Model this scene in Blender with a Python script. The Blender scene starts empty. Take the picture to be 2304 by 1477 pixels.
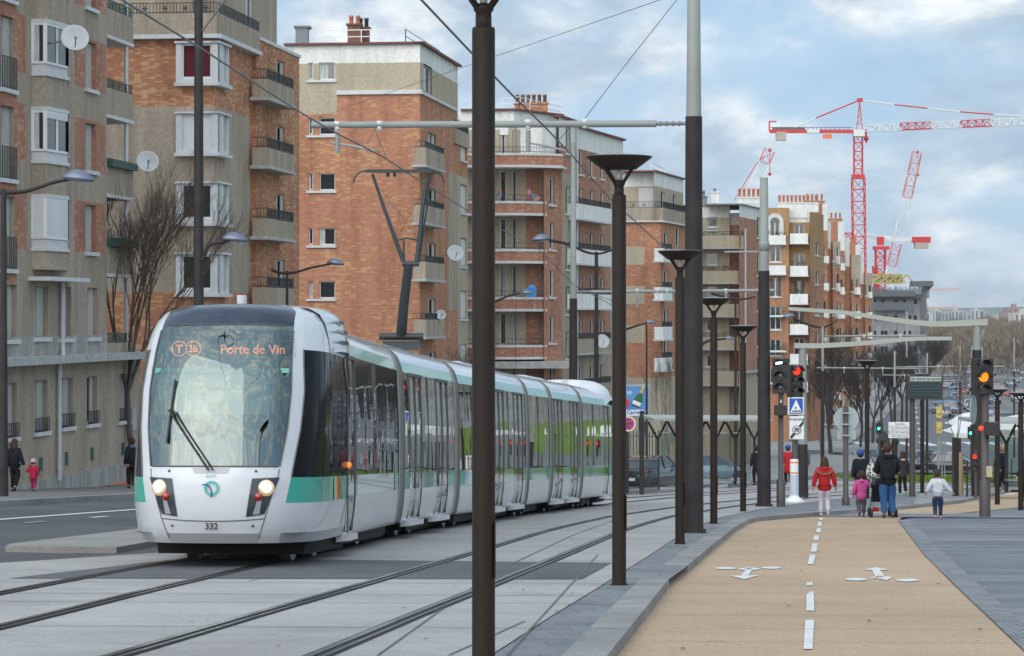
import bpy, math, random
from mathutils import Vector, Matrix
random.seed(7)
SC=bpy.context.scene; COL=SC.collection
F=6000.0; CX=1152.0; HY=715.0; CH=1.45; SL=0.0517
V=Vector
# ---------- photo geometry helpers: f=6000 px of a 2304 px frame, eye 1.45 m above the street, street falls 5 % ----------
def P(x,y,D): return V(((x-CX)/F*D, D, CH-(y-HY)/F*D))
KN=[(-60,3.102),(200,-10.34),(212,-10.85),(226,-11.2),(12000,-11.2)]
def gz(Y):
    if Y<=KN[0][0]: return KN[0][1]
    for (a,za),(b,zb) in zip(KN,KN[1:]):
        if Y<=b: return za+(zb-za)*(Y-a)/(b-a)
    return KN[-1][1]
def g(X,Y):
    t=X-.133*Y
    c=0.22*min(1,max(0,(-12-t)/8.75))
    return gz(Y)+(c if Y<201 else c*max(0,1-(Y-201)/60))
def G(x,y,dz=0.0):                       # a spot on the sloping street plane
    D=6000*(CH-dz)/(y-1025.0)
    return V(((x-CX)/F*D, D, CH-(y-HY)/F*D))
# ---------- object helpers ----------
def props(o,label=None,cat=None,group=None,kind=None):
    if label: o['label']=label
    if cat: o['category']=cat
    if group: o['group']=group
    if kind: o['kind']=kind
    return o
def root(name,loc,label,cat,group=None,rz=0.0):
    o=bpy.data.objects.new(name,None); COL.objects.link(o)
    o.location=loc; o.rotation_euler=(0,0,rz); o.empty_display_size=.3
    o['_m']=0
    del o['_m']
    return props(o,label,cat,group)
def copy_tree(o,parent=None,loc=None,rz=None,scale=None,label=None):
    c=o.copy(); COL.objects.link(c); c.parent=parent
    if loc is not None: c.location=loc
    if rz is not None: c.rotation_euler=(0,0,rz)
    if scale is not None: c.scale=(scale,)*3
    if label: c['label']=label
    for ch in list(o.children): copy_tree(ch,c)
    return c
class MB:
    def __init__(s): s.v=[];s.f=[];s.m=[];s.s=[]
    def add(s,vs,fs,mi=0,sm=False):
        b=len(s.v); s.v+= [tuple(p) for p in vs]
        for f in fs: s.f.append(tuple(i+b for i in f)); s.m.append(mi); s.s.append(sm)
        return s
    def quad(s,a,b,c,d,mi=0): return s.add([a,b,c,d],[(0,1,2,3)],mi)
    def box(s,x0,y0,z0,x1,y1,z1,mi=0):
        return s.hexa([(x0,y0,z0),(x1,y0,z0),(x1,y1,z0),(x0,y1,z0)],[(x0,y0,z1),(x1,y0,z1),(x1,y1,z1),(x0,y1,z1)],mi)
    def hexa(s,b,t,mi=0):
        return s.add(list(b)+list(t),[(3,2,1,0),(4,5,6,7),(0,1,5,4),(1,2,6,5),(2,3,7,6),(3,0,4,7)],mi)
    def prism(s,poly,z0,z1,mi=0,mtop=None):
        n=len(poly)
        f0=(lambda p:z0) if not callable(z0) else z0; f1=(lambda p:z1) if not callable(z1) else z1
        vs=[(p[0],p[1],f0(p)) for p in poly]+[(p[0],p[1],f1(p)) for p in poly]
        s.add(vs,[(i,(i+1)%n,n+(i+1)%n,n+i) for i in range(n)],mi)
        s.add(vs,[tuple(range(n,2*n))],mi if mtop is None else mtop)
        return s.add(vs,[tuple(range(n-1,-1,-1))],mi)
    def tube(s,pts,r,n=8,mi=0,sm=True,cap=True):
        pts=[V(p) for p in pts]; N=len(pts)
        rs=r if isinstance(r,(list,tuple)) else [r]*N
        up=None; vs=[]
        for i,p in enumerate(pts):
            d=(pts[min(i+1,N-1)]-pts[max(i-1,0)])
            if d.length<1e-9: d=V((0,0,1))
            d.normalize()
            if up is None: up=V((0,0,1)) if abs(d.z)<.9 else V((0,1,0))
            a=d.cross(up)
            if a.length<1e-5: a=d.cross(V((1,0,0)))
            a.normalize(); b=a.cross(d).normalized(); up=b
            for k in range(n):
                t=2*math.pi*k/n
                vs.append(p+a*(math.cos(t)*rs[i])+b*(math.sin(t)*rs[i]))
        fs=[(i*n+k,i*n+(k+1)%n,(i+1)*n+(k+1)%n,(i+1)*n+k) for i in range(N-1) for k in range(n)]
        s.add(vs,fs,mi,sm)
        if cap:
            s.add(vs[:n],[tuple(range(n-1,-1,-1))],mi); s.add(vs[-n:],[tuple(range(n))],mi)
        return s
    def bar(s,a,b,w,h,mi=0):             # square beam between two points, h in the up direction
        a=V(a);b=V(b);d=(b-a).normalized()
        up=V((0,0,1)) if abs(d.z)<.95 else V((0,1,0))
        r=d.cross(up).normalized()*(w/2); u=r.cross(d).normalized()*(h/2)
        return s.hexa([a-r-u,a+r-u,a+r+u,a-r+u],[b-r-u,b+r-u,b+r+u,b-r+u],mi)
    def lathe(s,c,prof,n=24,mi=0,sm=True,axis=None):
        c=V(c); vs=[];M=Matrix.Identity(3)
        if axis is not None: M=V((0,0,1)).rotation_difference(V(axis).normalized()).to_matrix()
        for (r,z) in prof:
            for k in range(n):
                t=2*math.pi*k/n
                vs.append(c+M@V((math.cos(t)*r,math.sin(t)*r,z)))
        s.add(vs,[(i*n+k,i*n+(k+1)%n,(i+1)*n+(k+1)%n,(i+1)*n+k) for i in range(len(prof)-1) for k in range(n)],mi,sm)
        return s
    def ball(s,c,r,n=10,mi=0,sq=(1,1,1)):
        c=V(c); vs=[];m=max(4,n//2+1)
        for i in range(m+1):
            a=-math.pi/2+math.pi*i/m
            for k in range(n):
                t=2*math.pi*k/n
                vs.append(c+V((math.cos(a)*math.cos(t)*r*sq[0],math.cos(a)*math.sin(t)*r*sq[1],math.sin(a)*r*sq[2])))
        return s.add(vs,[(i*n+k,i*n+(k+1)%n,(i+1)*n+(k+1)%n,(i+1)*n+k) for i in range(m) for k in range(n)],mi,True)
    def build(s,name,mats,parent=None,world=True,label=None,bevel=0):
        if not s.v: return None
        vs=s.v
        if parent is not None and world:
            M=Matrix.Identity(4); o=parent; ch=[]
            while o is not None: ch.append(o); o=o.parent
            for o in reversed(ch): M=M@(Matrix.Translation(o.location)@o.rotation_euler.to_matrix().to_4x4())
            Mi=M.inverted(); vs=[tuple(Mi@V(p)) for p in s.v]
        me=bpy.data.meshes.new(name); me.from_pydata(vs,[],s.f)
        if not isinstance(mats,(list,tuple)): mats=[mats]
        for m in mats: me.materials.append(m)
        me.polygons.foreach_set('material_index',s.m); me.polygons.foreach_set('use_smooth',s.s)
        uv=me.uv_layers.new(name='UVMap'); u=[0.0]*(2*len(me.loops)); k=0
        for f in s.f:                    # metre UVs from world positions
            p0,p1,p2=V(s.v[f[0]]),V(s.v[f[1]]),V(s.v[f[2]])
            n=(p1-p0).cross(p2-p0)
            if n.length<1e-12 and len(f)>3: n=(V(s.v[f[2]])-p0).cross(V(s.v[f[3]])-p0)
            if n.length<1e-12: n=V((0,0,1))
            n.normalize()
            if abs(n.z)>.7:
                for i in f: u[k]=s.v[i][0];u[k+1]=s.v[i][1];k+=2
            else:
                t=V((-n.y,n.x,0)).normalized()
                for i in f: q=s.v[i];u[k]=q[0]*t.x+q[1]*t.y;u[k+1]=q[2];k+=2
        uv.data.foreach_set('uv',u)
        me.update()
        o=bpy.data.objects.new(name,me); COL.objects.link(o)
        if parent is not None: o.parent=parent
        if label: o['label']=label
        if bevel:
            b=o.modifiers.new('Bevel','BEVEL'); b.width=bevel; b.segments=2; b.limit_method='ANGLE'
        return o
def text_mesh(mb,txt,size,origin,right,up,mi=0,depth=.0,align='LEFT',bold=0.0):
    cu=bpy.data.curves.new('t','FONT'); cu.body=txt; cu.size=size; cu.extrude=depth; cu.align_x=align; cu.offset=bold
    ob=bpy.data.objects.new('t',cu); COL.objects.link(ob)
    dg=bpy.context.evaluated_depsgraph_get(); me=bpy.data.meshes.new_from_object(ob.evaluated_get(dg))
    right=V(right).normalized(); up=V(up).normalized(); nn=right.cross(up)
    vs=[V(origin)+right*v.co.x+up*v.co.y+nn*v.co.z for v in me.vertices]
    mb.add(vs,[tuple(p.vertices) for p in me.polygons],mi)
    bpy.data.objects.remove(ob); bpy.data.curves.remove(cu); bpy.data.meshes.remove(me)
# ---------- materials ----------
MT={}
def mat(name,col,rough=.6,metal=0,spec=.5,noise=None,col2=None,bump=0,bscale=None,emit=None,estr=1,coat=0,stretch=(1,1,1),detail=4,contrast=.5,coord='Object'):
    m=bpy.data.materials.new(name); m.use_nodes=True; nt=m.node_tree; b=nt.nodes['Principled BSDF']
    b.inputs['Base Color'].default_value=(*col,1); b.inputs['Roughness'].default_value=rough; b.inputs['Metallic'].default_value=metal
    b.inputs['Specular IOR Level'].default_value=spec; b.inputs['Coat Weight'].default_value=coat
    if emit: b.inputs['Emission Color'].default_value=(*emit,1); b.inputs['Emission Strength'].default_value=estr
    if noise or bump:
        tc=nt.nodes.new('ShaderNodeTexCoord'); mp=nt.nodes.new('ShaderNodeMapping'); mp.inputs['Scale'].default_value=stretch
        nt.links.new(tc.outputs[coord],mp.inputs[0])
    if noise:
        n=nt.nodes.new('ShaderNodeTexNoise'); n.inputs['Scale'].default_value=noise; n.inputs['Detail'].default_value=detail; n.inputs['Roughness'].default_value=.65
        nt.links.new(mp.outputs[0],n.inputs['Vector'])
        r=nt.nodes.new('ShaderNodeValToRGB'); e=r.color_ramp.elements
        e[0].position=.5-contrast/2; e[1].position=.5+contrast/2; e[0].color=(*col,1); e[1].color=(*(col2 or col),1)
        nt.links.new(n.outputs['Fac'],r.inputs[0]); nt.links.new(r.outputs[0],b.inputs['Base Color'])
    if bump:
        n2=nt.nodes.new('ShaderNodeTexNoise'); n2.inputs['Scale'].default_value=bscale or 20; n2.inputs['Detail'].default_value=3
        nt.links.new(mp.outputs[0],n2.inputs['Vector'])
        bp=nt.nodes.new('ShaderNodeBump'); bp.inputs['Strength'].default_value=min(1,bump); bp.inputs['Distance'].default_value=.02
        nt.links.new(n2.outputs['Fac'],bp.inputs['Height']); nt.links.new(bp.outputs[0],b.inputs['Normal'])
    MT[name]=m; return m
def N(m,t): return m.node_tree.nodes.new(t)
def L(m,a,b): m.node_tree.links.new(a,b)
def ramp(m,src,stops):
    r=N(m,'ShaderNodeValToRGB'); e=r.color_ramp.elements
    while len(e)<len(stops): e.new(.5)
    for k,(p,c) in enumerate(stops): e[k].position=p; e[k].color=(*c,1)
    L(m,src,r.inputs[0]); return r
def mixc(m,fac,a,b):
    x=N(m,'ShaderNodeMix'); x.data_type='RGBA'
    for s,v in ((0,fac),(6,a),(7,b)):
        if hasattr(v,'links') or hasattr(v,'is_linked'): L(m,v,x.inputs[s])
        elif s==0: x.inputs[0].default_value=v
        else: x.inputs[s].default_value=(*v,1)
    return x.outputs[2]
def brick_mat(name,c1,c2,mort,yellow=.0,ycol=(.55,.36,.15)):
    m=mat(name,c1,.85,spec=.2); b=m.node_tree.nodes['Principled BSDF']
    uv=N(m,'ShaderNodeUVMap')
    br=N(m,'ShaderNodeTexBrick'); br.inputs['Scale'].default_value=1; br.inputs['Brick Width'].default_value=.24; br.inputs['Row Height'].default_value=.08
    br.inputs['Mortar Size'].default_value=.008; br.inputs['Color1'].default_value=(*c1,1); br.inputs['Color2'].default_value=(*c2,1); br.inputs['Mortar'].default_value=(*mort,1); br.inputs['Bias'].default_value=-.1
    L(m,uv.outputs[0],br.inputs['Vector'])
    # blotches of differing firing, stretched along the courses
    mp=N(m,'ShaderNodeMapping'); mp.inputs['Scale'].default_value=(1.6,5.5,1); L(m,uv.outputs[0],mp.inputs[0])
    n=N(m,'ShaderNodeTexNoise'); n.inputs['Scale'].default_value=1; n.inputs['Detail'].default_value=5; n.inputs['Roughness'].default_value=.7; L(m,mp.outputs[0],n.inputs[0])
    r=ramp(m,n.outputs[0],[(.3,(.84,.82,.8)),(.7,(1.12,1.12,1.14))])
    x=N(m,'ShaderNodeMix'); x.data_type='RGBA'; x.blend_type='MULTIPLY'; x.inputs[0].default_value=1
    L(m,br.outputs[0],x.inputs[6]); L(m,r.outputs[0],x.inputs[7])
    out=x.outputs[2]
    # yellow bricks: snap noise to brick-sized cells
    mp2=N(m,'ShaderNodeMapping'); mp2.inputs['Scale'].default_value=(3.4,11,1); L(m,uv.outputs[0],mp2.inputs[0])
    vo=N(m,'ShaderNodeTexVoronoi'); vo.inputs['Scale'].default_value=1; vo.inputs['Randomness'].default_value=.45; L(m,mp2.outputs[0],vo.inputs[0])
    sx=N(m,'ShaderNodeSeparateColor'); L(m,vo.outputs['Color'],sx.inputs[0])
    n3=N(m,'ShaderNodeTexNoise'); n3.inputs['Scale'].default_value=.35; n3.inputs['Detail'].default_value=2; L(m,uv.outputs[0],n3.inputs[0])
    ad=N(m,'ShaderNodeMath'); ad.operation='MULTIPLY_ADD'; L(m,n3.outputs[0],ad.inputs[0]); ad.inputs[1].default_value=.9; L(m,sx.outputs[0],ad.inputs[2])
    rr=N(m,'ShaderNodeMapRange'); rr.inputs[1].default_value=1.43-yellow; rr.inputs[2].default_value=1.48-yellow; L(m,ad.outputs[0],rr.inputs[0])
    fac=N(m,'ShaderNodeMath'); fac.operation='MULTIPLY'; L(m,rr.outputs[0],fac.inputs[0]); fac.inputs[1].default_value=.75 if yellow>0 else 0
    out=mixc(m,fac.outputs[0],out,ycol)
    mp4=N(m,'ShaderNodeMapping'); mp4.inputs['Scale'].default_value=(1.1,.13,1); L(m,uv.outputs[0],mp4.inputs[0])
    n4=N(m,'ShaderNodeTexNoise'); n4.inputs['Scale'].default_value=1; n4.inputs['Detail'].default_value=7; n4.inputs['Roughness'].default_value=.72; L(m,mp4.outputs[0],n4.inputs[0])
    r4=ramp(m,n4.outputs[0],[(.34,(.72,.70,.69)),(.52,(1,1,1)),(.68,(1.06,1.07,1.1))])
    x4=N(m,'ShaderNodeMix'); x4.data_type='RGBA'; x4.blend_type='MULTIPLY'; x4.inputs[0].default_value=1; L(m,out,x4.inputs[6]); L(m,r4.outputs[0],x4.inputs[7]); out=x4.outputs[2]
    L(m,out,b.inputs['Base Color']); return m
def stucco(name,c,c2,streak=.25):
    m=mat(name,c,.9,spec=.15); b=m.node_tree.nodes['Principled BSDF']; uv=N(m,'ShaderNodeUVMap')
    n=N(m,'ShaderNodeTexNoise'); n.inputs['Scale'].default_value=7; n.inputs['Detail'].default_value=6; n.inputs['Roughness'].default_value=.8; L(m,uv.outputs[0],n.inputs[0])
    mp=N(m,'ShaderNodeMapping'); mp.inputs['Scale'].default_value=(1.3,.22,1); L(m,uv.outputs[0],mp.inputs[0])
    s=N(m,'ShaderNodeTexNoise'); s.inputs['Scale'].default_value=1; s.inputs['Detail'].default_value=6; s.inputs['Roughness'].default_value=.7; L(m,mp.outputs[0],s.inputs[0])
    c1=ramp(m,n.outputs[0],[(.3,tuple(k*.72 for k in c)),(.72,tuple(min(1,k*1.2) for k in c))])
    r2=ramp(m,s.outputs[0],[(.38,(1-streak,)*3),(.6,(1.05,)*3)])
    x=N(m,'ShaderNodeMix'); x.data_type='RGBA'; x.blend_type='MULTIPLY'; x.inputs[0].default_value=1
    L(m,c1.outputs[0],x.inputs[6]); L(m,r2.outputs[0],x.inputs[7]); L(m,x.outputs[2],b.inputs['Base Color'])
    bp=N(m,'ShaderNodeBump'); bp.inputs['Strength'].default_value=.6; bp.inputs['Distance'].default_value=.03; L(m,n.outputs[0],bp.inputs['Height']); L(m,bp.outputs[0],b.inputs['Normal'])
    return m
BRICK=brick_mat('orange_brick',(.50,.215,.13),(.42,.17,.10),(.37,.25,.17),.13,(.55,.34,.16))
BRICKY=brick_mat('patterned_brick',(.49,.19,.105),(.42,.155,.085),(.37,.25,.17),.27,(.55,.36,.18))
BRICKP=brick_mat('pink_brick',(.47,.205,.13),(.38,.155,.10),(.32,.23,.19),.12,(.5,.34,.2))
BRICKT=brick_mat('tan_brick',(.47,.27,.12),(.40,.22,.095),(.34,.24,.16),.0)
BRICKO=brick_mat('far_orange_brick',(.46,.21,.115),(.38,.165,.09),(.33,.22,.15),.0)
BRICKD=brick_mat('dark_brick',(.25,.11,.08),(.18,.08,.06),(.15,.1,.08),.0)
STUC=stucco('grey_beige_render',(.425,.35,.272),None,.22)
STUCB=stucco('beige_render',(.47,.40,.30),None,.12)
WHITE=stucco('white_render',(.80,.79,.76),None,.14)
PLINTH=stucco('plinth_render',(.42,.4,.37),None,.3)
TRIM=mat('white_trim',(.66,.66,.67),.6,noise=3,col2=(.5,.5,.5),contrast=.6)
LEDGE=mat('ledge_stone',(.5,.49,.47),.8,noise=4,col2=(.3,.3,.29),contrast=.4)
SHUT=mat('shutter',(.50,.475,.44),.7,noise=2,col2=(.42,.4,.37))
SHUTW=mat('shutter_white',(.68,.68,.67),.6,noise=2,col2=(.58,.58,.58))
CURT=mat('curtain',(.35,.4,.4),.9,noise=5,col2=(.55,.58,.57),stretch=(3,3,.3),contrast=.2)
CURTR=mat('red_curtain',(.09,.006,.012),.9)
PVC=mat('window_frame_white',(.72,.72,.72),.4)
WOODD=mat('dark_shutter',(.09,.06,.05),.6)
RAIL=mat('railing_iron',(.03,.04,.04),.5,metal=.3)
RAILG=mat('railing_green',(.03,.08,.065),.6)
PIPE=mat('downpipe',(.55,.56,.57),.5,metal=.2)
ROOFM=mat('roof_edge',(.16,.06,.05),.8)
ROOFG=mat('roof_zinc',(.2,.21,.22),.6)
TERRA=mat('chimney_pot',(.5,.17,.08),.8)
DISH=mat('dish',(.55,.56,.56),.5)
GREEN=mat('plants',(.03,.08,.03),.9,noise=6,col2=(.09,.13,.04),contrast=.3)
REDF=mat('red_flowers',(.5,.05,.03),.8,noise=8,col2=(.1,.12,.04),contrast=.2)
# window glass: dark room behind, mirror-like
def glass(name,col,rough=.04,wav=.0,wscale=1.5,ior=1.6,coatw=0):
    m=mat(name,col,rough,spec=.8); b=m.node_tree.nodes['Principled BSDF']; b.inputs['IOR'].default_value=ior
    if wav:
        tc=N(m,'ShaderNodeTexCoord'); mp=N(m,'ShaderNodeMapping'); mp.inputs['Scale'].default_value=(1,1,.35); L(m,tc.outputs['Object'],mp.inputs[0])
        n=N(m,'ShaderNodeTexNoise'); n.inputs['Scale'].default_value=wscale; n.inputs['Detail'].default_value=1.5; L(m,mp.outputs[0],n.inputs[0])
        bp=N(m,'ShaderNodeBump'); bp.inputs['Strength'].default_value=1; bp.inputs['Distance'].default_value=wav; L(m,n.outputs[0],bp.inputs['Height']); L(m,bp.outputs[0],b.inputs['Normal'])
    return m
PANE=glass('window_pane',(.02,.025,.028),.05,ior=1.65)
# street furniture
POLE=mat('brown_pole_paint',(.020,.014,.011),.5,metal=.0,spec=.18,noise=1.5,col2=(.028,.02,.016),bump=.15,bscale=60,stretch=(1,1,.2))
POLED=mat('dark_pole_paint',(.022,.018,.018),.55,spec=.25,noise=2,col2=(.045,.038,.039))
POLEG=mat('grey_pole_paint',(.22,.235,.22),.5,noise=2,col2=(.27,.285,.265))
BEAMG=mat('grey_beam_paint',(.36,.37,.33),.5)
DISKTOP=mat('lamp_reflector',(.10,.12,.15),.25,metal=.6)
DISKIN=mat('lamp_inner',(.45,.46,.45),.4)
LAMPGL=mat('lamp_cap_glass',(.14,.16,.22),.15,metal=.4)
STEEL=mat('steel',(.55,.55,.55),.3,metal=.9)
WIRE=mat('wire',(.13,.13,.135),.5,metal=.5)
INSUL=mat('insulator',(.6,.6,.6),.4)
BLACKP=mat('black_plastic',(.018,.018,.02),.5)
GREYP=mat('grey_plastic',(.2,.21,.22),.5)
SIGNBACK=mat('sign_back',(.36,.42,.43),.5,metal=.3,noise=3,col2=(.42,.48,.49))
SIGNW=mat('sign_white',(.75,.75,.74),.5)
SIGNBLU=mat('sign_blue',(.02,.09,.42),.4)
SIGNRED=mat('sign_red',(.6,.03,.04),.4)
YELLOW=mat('yellow_paint',(.5,.38,.12),.6)
ORANGE=mat('orange_stripe',(.85,.2,.05),.5)
# ground
def ground_mat(name,c,c2,c3,sc=1.0,spk=.25,rough=.85,joint=None,stretch=(1,1,1),bump=.25):
    m=mat(name,c,rough,spec=.25); b=m.node_tree.nodes['Principled BSDF']; tc=N(m,'ShaderNodeTexCoord')
    mp=N(m,'ShaderNodeMapping'); mp.inputs['Scale'].default_value=stretch; L(m,tc.outputs['Object'],mp.inputs[0])
    a=N(m,'ShaderNodeTexNoise'); a.inputs['Scale'].default_value=.35*sc; a.inputs['Detail'].default_value=7; a.inputs['Roughness'].default_value=.68; L(m,mp.outputs[0],a.inputs[0])
    r=ramp(m,a.outputs[0],[(.32,c2),(.5,c),(.68,c3)])
    f=N(m,'ShaderNodeTexNoise'); f.inputs['Scale'].default_value=38*sc; f.inputs['Detail'].default_value=3; L(m,tc.outputs['Object'],f.inputs[0])
    r2=ramp(m,f.outputs[0],[(.3,(1-spk,)*3),(.7,(1+spk,)*3)])
    x=N(m,'ShaderNodeMix'); x.data_type='RGBA'; x.blend_type='MULTIPLY'; x.inputs[0].default_value=1
    L(m,r.outputs[0],x.inputs[6]); L(m,r2.outputs[0],x.inputs[7]); out=x.outputs[2]
    st=N(m,'ShaderNodeTexNoise'); st.inputs['Scale'].default_value=1.3*sc; st.inputs['Detail'].default_value=8; st.inputs['Roughness'].default_value=.75; st.inputs['Distortion'].default_value=.6; L(m,tc.outputs['Object'],st.inputs[0])
    rs=ramp(m,st.outputs[0],[(.30,(.78,.77,.76)),(.42,(1,1,1)),(.62,(1,1,1)),(.72,(1.12,1.12,1.11))])
    xs=N(m,'ShaderNodeMix'); xs.data_type='RGBA'; xs.blend_type='MULTIPLY'; xs.inputs[0].default_value=1; L(m,out,xs.inputs[6]); L(m,rs.outputs[0],xs.inputs[7]); out=xs.outputs[2]
    if joint:
        w,h,ang,jc,ms=joint
        mj=N(m,'ShaderNodeMapping'); mj.inputs['Rotation'].default_value=(0,0,ang); L(m,tc.outputs['Object'],mj.inputs[0])
        br=N(m,'ShaderNodeTexBrick'); br.inputs['Scale'].default_value=1; br.inputs['Brick Width'].default_value=w; br.inputs['Row Height'].default_value=h; br.inputs['Mortar Size'].default_value=ms
        br.inputs['Color1'].default_value=(1,1,1,1); br.inputs['Color2'].default_value=(.86,.86,.86,1); br.inputs['Mortar'].default_value=(*jc,1); L(m,mj.outputs[0],br.inputs['Vector'])
        y=N(m,'ShaderNodeMix'); y.data_type='RGBA'; y.blend_type='MULTIPLY'; y.inputs[0].default_value=1; L(m,out,y.inputs[6]); L(m,br.outputs[0],y.inputs[7]); out=y.outputs[2]
    L(m,out,b.inputs['Base Color'])
    if bump:
        bp=N(m,'ShaderNodeBump'); bp.inputs['Strength'].default_value=bump; bp.inputs['Distance'].default_value=.01; L(m,f.outputs[0],bp.inputs['Height']); L(m,bp.outputs[0],b.inputs['Normal'])
    return m
CONC=ground_mat('track_concrete',(.345,.328,.312),(.275,.26,.246),(.40,.382,.362),1.0,.2,.8,stretch=(1,1.5,1))
CONCD=ground_mat('asphalt_panel',(.105,.105,.11),(.085,.085,.09),(.13,.13,.13),1,.25)
PAVEB=ground_mat('blue_grey_paver',(.20,.21,.225),(.155,.165,.18),(.26,.268,.275),2.4,.22,joint=(.42,.42,-.12,(.75,.72,.66),.012))
PAVEG=ground_mat('grey_paving',(.29,.285,.28),(.235,.232,.228),(.35,.345,.335),.8,.12,joint=(1.1,.7,-.13,(.7,.7,.7),.02))
KERBM=ground_mat('granite_kerb',(.25,.245,.235),(.19,.187,.18),(.31,.30,.29),1.5,.25,.8)
KERBL=ground_mat('light_kerb',(.27,.26,.24),(.21,.20,.185),(.32,.305,.285),1.5,.2,.8)
ROAD=ground_mat('asphalt',(.085,.087,.092),(.065,.067,.072),(.11,.11,.114),.7,.3)
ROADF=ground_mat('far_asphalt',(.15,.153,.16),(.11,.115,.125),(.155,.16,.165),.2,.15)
CYCLE=ground_mat('cycle_surface',(.42,.30,.20),(.345,.252,.172),(.475,.338,.225),.7,.16,.9,stretch=(1,.6,1))
COBB=ground_mat('granite_setts',(.27,.275,.29),(.2,.205,.22),(.36,.36,.36),3,.3,joint=(.16,.11,.35,(.45,.45,.45),.016))
PAVED=ground_mat('dark_paving',(.18,.19,.21),(.13,.14,.158),(.25,.258,.27),1.3,.3,joint=(.9,.45,.05,(.8,.8,.8),.012),stretch=(.6,2.4,1))
SIDEW=ground_mat('sidewalk',(.15,.148,.145),(.12,.118,.116),(.185,.18,.175),.8,.15)
TERR=ground_mat('ground_far',(.2,.195,.185),(.15,.145,.135),(.26,.25,.235),.05,.2)
MARK=mat('road_marking',(.72,.71,.68),.8,noise=9,col2=(.5,.49,.47),contrast=.5)
JOINTM=mat('slab_joint',(.13,.125,.12),.9)
GROOVE=mat('rail_groove',(.035,.033,.032),.8)
RAILS=mat('rail_steel',(.33,.32,.31),.22,metal=.95,noise=3,col2=(.22,.21,.2),stretch=(1,.3,1))
GRASS=mat('grass',(.10,.17,.02),.95,noise=1.5,col2=(.17,.22,.04),contrast=.4,spec=.1)
# ---------- world, sun, camera ----------
W=bpy.data.worlds.new("World"); SC.world=W; W.use_nodes=True; nt=W.node_tree; nn=nt.nodes; ll=nt.links
SUN_EL=math.radians(34); SUN_AZ=math.radians(206)      # light from behind the camera, left
bg=nn['Background']; sky=nn.new('ShaderNodeTexSky'); sky.sky_type='NISHITA'; sky.sun_disc=False; sky.sun_elevation=SUN_EL; sky.sun_rotation=SUN_AZ
sky.air_density=1.0; sky.dust_density=1.2; sky.ozone_density=1.5
tc=nn.new('ShaderNodeTexCoord')
def wn(scale,rot,sc,det,rough,off=0):
    mp=nn.new('ShaderNodeMapping'); mp.inputs['Scale'].default_value=sc; mp.inputs['Rotation'].default_value=rot; mp.inputs['Location'].default_value=(off,off*.7,off*.3)
    n=nn.new('ShaderNodeTexNoise'); n.inputs['Scale'].default_value=scale; n.inputs['Detail'].default_value=det; n.inputs['Roughness'].default_value=rough; n.inputs['Distortion'].default_value=.25
    ll.new(tc.outputs['Generated'],mp.inputs[0]); ll.new(mp.outputs[0],n.inputs[0]); return n
def wr(src,st):
    r=nn.new('ShaderNodeValToRGB'); e=r.color_ramp.elements
    while len(e)<len(st): e.new(.5)
    for k,(p,c) in enumerate(st): e[k].position=p; e[k].color=(*c,1)
    ll.new(src,r.inputs[0]); return r
def wmix(f,a,b,mode='MIX'):
    x=nn.new('ShaderNodeMix'); x.data_type='RGBA'; x.blend_type=mode
    for s,v in ((0,f),(6,a),(7,b)):
        if isinstance(v,(int,float)): x.inputs[0].default_value=v
        elif isinstance(v,tuple): x.inputs[s].default_value=(*v,1)
        else: ll.new(v,x.inputs[s])
    return x.outputs[2]
SKYK=12.0   # cloud radiance is given as seen, then divided by the background strength
big=wn(9.0,(0,.3,0),(1,1,2.1),7,.55,3.4)
fine=wn(26,(0,.5,0),(1,1,2.0),8,.62,1.7)
veil=wn(15,(0,.25,0),(1,1,2.2),8,.6,8.3)
tint=wmix(1.0,sky.outputs[0],(1.3,1.22,1.12),'MULTIPLY')
blue=wmix(.8,tint,(3.2,5.15,7.5))
m1=wr(big.outputs[0],[(.43,(0,0,0)),(.57,(1,1,1))])
mf=wr(fine.outputs[0],[(.35,(.55,.55,.55)),(.65,(1,1,1))])
fac=wmix(1.0,m1.outputs[0],mf.outputs[0],'MULTIPLY')
cc=wr(veil.outputs[0],[(.36,(3.6,4.5,5.6)),(.46,(4.8,5.75,6.7)),(.55,(7.2,7.7,8.0)),(.64,(9.8,9.8,9.5))])
vf=nn.new('ShaderNodeMath'); vf.operation='MULTIPLY_ADD'; ll.new(fac,vf.inputs[0]); vf.inputs[1].default_value=.85; vf.inputs[2].default_value=.12
cloud=wmix(vf.outputs[0],blue,cc.outputs[0])
dt=nn.new('ShaderNodeVectorMath'); dt.operation='DOT_PRODUCT'; ll.new(tc.outputs['Generated'],dt.inputs[0]); dt.inputs[1].default_value=(math.sin(SUN_AZ)*math.cos(SUN_EL),math.cos(SUN_AZ)*math.cos(SUN_EL),math.sin(SUN_EL))
gw=nn.new('ShaderNodeMapRange'); ll.new(dt.outputs['Value'],gw.inputs[0]); gw.inputs[1].default_value=0; gw.inputs[2].default_value=1; gw.inputs[3].default_value=1; gw.inputs[4].default_value=2.7
vm=nn.new('ShaderNodeVectorMath'); vm.operation='SCALE'; ll.new(cloud,vm.inputs[0]); ll.new(gw.outputs[0],vm.inputs['Scale'])   # thin cloud glows toward the hidden sun
wg=wmix(gw.outputs[0],(1.0,1.0,1.0),(1.0,1.0,1.0)); gf=nn.new('ShaderNodeMapRange'); ll.new(dt.outputs['Value'],gf.inputs[0]); gf.inputs[1].default_value=-.1; gf.inputs[2].default_value=.9; wt=wmix(gf.outputs[0],(1.0,1.0,1.0),(1.12,1.0,.87)); wv=wmix(1.0,vm.outputs[0],wt,'MULTIPLY'); ll.new(wv,bg.inputs[0]); bg.inputs[1].default_value=.1
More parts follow.
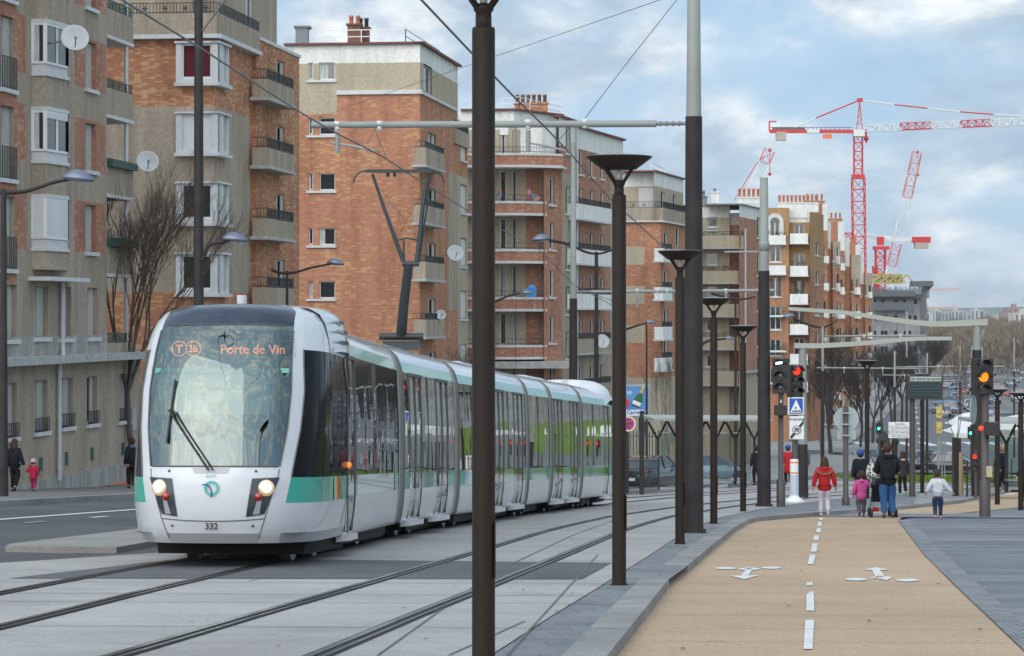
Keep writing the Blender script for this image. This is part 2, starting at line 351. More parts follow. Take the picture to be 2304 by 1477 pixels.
sun=bpy.data.lights.new('sun','SUN'); sun.energy=.9; sun.angle=math.radians(60); sun.color=(1,.93,.84)
so=bpy.data.objects.new('sun',sun); COL.objects.link(so)
sd=V((math.sin(SUN_AZ)*math.cos(SUN_EL),math.cos(SUN_AZ)*math.cos(SUN_EL),math.sin(SUN_EL)))
so.rotation_euler=(-sd).to_track_quat('-Z','Y').to_euler(); so.location=(0,-20,40)
cam=bpy.data.cameras.new('camera'); co=bpy.data.objects.new('camera',cam); COL.objects.link(co); SC.camera=co
co.location=(0,0,CH); co.rotation_euler=(math.pi/2,0,0)
cam.sensor_fit='HORIZONTAL'; cam.sensor_width=36; cam.lens=36*F/2304; cam.shift_y=-(738.5-HY)/2304; cam.clip_start=.5; cam.clip_end=15000
vs_=SC.view_settings; vs_.view_transform='Standard'; vs_.look='None'; vs_.gamma=1; vs_.exposure=0.22
# ---------- ground ----------
YS=[-60,0,20,40,60,80,100,120,140,160,180,200,206,212,219,226,240,261,330,450,700,1200,2500,6000,12000]
def struct(name,mb,m,label=None):
    o=mb.build(name,m); o['kind']='structure'
    if label: o['label']=label
    return o
mb=MB(); TS=[-6000,-1000,-200,-60,-27,-20.75,-12,0,20,60,200,1000,9000]
for i in range(len(YS)-1):
    for j in range(len(TS)-1):
        q=[]
        for (t,Y) in ((TS[j],YS[i]),(TS[j+1],YS[i]),(TS[j+1],YS[i+1]),(TS[j],YS[i+1])):
            X=t+.133*min(Y,800); q.append((X,Y,g(X,Y)-.16))
        mb.add(q,[(0,1,2,3)])
struct('ground',mb,TERR)
def sheet(name,left,right,dz,m,ys=None,thick=0):
    """strip between two polylines [(X,Y)...] running away from the camera"""
    def at(pl,Y):
        for (a,b) in zip(pl,pl[1:]):
            if a[1]<=Y<=b[1]: return a[0]+(b[0]-a[0])*(Y-a[1])/(b[1]-a[1])
        return pl[0][0] if Y<pl[0][1] else pl[-1][0]
    y0=max(left[0][1],right[0][1]); y1=min(left[-1][1],right[-1][1])
    Ys=sorted({round(y,4) for y in [y0,y1]+[p[1] for p in left+right if y0<p[1]<y1]+[y for y in YS if y0<y<y1]+[y0+k*8 for k in range(int((y1-y0)/8)) if y0+k*8<260]})
    mb=MB()
    for a,b in zip(Ys,Ys[1:]):
        if b-a<1e-4: continue
        c=[(at(left,a),a),(at(right,a),a),(at(right,b),b),(at(left,b),b)]
        top=[(X,Y,g(X,Y)+dz) for X,Y in c]
        mb.add(top,[(0,1,2,3)])
        if thick:
            bot=[(p[0],p[1],p[2]-thick) for p in top]
            mb.add([top[0],top[3],bot[3],bot[0]],[(0,1,2,3)]); mb.add([top[1],top[2],bot[2],bot[1]],[(0,1,2,3)])
            if a==Ys[0]: mb.add([top[0],top[1],bot[1],bot[0]],[(0,1,2,3)])
    return struct(name,mb,m)
def T(t,Y): return (t+.133*Y,Y)
# left side: sidewalk with kerb, asphalt road, lane markings
sheet('sidewalk',[T(-27.5,40),T(-27.5,220)],[T(-21.05,40),T(-21.05,220)],.14,SIDEW)
sheet('kerb',[T(-21.05,40),T(-21.05,220)],[T(-20.75,40),T(-20.75,220)],.146,KERBM,thick=.3)
sheet('road',[T(-20.75,30),T(-20.75,240)],[T(-12,30),T(-12,240)],0.0,ROAD)
sheet('road',[T(-12,30),T(-12,240)],[T(-9.5,30),T(-9.5,240)],0.0,ROAD)
def dash(ts,te,Y0,Y1,nm='lane_marking'):
    sheet(nm,[T(ts,Y0),T(ts,Y1)],[T(te,Y0),T(te,Y1)],.006,MARK)
sheet('lane_marking',[T(-17.7,40),T(-17.7,200)],[T(-17.5,40),T(-17.5,200)],.012,MARK)
mb=MB()
for k in range(30):
    Y=48+k*4.4
    for (t0,t1,a,b) in ((-16.6,-16.45,Y,Y+1.2),(-13.7,-13.56,Y*1.0,Y+2.6) if k%2==0 else (-16.6,-16.45,Y,Y+1.2)):
        q=[(T(t0,a)),(T(t1,a)),(T(t1,b)),(T(t0,b))]
        mb.add([(x,y,g(x,y)+.014+.001*(t0>-14)) for x,y in q],[(0,1,2,3)])
struct('lane_dashes',mb,MARK)
# tram alley
LC=[(-6.6,8),(-5.25,20),(-4.9,24),(-4.55,29),(-4.1,34.1),(-3.72,38),(-3.08,45.5),(-2.37,52.4),(-0.98,62.5),(-.32,66.3),(.6,71.5),(1.75,77.3),(3.4,85),(7.2,100),(16.5,130),(31,170)]
RC=[(-3.35,8),(-2.03,20),(-1.6,24),(-1.03,29),(-.47,34.1),(-.03,38),(.78,45.5),(1.55,52.4),(2.95,62.5),(3.7,66.3),(4.7,71.5),(6.0,77.3),(7.9,85),(12.1,100),(21.8,130),(37,170)]
KE=[G(1365,1477),G(1505,1303)]
def off(pl,d): return [(x+d,y) for x,y in pl]
KL=[(-1.9,8),( (G(1297,1560)).x,G(1297,1560).y ),(KE[0].x,KE[0].y),(KE[1].x,KE[1].y)]
KL+= [(p.x,p.y) for p in (G(1549,1271),G(1604,1225),G(1652,1187),G(1682,1170),G(1702,1164))]
sheet('tram_track_bed',[T(-11.9,8),T(-11.9,35),T(-9.3,44),T(-9.3,230)],off(RC,1.95)+[(53,230)],0.004,CONC)
sheet('paving_strip',off(RC,1.95)[:-1]+[(19.9,130)],KL[:9]+[(p.x-.02,p.y+.02) for p in (G(1852,1152),G(2027,1139))]+[(12,80),(20,130)],-.004,PAVEB)
# asphalt crossing panel across both tracks
pan=[G(20,1303),G(1310,1305),G(1376,1268),G(420,1257)]
mb=MB(); mb.add([(p.x,p.y,g(p.x,p.y)+.009) for p in pan],[(0,1,2,3)])
struct('asphalt_panel',mb,CONCD)
# slab joints
mb=MB()
def gl(a,b,w,dz=.012,mbx=None,n=6):
    a=V((a[0],a[1],0)); b=V((b[0],b[1],0)); d=(b-a).normalized(); r=V((d.y,-d.x,0))*(w/2); m=mbx or mb
    for i in range(n):
        p=a+(b-a)*(i/n); q=a+(b-a)*((i+1)/n)
        m.add([(v.x,v.y,g(v.x,v.y)+dz) for v in (p-r,p+r,q+r,q-r)],[(0,1,2,3)])
gl(G(0,1336),G(1370,1342),.035)
for (a,b) in (((850,1477),(1110,1290)),((1110,1290),(1290,1205)),((1140,1477),(1345,1250)),((1010,1477),(1180,1400)),((1152,1340),(1290,1342)),((1152,1300),(1300,1300)),((560,1310),(760,1258)),((1290,1205),(1400,1165)),((1152,1335),(1222,1338))):
    gl(G(*a),G(*b),.018,n=3)
for Y in (22.5,26.2,30.2,42.9,46,49.5,53,57,62,68,75,83,92): 
    a=(-8+.1*Y-4,Y+.5); b=(9+.1*Y-3,Y-.8); gl(a,b,.03)
struct('slab_joints',mb,JOINTM)
# rails: groove + running band, each rail its own strip
def offp(pl,d):
    out=[]
    for i,p in enumerate(pl):
        a=V(pl[max(0,i-1)]);b=V(pl[min(len(pl)-1,i+1)]); t=(b-a).normalized()
        out.append((p[0]+t.y*d,p[1]-t.x*d))
    return out
def smooth(pl,k=4):
    out=[]
    for i in range(len(pl)-1):
        p0=V(pl[max(0,i-1)]);p1=V(pl[i]);p2=V(pl[i+1]);p3=V(pl[min(len(pl)-1,i+2)])
        for j in range(k):
            t=j/k; q=.5*((2*p1)+(p2-p0)*t+(2*p0-5*p1+4*p2-p3)*t*t+(3*p1-p0-3*p2+p3)*t**3); out.append((q.x,q.y))
    out.append(tuple(pl[-1])); return out
LCs=smooth(LC); RCs=smooth(RC)
for c in (LCs,RCs):
    for sgn in (-1,1):
        r=offp(c,sgn*.7175)
        sheet('rail_groove',offp(r,-.105),offp(r,.105),.014,GROOVE)
        sheet('tram_rail',offp(r,-.075),offp(r,-.005),.022,RAILS)
        sheet('tram_rail',offp(r,.055),offp(r,.082),.02,RAILS)
# raised refuge island on the left
isl=[G(12,1245),G(215,1245),G(262,1245),G(372,1225),G(470,1205),G(470,1185),G(315,1204),G(25,1240)]
mb=MB(); mb.prism([(p.x,p.y) for p in isl],lambda p:g(*p)-.1,lambda p:g(*p)+.09)
struct('refuge_island',mb,KERBL)
# kerbs along the cycle path
def kerb(pts,w,dz,m,h=.3,nm='kerb'):
    q=offp(pts,-w); mb=MB()
    for i in range(len(pts)-1):
        c=[q[i],pts[i],pts[i+1],q[i+1]]
        mb.hexa([(x,y,g(x,y)+dz-h) for x,y in c],[(x,y,g(x,y)+dz) for x,y in c])
    return struct(nm,mb,m)
kerb([KL[0],KL[1],KL[2],KL[3]],.33,.004,KERBM)
kerb(KL[4:9],.33,.003,KERBM)
fark=[KL[8]]+[(p.x,p.y) for p in (G(1852,1152),G(2027,1139),G(2161,1126),G(2304,1096),G(2500,1085))]
kerb(fark,.35,.002,KERBM)
# far pavement beyond the cycle path (level 0)
mb=MB()
poly=[(p[0],p[1]) for p in fark]+[(120,150),(120,200),(20,200),(14,100)]
def flatpoly(nm,poly,dz,m):
    mb=MB(); mb.add([(x,y,-SL*y+dz) for x,y in poly],[tuple(range(len(poly)))]); return struct(nm,mb,m)
flatpoly('pavement',[(KL[8][0]-3,KL[8][1]+1)]+[(x-.05,y+.1) for x,y in fark[0:1]]+fark[1:]+[(110,150),(110,199),(24,199),(13,110)],-.02,PAVEG)
# cycle path and its neighbours (10 cm lower)
def q_(l,dz): return [(p.x,p.y) for p in (G(x,y,dz) for x,y in l)]
dzc=-.10
cyc=[(-1.6,8)]+[(x-.15,y) for x,y in KL[1:]]+[(x,y+.15) for x,y in fark[1:]]+q_([(2500,1130),(2304,1141),(2130,1158),(2030,1165),(2020,1172),(2080,1250),(2150,1320),(2304,1466)],dzc)+[(3.9,12),(3.7,8)]
flatpoly('cycle_path',cyc,dzc,CYCLE)
flatpoly('granite_border',q_([(2020,1171),(2080,1250),(2150,1320),(2304,1466),(2420,1580),(2760,1580),(2304,1408),(2130,1252),(2048,1171)],dzc),dzc+.012,COBB)
flatpoly('dark_paving',[(3.6,8)]+q_([(2420,1580),(2304,1466),(2150,1320),(2080,1250),(2020,1171),(2040,1166),(2130,1158),(2304,1141),(2500,1130),(3400,1120)],dzc)+[(60,40),(30,8)],dzc-.012,PAVED)
flatpoly('granite_threshold',q_([(1840,1163),(2304,1166),(2800,1160),(2800,1153),(2304,1156),(1840,1156)],dzc),dzc+.008,COBB)
# tracks of the kerb gap: flush ramp
# markings on the cycle path
mb=MB()
def mk(pl): mb.add([(p.x,p.y,p.z+.008) for p in (G(x,y,dzc) for x,y in pl)],[tuple(range(len(pl)))])
for (xa,ya,wa,xb,yb,wb) in ((1808,1463,20,1812,1397,20),(1814,1376,18,1815,1333,16),(1814,1319,14,1815,1312,14),(1817,1271,13,1822,1250,13),(1824,1243,13,1828,1224,12),(1829,1217,12,1833,1206,11),(1836,1199,11,1838,1189,9),(1839,1185,9,1841,1175,8),(1843,1171,8,1844,1166,7)):
    mk([(xa,ya),(xa+wa,ya),(xb+wb,yb),(xb,yb)])
def ell(cx,cy,rx,ry): mk([(cx+rx*math.cos(a),cy+ry*math.sin(a)) for a in [k*math.pi/8 for k in range(16)]])
# left symbol: cyclist and arrow pointing down
ell(1633,1280,24,2.6); ell(1736,1279,23,2.6); mk([(1658,1281),(1690,1278),(1712,1281),(1700,1284),(1668,1284)]); ell(1684,1280,8,3.2)
mk([(1643,1297),(1708,1296),(1675,1305)]); mk([(1666,1297),(1684,1297),(1692,1284),(1678,1284)])
# right symbol: arrow pointing up, cyclist below
ell(1926,1305,25,3.2); ell(2042,1307,26,3.2); mk([(1952,1304),(1976,1297),(2008,1300),(1996,1307),(1970,1303)]); ell(1978,1299,10,3.6)
mk([(1940,1284),(2005,1284),(1970,1278)]); mk([(1962,1284),(1980,1284),(1990,1297),(1968,1297)])
for x in (2104,2150,2215,2260): mk([(x,1122-(x-2104)*.06),(x+22,1120-(x-2104)*.06),(x+26,1122-(x-2104)*.06),(x+3,1124-(x-2104)*.06)])
struct('cycle_path_marking',mb,MARK)
# platform edges beyond, intersection asphalt, grass island, far road
def slab(nm,pl,dz,h,m):
    mb=MB(); mb.prism(pl,lambda p:g(*p)+dz-h,lambda p:g(*p)+dz); return struct(nm,mb,m)
slab('platform_kerb',q_([(1330,1118),(1520,1108),(1640,1088),(1655,1078),(1300,1080)],0),.13,.3,KERBL)
slab('platform_kerb',q_([(1638,1098),(1760,1088),(1860,1075),(2000,1064),(2000,1057),(1700,1062),(1645,1078)],0),.22,.4,KERBM)
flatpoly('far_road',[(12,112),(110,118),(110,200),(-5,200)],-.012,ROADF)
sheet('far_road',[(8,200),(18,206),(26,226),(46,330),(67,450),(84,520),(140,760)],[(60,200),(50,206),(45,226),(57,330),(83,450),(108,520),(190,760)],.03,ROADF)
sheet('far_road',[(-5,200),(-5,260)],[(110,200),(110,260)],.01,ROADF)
sheet('far_pavement',[(8,226),(36,330),(56,450),(72,520)],[(26,226),(46,330),(67,450),(84,520)],.12,PAVEG)
mb=MB()
for k in range(24):
    Y=226+k*9; 
    if k%2: continue
    xx=35+(Y-226)*.145; mb.add([(xx,Y,gz(Y)+.05),(xx+.3,Y,gz(Y)+.05),(xx+.9,Y+5,gz(Y)+.05),(xx+.6,Y+5,gz(Y)+.05)],[(0,1,2,3)])
struct('far_lane_dashes',mb,MARK)
# crossing stripes on the far road, seen between the poles
mb=MB()
for k in range(9):
    x=30+k*2.2; mb.add([(x,262,gz(262)+.052),(x+1,262,gz(262)+.052),(x+1,270,gz(262)+.052),(x,270,gz(262)+.052)],[(0,1,2,3)])
struct('zebra_crossing',mb,MARK)
# grass island
def inpoly(p,pl):
    c=False
    for i in range(len(pl)):
        a,b=pl[i],pl[i-1]
        if (a[1]>p[1])!=(b[1]>p[1]) and p[0]<(b[0]-a[0])*(p[1]-a[1])/(b[1]-a[1])+a[0]: c=not c
    return c
def lawn(nm,pl,n,label,h=.16,w=.05):
    mb=MB(); xs=[p[0] for p in pl]; ys=[p[1] for p in pl]
    mb.add([(x,y,g(x,y)+.10) for x,y in pl],[tuple(range(len(pl)))])
    R=random.Random(3); k=0
    while k<n:
        p=(R.uniform(min(xs),max(xs)),R.uniform(min(ys),max(ys)))
        if not inpoly(p,pl): continue
        k+=1; a=R.uniform(0,6.28); hh=h*R.uniform(.5,1.2); z=g(*p)+.08; dx=w*math.cos(a); dy=w*math.sin(a)
        mb.add([(p[0]-dx,p[1]-dy,z),(p[0]+dx,p[1]+dy,z),(p[0]+R.uniform(-.08,.08),p[1]+R.uniform(-.08,.08),z+hh)],[(0,1,2)])
    o=mb.build(nm,GRASS); o['kind']='stuff'; o['label']=label; o['category']='grass'; return o
gi=[(19.6,137),(24,134),(28,137),(30.5,150),(30,175),(26,186),(21.5,180),(19.3,155)]
slab('island_kerb',[(19.1,136),(24,132.6),(28.8,136),(31.2,150),(30.6,176),(26,188),(21,182),(18.8,155)],.08,.3,KERBL)
lawn('grass_island',gi,9000,'short green grass on the kerbed island before the far crossing')

# fallen leaves and grit on the cycle path and paving: too many to count
mb=MB(); R=random.Random(17)
for k in range(160):
    Y=R.uniform(18.5,60); X=R.uniform(-3,.2*Y+1); 
    z=-SL*Y+(dzc if X>1.2+.12*(Y-18) else 0)+.014; a=R.uniform(0,6.28); s_=R.uniform(.012,.035)
    mb.add([(X+math.cos(a+q*2.1)*s_,Y+math.sin(a+q*2.1)*s_*1.5,z+R.uniform(0,.012)) for q in range(3)],[(0,1,2)])
o=mb.build('leaf_litter',mat('dead_leaf',(.10,.07,.045),.9)); props(o,'tiny dead leaves and grit scattered over the path and paving','litter',kind='stuff')
# ---------- tram ----------
TW=mat('tram_white',(.62,.63,.65),.22,coat=.6,noise=1.2,col2=(.56,.57,.59),contrast=.5)
TROOF=mat('tram_roof',(.55,.60,.68),.18,coat=.8,noise=2,col2=(.47,.52,.6))
TGREY=mat('tram_skirt',(.42,.42,.43),.35)
TEAL=mat('tram_teal',(.03,.36,.27),.25,coat=.5)
TEALG=mat('tram_teal_pale',(.14,.42,.36),.08,coat=1,noise=2.5,col2=(.22,.5,.44),stretch=(3,3,.4))
TNAVY=mat('tram_front_cap',(.012,.02,.04),.15,coat=.2)
TGASK=mat('tram_gasket',(.10,.10,.10),.5)
TBELL=mat('tram_bellows',(.17,.165,.155),.7)
TSIDEG=glass('tram_side_glass',(.50,.52,.50),.015,.012,.9,1.5); TSIDEG.node_tree.nodes['Principled BSDF'].inputs['Metallic'].default_value=1
TCABG=glass('tram_cab_glass',(.008,.010,.011),.03,.01,.8,1.09)
LEDO=mat('led_orange',(.6,.15,.02),.5,emit=(1,.24,.05),estr=1.5)
HEADL=mat('headlight',(.9,.85,.7),.3,emit=(1,.80,.5),estr=3.5)
HEADR=mat('headlight_reflector',(.7,.6,.45),.25,metal=.6,emit=(1,.62,.28),estr=.28)
REDL=mat('red_marker',(.30,.01,.01),.2,coat=1)
LENSD=mat('lamp_housing_dark',(.03,.04,.045),.15,coat=1)
LENSG=mat('lamp_housing_grey',(.3,.31,.33),.3)
SEAT=mat('cab_interior',(.03,.04,.045),.7)
BLIND=mat('sun_blind',(.30,.40,.35),.8,emit=None)
STK=[mat('sticker_yellow',(.55,.5,.06),.4),mat('sticker_red',(.5,.05,.04),.4),mat('sticker_green',(.07,.25,.12),.4),mat('sticker_pale',(.25,.45,.33),.4),mat('sticker_coral',(.6,.25,.17),.4)]
LOGOT=mat('logo_teal',(.05,.45,.38),.4); LOGOB=mat('logo_blue',(.02,.05,.3),.4); BLACKT=mat('black_text',(.02,.02,.02),.5)
# windscreen: tinted laminated glass over a dark cab
WSG=bpy.data.materials.new('windscreen'); WSG.use_nodes=True
_b=WSG.node_tree.nodes['Principled BSDF']; _o=WSG.node_tree.nodes['Material Output']; WSG.node_tree.nodes.remove(_b)
gl_=N(WSG,'ShaderNodeBsdfGlossy'); gl_.inputs['Roughness'].default_value=.02; gl_.inputs['Color'].default_value=(.82,.95,.92,1)
tr_=N(WSG,'ShaderNodeBsdfTransparent'); tr_.inputs['Color'].default_value=(.55,.66,.62,1)
fr_=N(WSG,'ShaderNodeFresnel'); fr_.inputs['IOR'].default_value=2.6
tcw=N(WSG,'ShaderNodeTexCoord'); mpw=N(WSG,'ShaderNodeMapping'); mpw.inputs['Scale'].default_value=(2.6,2.6,.14); L(WSG,tcw.outputs['Object'],mpw.inputs[0])
nw=N(WSG,'ShaderNodeTexNoise'); nw.inputs['Scale'].default_value=1.1; nw.inputs['Detail'].default_value=.6; L(WSG,mpw.outputs[0],nw.inputs[0])
bw=N(WSG,'ShaderNodeBump'); bw.inputs['Distance'].default_value=.035; L(WSG,nw.outputs[0],bw.inputs['Height']); L(WSG,bw.outputs[0],gl_.inputs['Normal'])
mxw=N(WSG,'ShaderNodeMixShader'); L(WSG,fr_.outputs[0],mxw.inputs[0]); L(WSG,tr_.outputs[0],mxw.inputs[1]); L(WSG,gl_.outputs[0],mxw.inputs[2]); L(WSG,mxw.outputs[0],_o.inputs[0])

def lerpt(tab,w):
    if w<=tab[0][0]: return tab[0][1]
    for (a,x),(b,y) in zip(tab,tab[1:]):
        if w<=b: return x+(y-x)*(w-a)/(b-a)
    return tab[-1][1]
AW=[(.3,1.17),(.45,1.22),(.84,1.265),(1.17,1.27),(2.3,1.27),(2.85,1.235),(3.08,1.205),(3.25,1.16),(3.38,1.08),(3.46,.93),(3.5,0.5)]
NW=[(.3,.2),(.45,.08),(.62,.02),(.84,0),(1.17,.02),(1.31,.06),(1.8,.18),(2.3,.36),(2.6,.5),(2.85,.66),(3.08,.86),(3.25,1.04),(3.38,1.24),(3.46,1.5),(3.5,1.9)]
VE=[(.3,.55),(.62,.66),(1.17,.82),(1.31,.84),(1.8,.91),(2.3,.93),(2.85,.90),(3.08,.885),(3.25,.87),(3.38,.85),(3.46,.75),(3.5,.38)]
VP_=[(.3,.80),(.62,.87),(1.17,.97),(1.31,.985),(1.8,1.05),(2.3,1.07),(2.85,1.02),(3.08,1.0),(3.25,.965),(3.38,.93),(3.46,.81),(3.5,.42)]
A0=V((-3.85,34.1,0)); A1=V((-3.12,45.5,0)); A0.z=g(A0.x,A0.y); A1.z=g(A1.x,A1.y)
ax=(A1-A0).normalized(); rt=V((ax.y,-ax.x,0)).normalized(); upv=V((0,0,1))
def M1(u,v,w): return A0+ax*u+rt*v+upv*w
MEX=2.7
def nose_pt(v,w,out=0.0,widen=1.0):
    a=lerpt(AW,w)*widen; n=lerpt(NW,w); vv=min(abs(v)/a,1)
    s=vv**(MEX/2); s=min(1,s); c=math.sqrt(max(0,1-s*s)); u=n+1.9*(1-c**(2/MEX))
    p=M1(u,v,w)
    if out:
        e=.02
        def q(v2,w2):
            a2=lerpt(AW,w2); x=min(abs(v2)/a2,1)**(MEX/2); x=min(x,1); cc_=math.sqrt(max(0,1-x*x)); return M1(lerpt(NW,w2)+1.9*(1-cc_**(2/MEX)),v2,w2)
        nrm=(q(v+e,w)-q(v-e,w)).cross(q(v,w+e)-q(v,w-e)).normalized()
        if nrm.dot(ax)>0: nrm=-nrm
        p=p+nrm*out
    return p
tram=root('tram',A0,'white and teal low-floor tram with lit headlights coming up the street','tram')
WR=[.32,.38,.45,.54,.62,.73,.84,.95,1.06,1.17,1.24,1.31,1.45,1.6,1.8,2.0,2.15,2.3,2.45,2.6,2.72,2.85,2.97,3.08,3.17,3.25,3.32,3.38,3.42,3.46,3.485,3.5]
UEND=[2.4,3.2,3.85]
def row(w,side):
    """points from the centre of the nose back along one side: list of (u,v) at height w"""
    a=lerpt(AW,w);ve=min(lerpt(VE,w),a*.9);vp=min(lerpt(VP_,w),a*.95)
    vs=[ve*k/8 for k in range(9)]+[ve+(vp-ve)*k/2 for k in (1,2)]
    th0=math.asin(min(1,(vp/a)**(MEX/2)))
    for k in (1,2,3,4,5): 
        th=th0+(math.pi/2-th0)*k/5; vs.append(a*math.sin(th)**(2/MEX))
    n=lerpt(NW,w); out=[]
    for v in vs:
        s=min(1,(v/a)**(MEX/2)); c=math.sqrt(max(0,1-s*s)); out.append((n+1.9*(1-c**(2/MEX)),v*side))
    for uu in UEND: out.append((max(uu,out[-1][0]+.05),a*side))
    return out
cab=MB(); wsc=MB(); cap=MB(); CBW={-1:MB(),1:MB()}; FAIR={-1:MB(),1:MB()}; TLL={-1:MB(),1:MB()}; skirt=MB()
for side in (-1,1):
    cabw=CBW[side]; fair=FAIR[side]; teal=TLL[side]
    R=[[M1(u,v,w) for u,v in row(w,side)] for w in WR]
    nc=len(R[0])
    for i in range(len(WR)-1):
        wm=(WR[i]+WR[i+1])/2
        for j in range(nc-1):
            q=[R[i][j],R[i][j+1],R[i+1][j+1],R[i+1][j]]
            if j<8: tgt=wsc if 1.31<wm<3.17 else cap if wm>3.17 else skirt if wm<.45 else cab
            elif j<10: tgt=cab
            else:
                tgt=skirt if wm<.45 else cab if wm<.84 else teal if wm<1.17 else cabw if wm<2.85 else fair
            tgt.add(q,[(0,1,2,3)],0,True)
def weld(o,d=.0005):
    import bmesh
    bm=bmesh.new(); bm.from_mesh(o.data); bmesh.ops.remove_doubles(bm,verts=bm.verts,dist=d); bmesh.ops.recalc_face_normals(bm,faces=bm.faces); bm.to_mesh(o.data); bm.free()
def bw_(mb,nm,m,par=tram,label=None,solid=0):
    o=mb.build(nm,m,par,label=label); weld(o)
    if solid:
        s=o.modifiers.new('Solidify','SOLIDIFY'); s.thickness=solid; s.offset=-1
    return o
cabo=bw_(cab,'cab_shell',TW); bw_(skirt,'front_skirt',TGREY,cabo); bw_(wsc,'windscreen',WSG,tram)
bw_(cap,'front_cap',TNAVY,tram); 
for s_ in (-1,1):
    bw_(TLL[s_],'teal_band',TEAL,cabo); bw_(CBW[s_],'cab_side_window',TCABG,tram); fo=bw_(FAIR[s_],'roof_fairing',TW,tram)
# fairing shell stands proud of the roof behind, with louvre slots
mb=MB(); prof=[w for w in WR if w>=2.85]
for side in (-1,1):
    for i in range(len(prof)-1):
        for (u0,u1,k0,k1) in ((2.3,3.0,1.0,1.035),(3.0,3.7,1.035,1.045),(3.7,4.05,1.045,1.03)):
            w0,w1=prof[i],prof[i+1]; a0,a1=lerpt(AW,w0),lerpt(AW,w1)
            f=lambda u,a,w,k:M1(u,side*(a*k+(.0 if k==1 else .005)),w+(k-1)*1.2)
            mb.add([f(u0,a0,w0,k0),f(u1,a0,w0,k1),f(u1,a1,w1,k1),f(u0,a1,w1,k0)],[(0,1,2,3)],0,True)
    for i in range(len(prof)-1):
        w0,w1=prof[i],prof[i+1];a0,a1=lerpt(AW,w0),lerpt(AW,w1)
        mb.add([M1(4.05,side*(a0*1.03+.005),w0+.036),M1(4.05,side*a0*.9,w0-.05),M1(4.05,side*a1*.9,w1-.05),M1(4.05,side*(a1*1.03+.005),w1+.036)],[(0,1,2,3)])
bw_(mb,'fairing_shell',TW,fo)
for side in (1,-1):
    for k,(w,u0,u1) in enumerate(((2.98,2.75,3.75),(3.13,2.6,3.8),(3.27,2.7,3.75))):
        mb=MB(); sh_=lambda u,ww:M1(u,side*(lerpt(AW,ww)*1.05+.022),ww+.054)
        mb.add([sh_(u0,w-.012),sh_(u1,w-.03),sh_(u1,w+.035),sh_(u0+.2,w+.012)],[(0,1,2,3)])
        mb.build('louvre',LENSG if k else TGASK,fo)
        mb=MB(); sh2=lambda u,ww:M1(u,side*(lerpt(AW,ww)*1.05+.03),ww+.054); mb.add([sh2(u1-.4,w-.018),sh2(u1-.03,w-.024),sh2(u1-.03,w+.03),sh2(u1-.4,w+.02)],[(0,1,2,3)])
        mb.build('vent_slot',BLACKP,fo)
# gaskets and panel seams drawn as thin beads standing on the shell
def bead(pts,r,m,nm,par): 
    mb=MB(); mb.tube(pts,r,5); return mb.build(nm,m,par)
def ed(tab,side,w0,w1,n=14,out=.004): return [nose_pt(side*lerpt(tab,w0+(w1-w0)*k/n),w0+(w1-w0)*k/n,out) for k in range(n+1)]
for side in (-1,1):
    bead(ed(VE,side,1.31,3.1),.011,TGASK,'windscreen_gasket',cabo)
    bead(ed(VE,side,.38,1.28),.006,TGASK,'panel_seam',cabo)
    bead(ed(VP_,side,1.17,2.85),.012,TGASK,'window_gasket',cabo)
bead([nose_pt(v*.82/8,1.31,.004) for v in range(-8,9)],.011,TGASK,'windscreen_gasket',cabo)
bead([nose_pt(v*.66/8,.64-.03*(1-(v/8)**2),.003) for v in range(-8,9)],.007,TGASK,'panel_seam',cabo)
bead([nose_pt(v*.8/8,3.17,.004) for v in range(-8,9)],.008,TGASK,'cap_seam',cabo)
bead([M1(3.85,1.275,w) for w in (.35,.8,1.2,2.0,2.84)],.012,TGASK,'panel_seam',cabo)
# patches that lie on the nose surface
def patch(mb,pts,out,mi=0,n=6):
    """quad in (v,w) given by 4 corners, laid on the curved front"""
    a,b,c,d=[V(p) for p in pts]; g_=[]
    for i in range(n+1):
        for j in range(n+1):
            s,t=i/n,j/n; p=(a*(1-s)+b*s)*(1-t)+(d*(1-s)+c*s)*t
            g_.append(nose_pt(p[0],p[1],out))
    mb.add(g_,[(i*(n+1)+j,(i+1)*(n+1)+j,(i+1)*(n+1)+j+1,i*(n+1)+j+1) for i in range(n) for j in range(n)],mi,True)
for side in (-1,1):
    mb=MB(); patch(mb,[(side*.44,.665),(side*.66,.70),(side*.84,1.17),(side*.515,1.155)],.012)
    h=mb.build('headlight_housing',LENSD,tram)
    mb=MB(); patch(mb,[(side*.52,.70),(side*.60,.70),(side*.64,.93),(side*.60,.95)],.02); mb.build('grille_strip',LENSG,h)
    c=nose_pt(side*.685,1.035,.0); nrm=(nose_pt(side*.685,1.035,.1)-c).normalized(); nrm=(nrm-ax*.7).normalized()
    mb=MB(); mb.lathe(c+nrm*.02,[(.001,.035),(.05,.04),(.085,.035),(.105,.015),(.108,-.03)],20,0,True,nrm)
    h1=mb.build('headlight',HEADR,tram)
    mb=MB(); mb.lathe(c+nrm*.03,[(.001,.05),(.035,.045),(.06,.032),(.066,.0)],14,0,True,nrm); mb.build('headlight_bulb',HEADL,h1)
    c=nose_pt(side*.595,.925,.01); mb=MB(); mb.lathe(c,[(.001,.045),(.035,.04),(.055,.02),(.06,-.03)],16,0,True,nrm); mb.build('red_marker_light',REDL,tram)
    for (v,w) in ((.56,1.25),(.52,.55)):
        c=nose_pt(side*v,w,.004); mb=MB(); mb.lathe(c,[(.001,.012),(.016,.01),(.018,0)],10,0,True,-ax); mb.build('bolt_cover',LENSD,cabo)
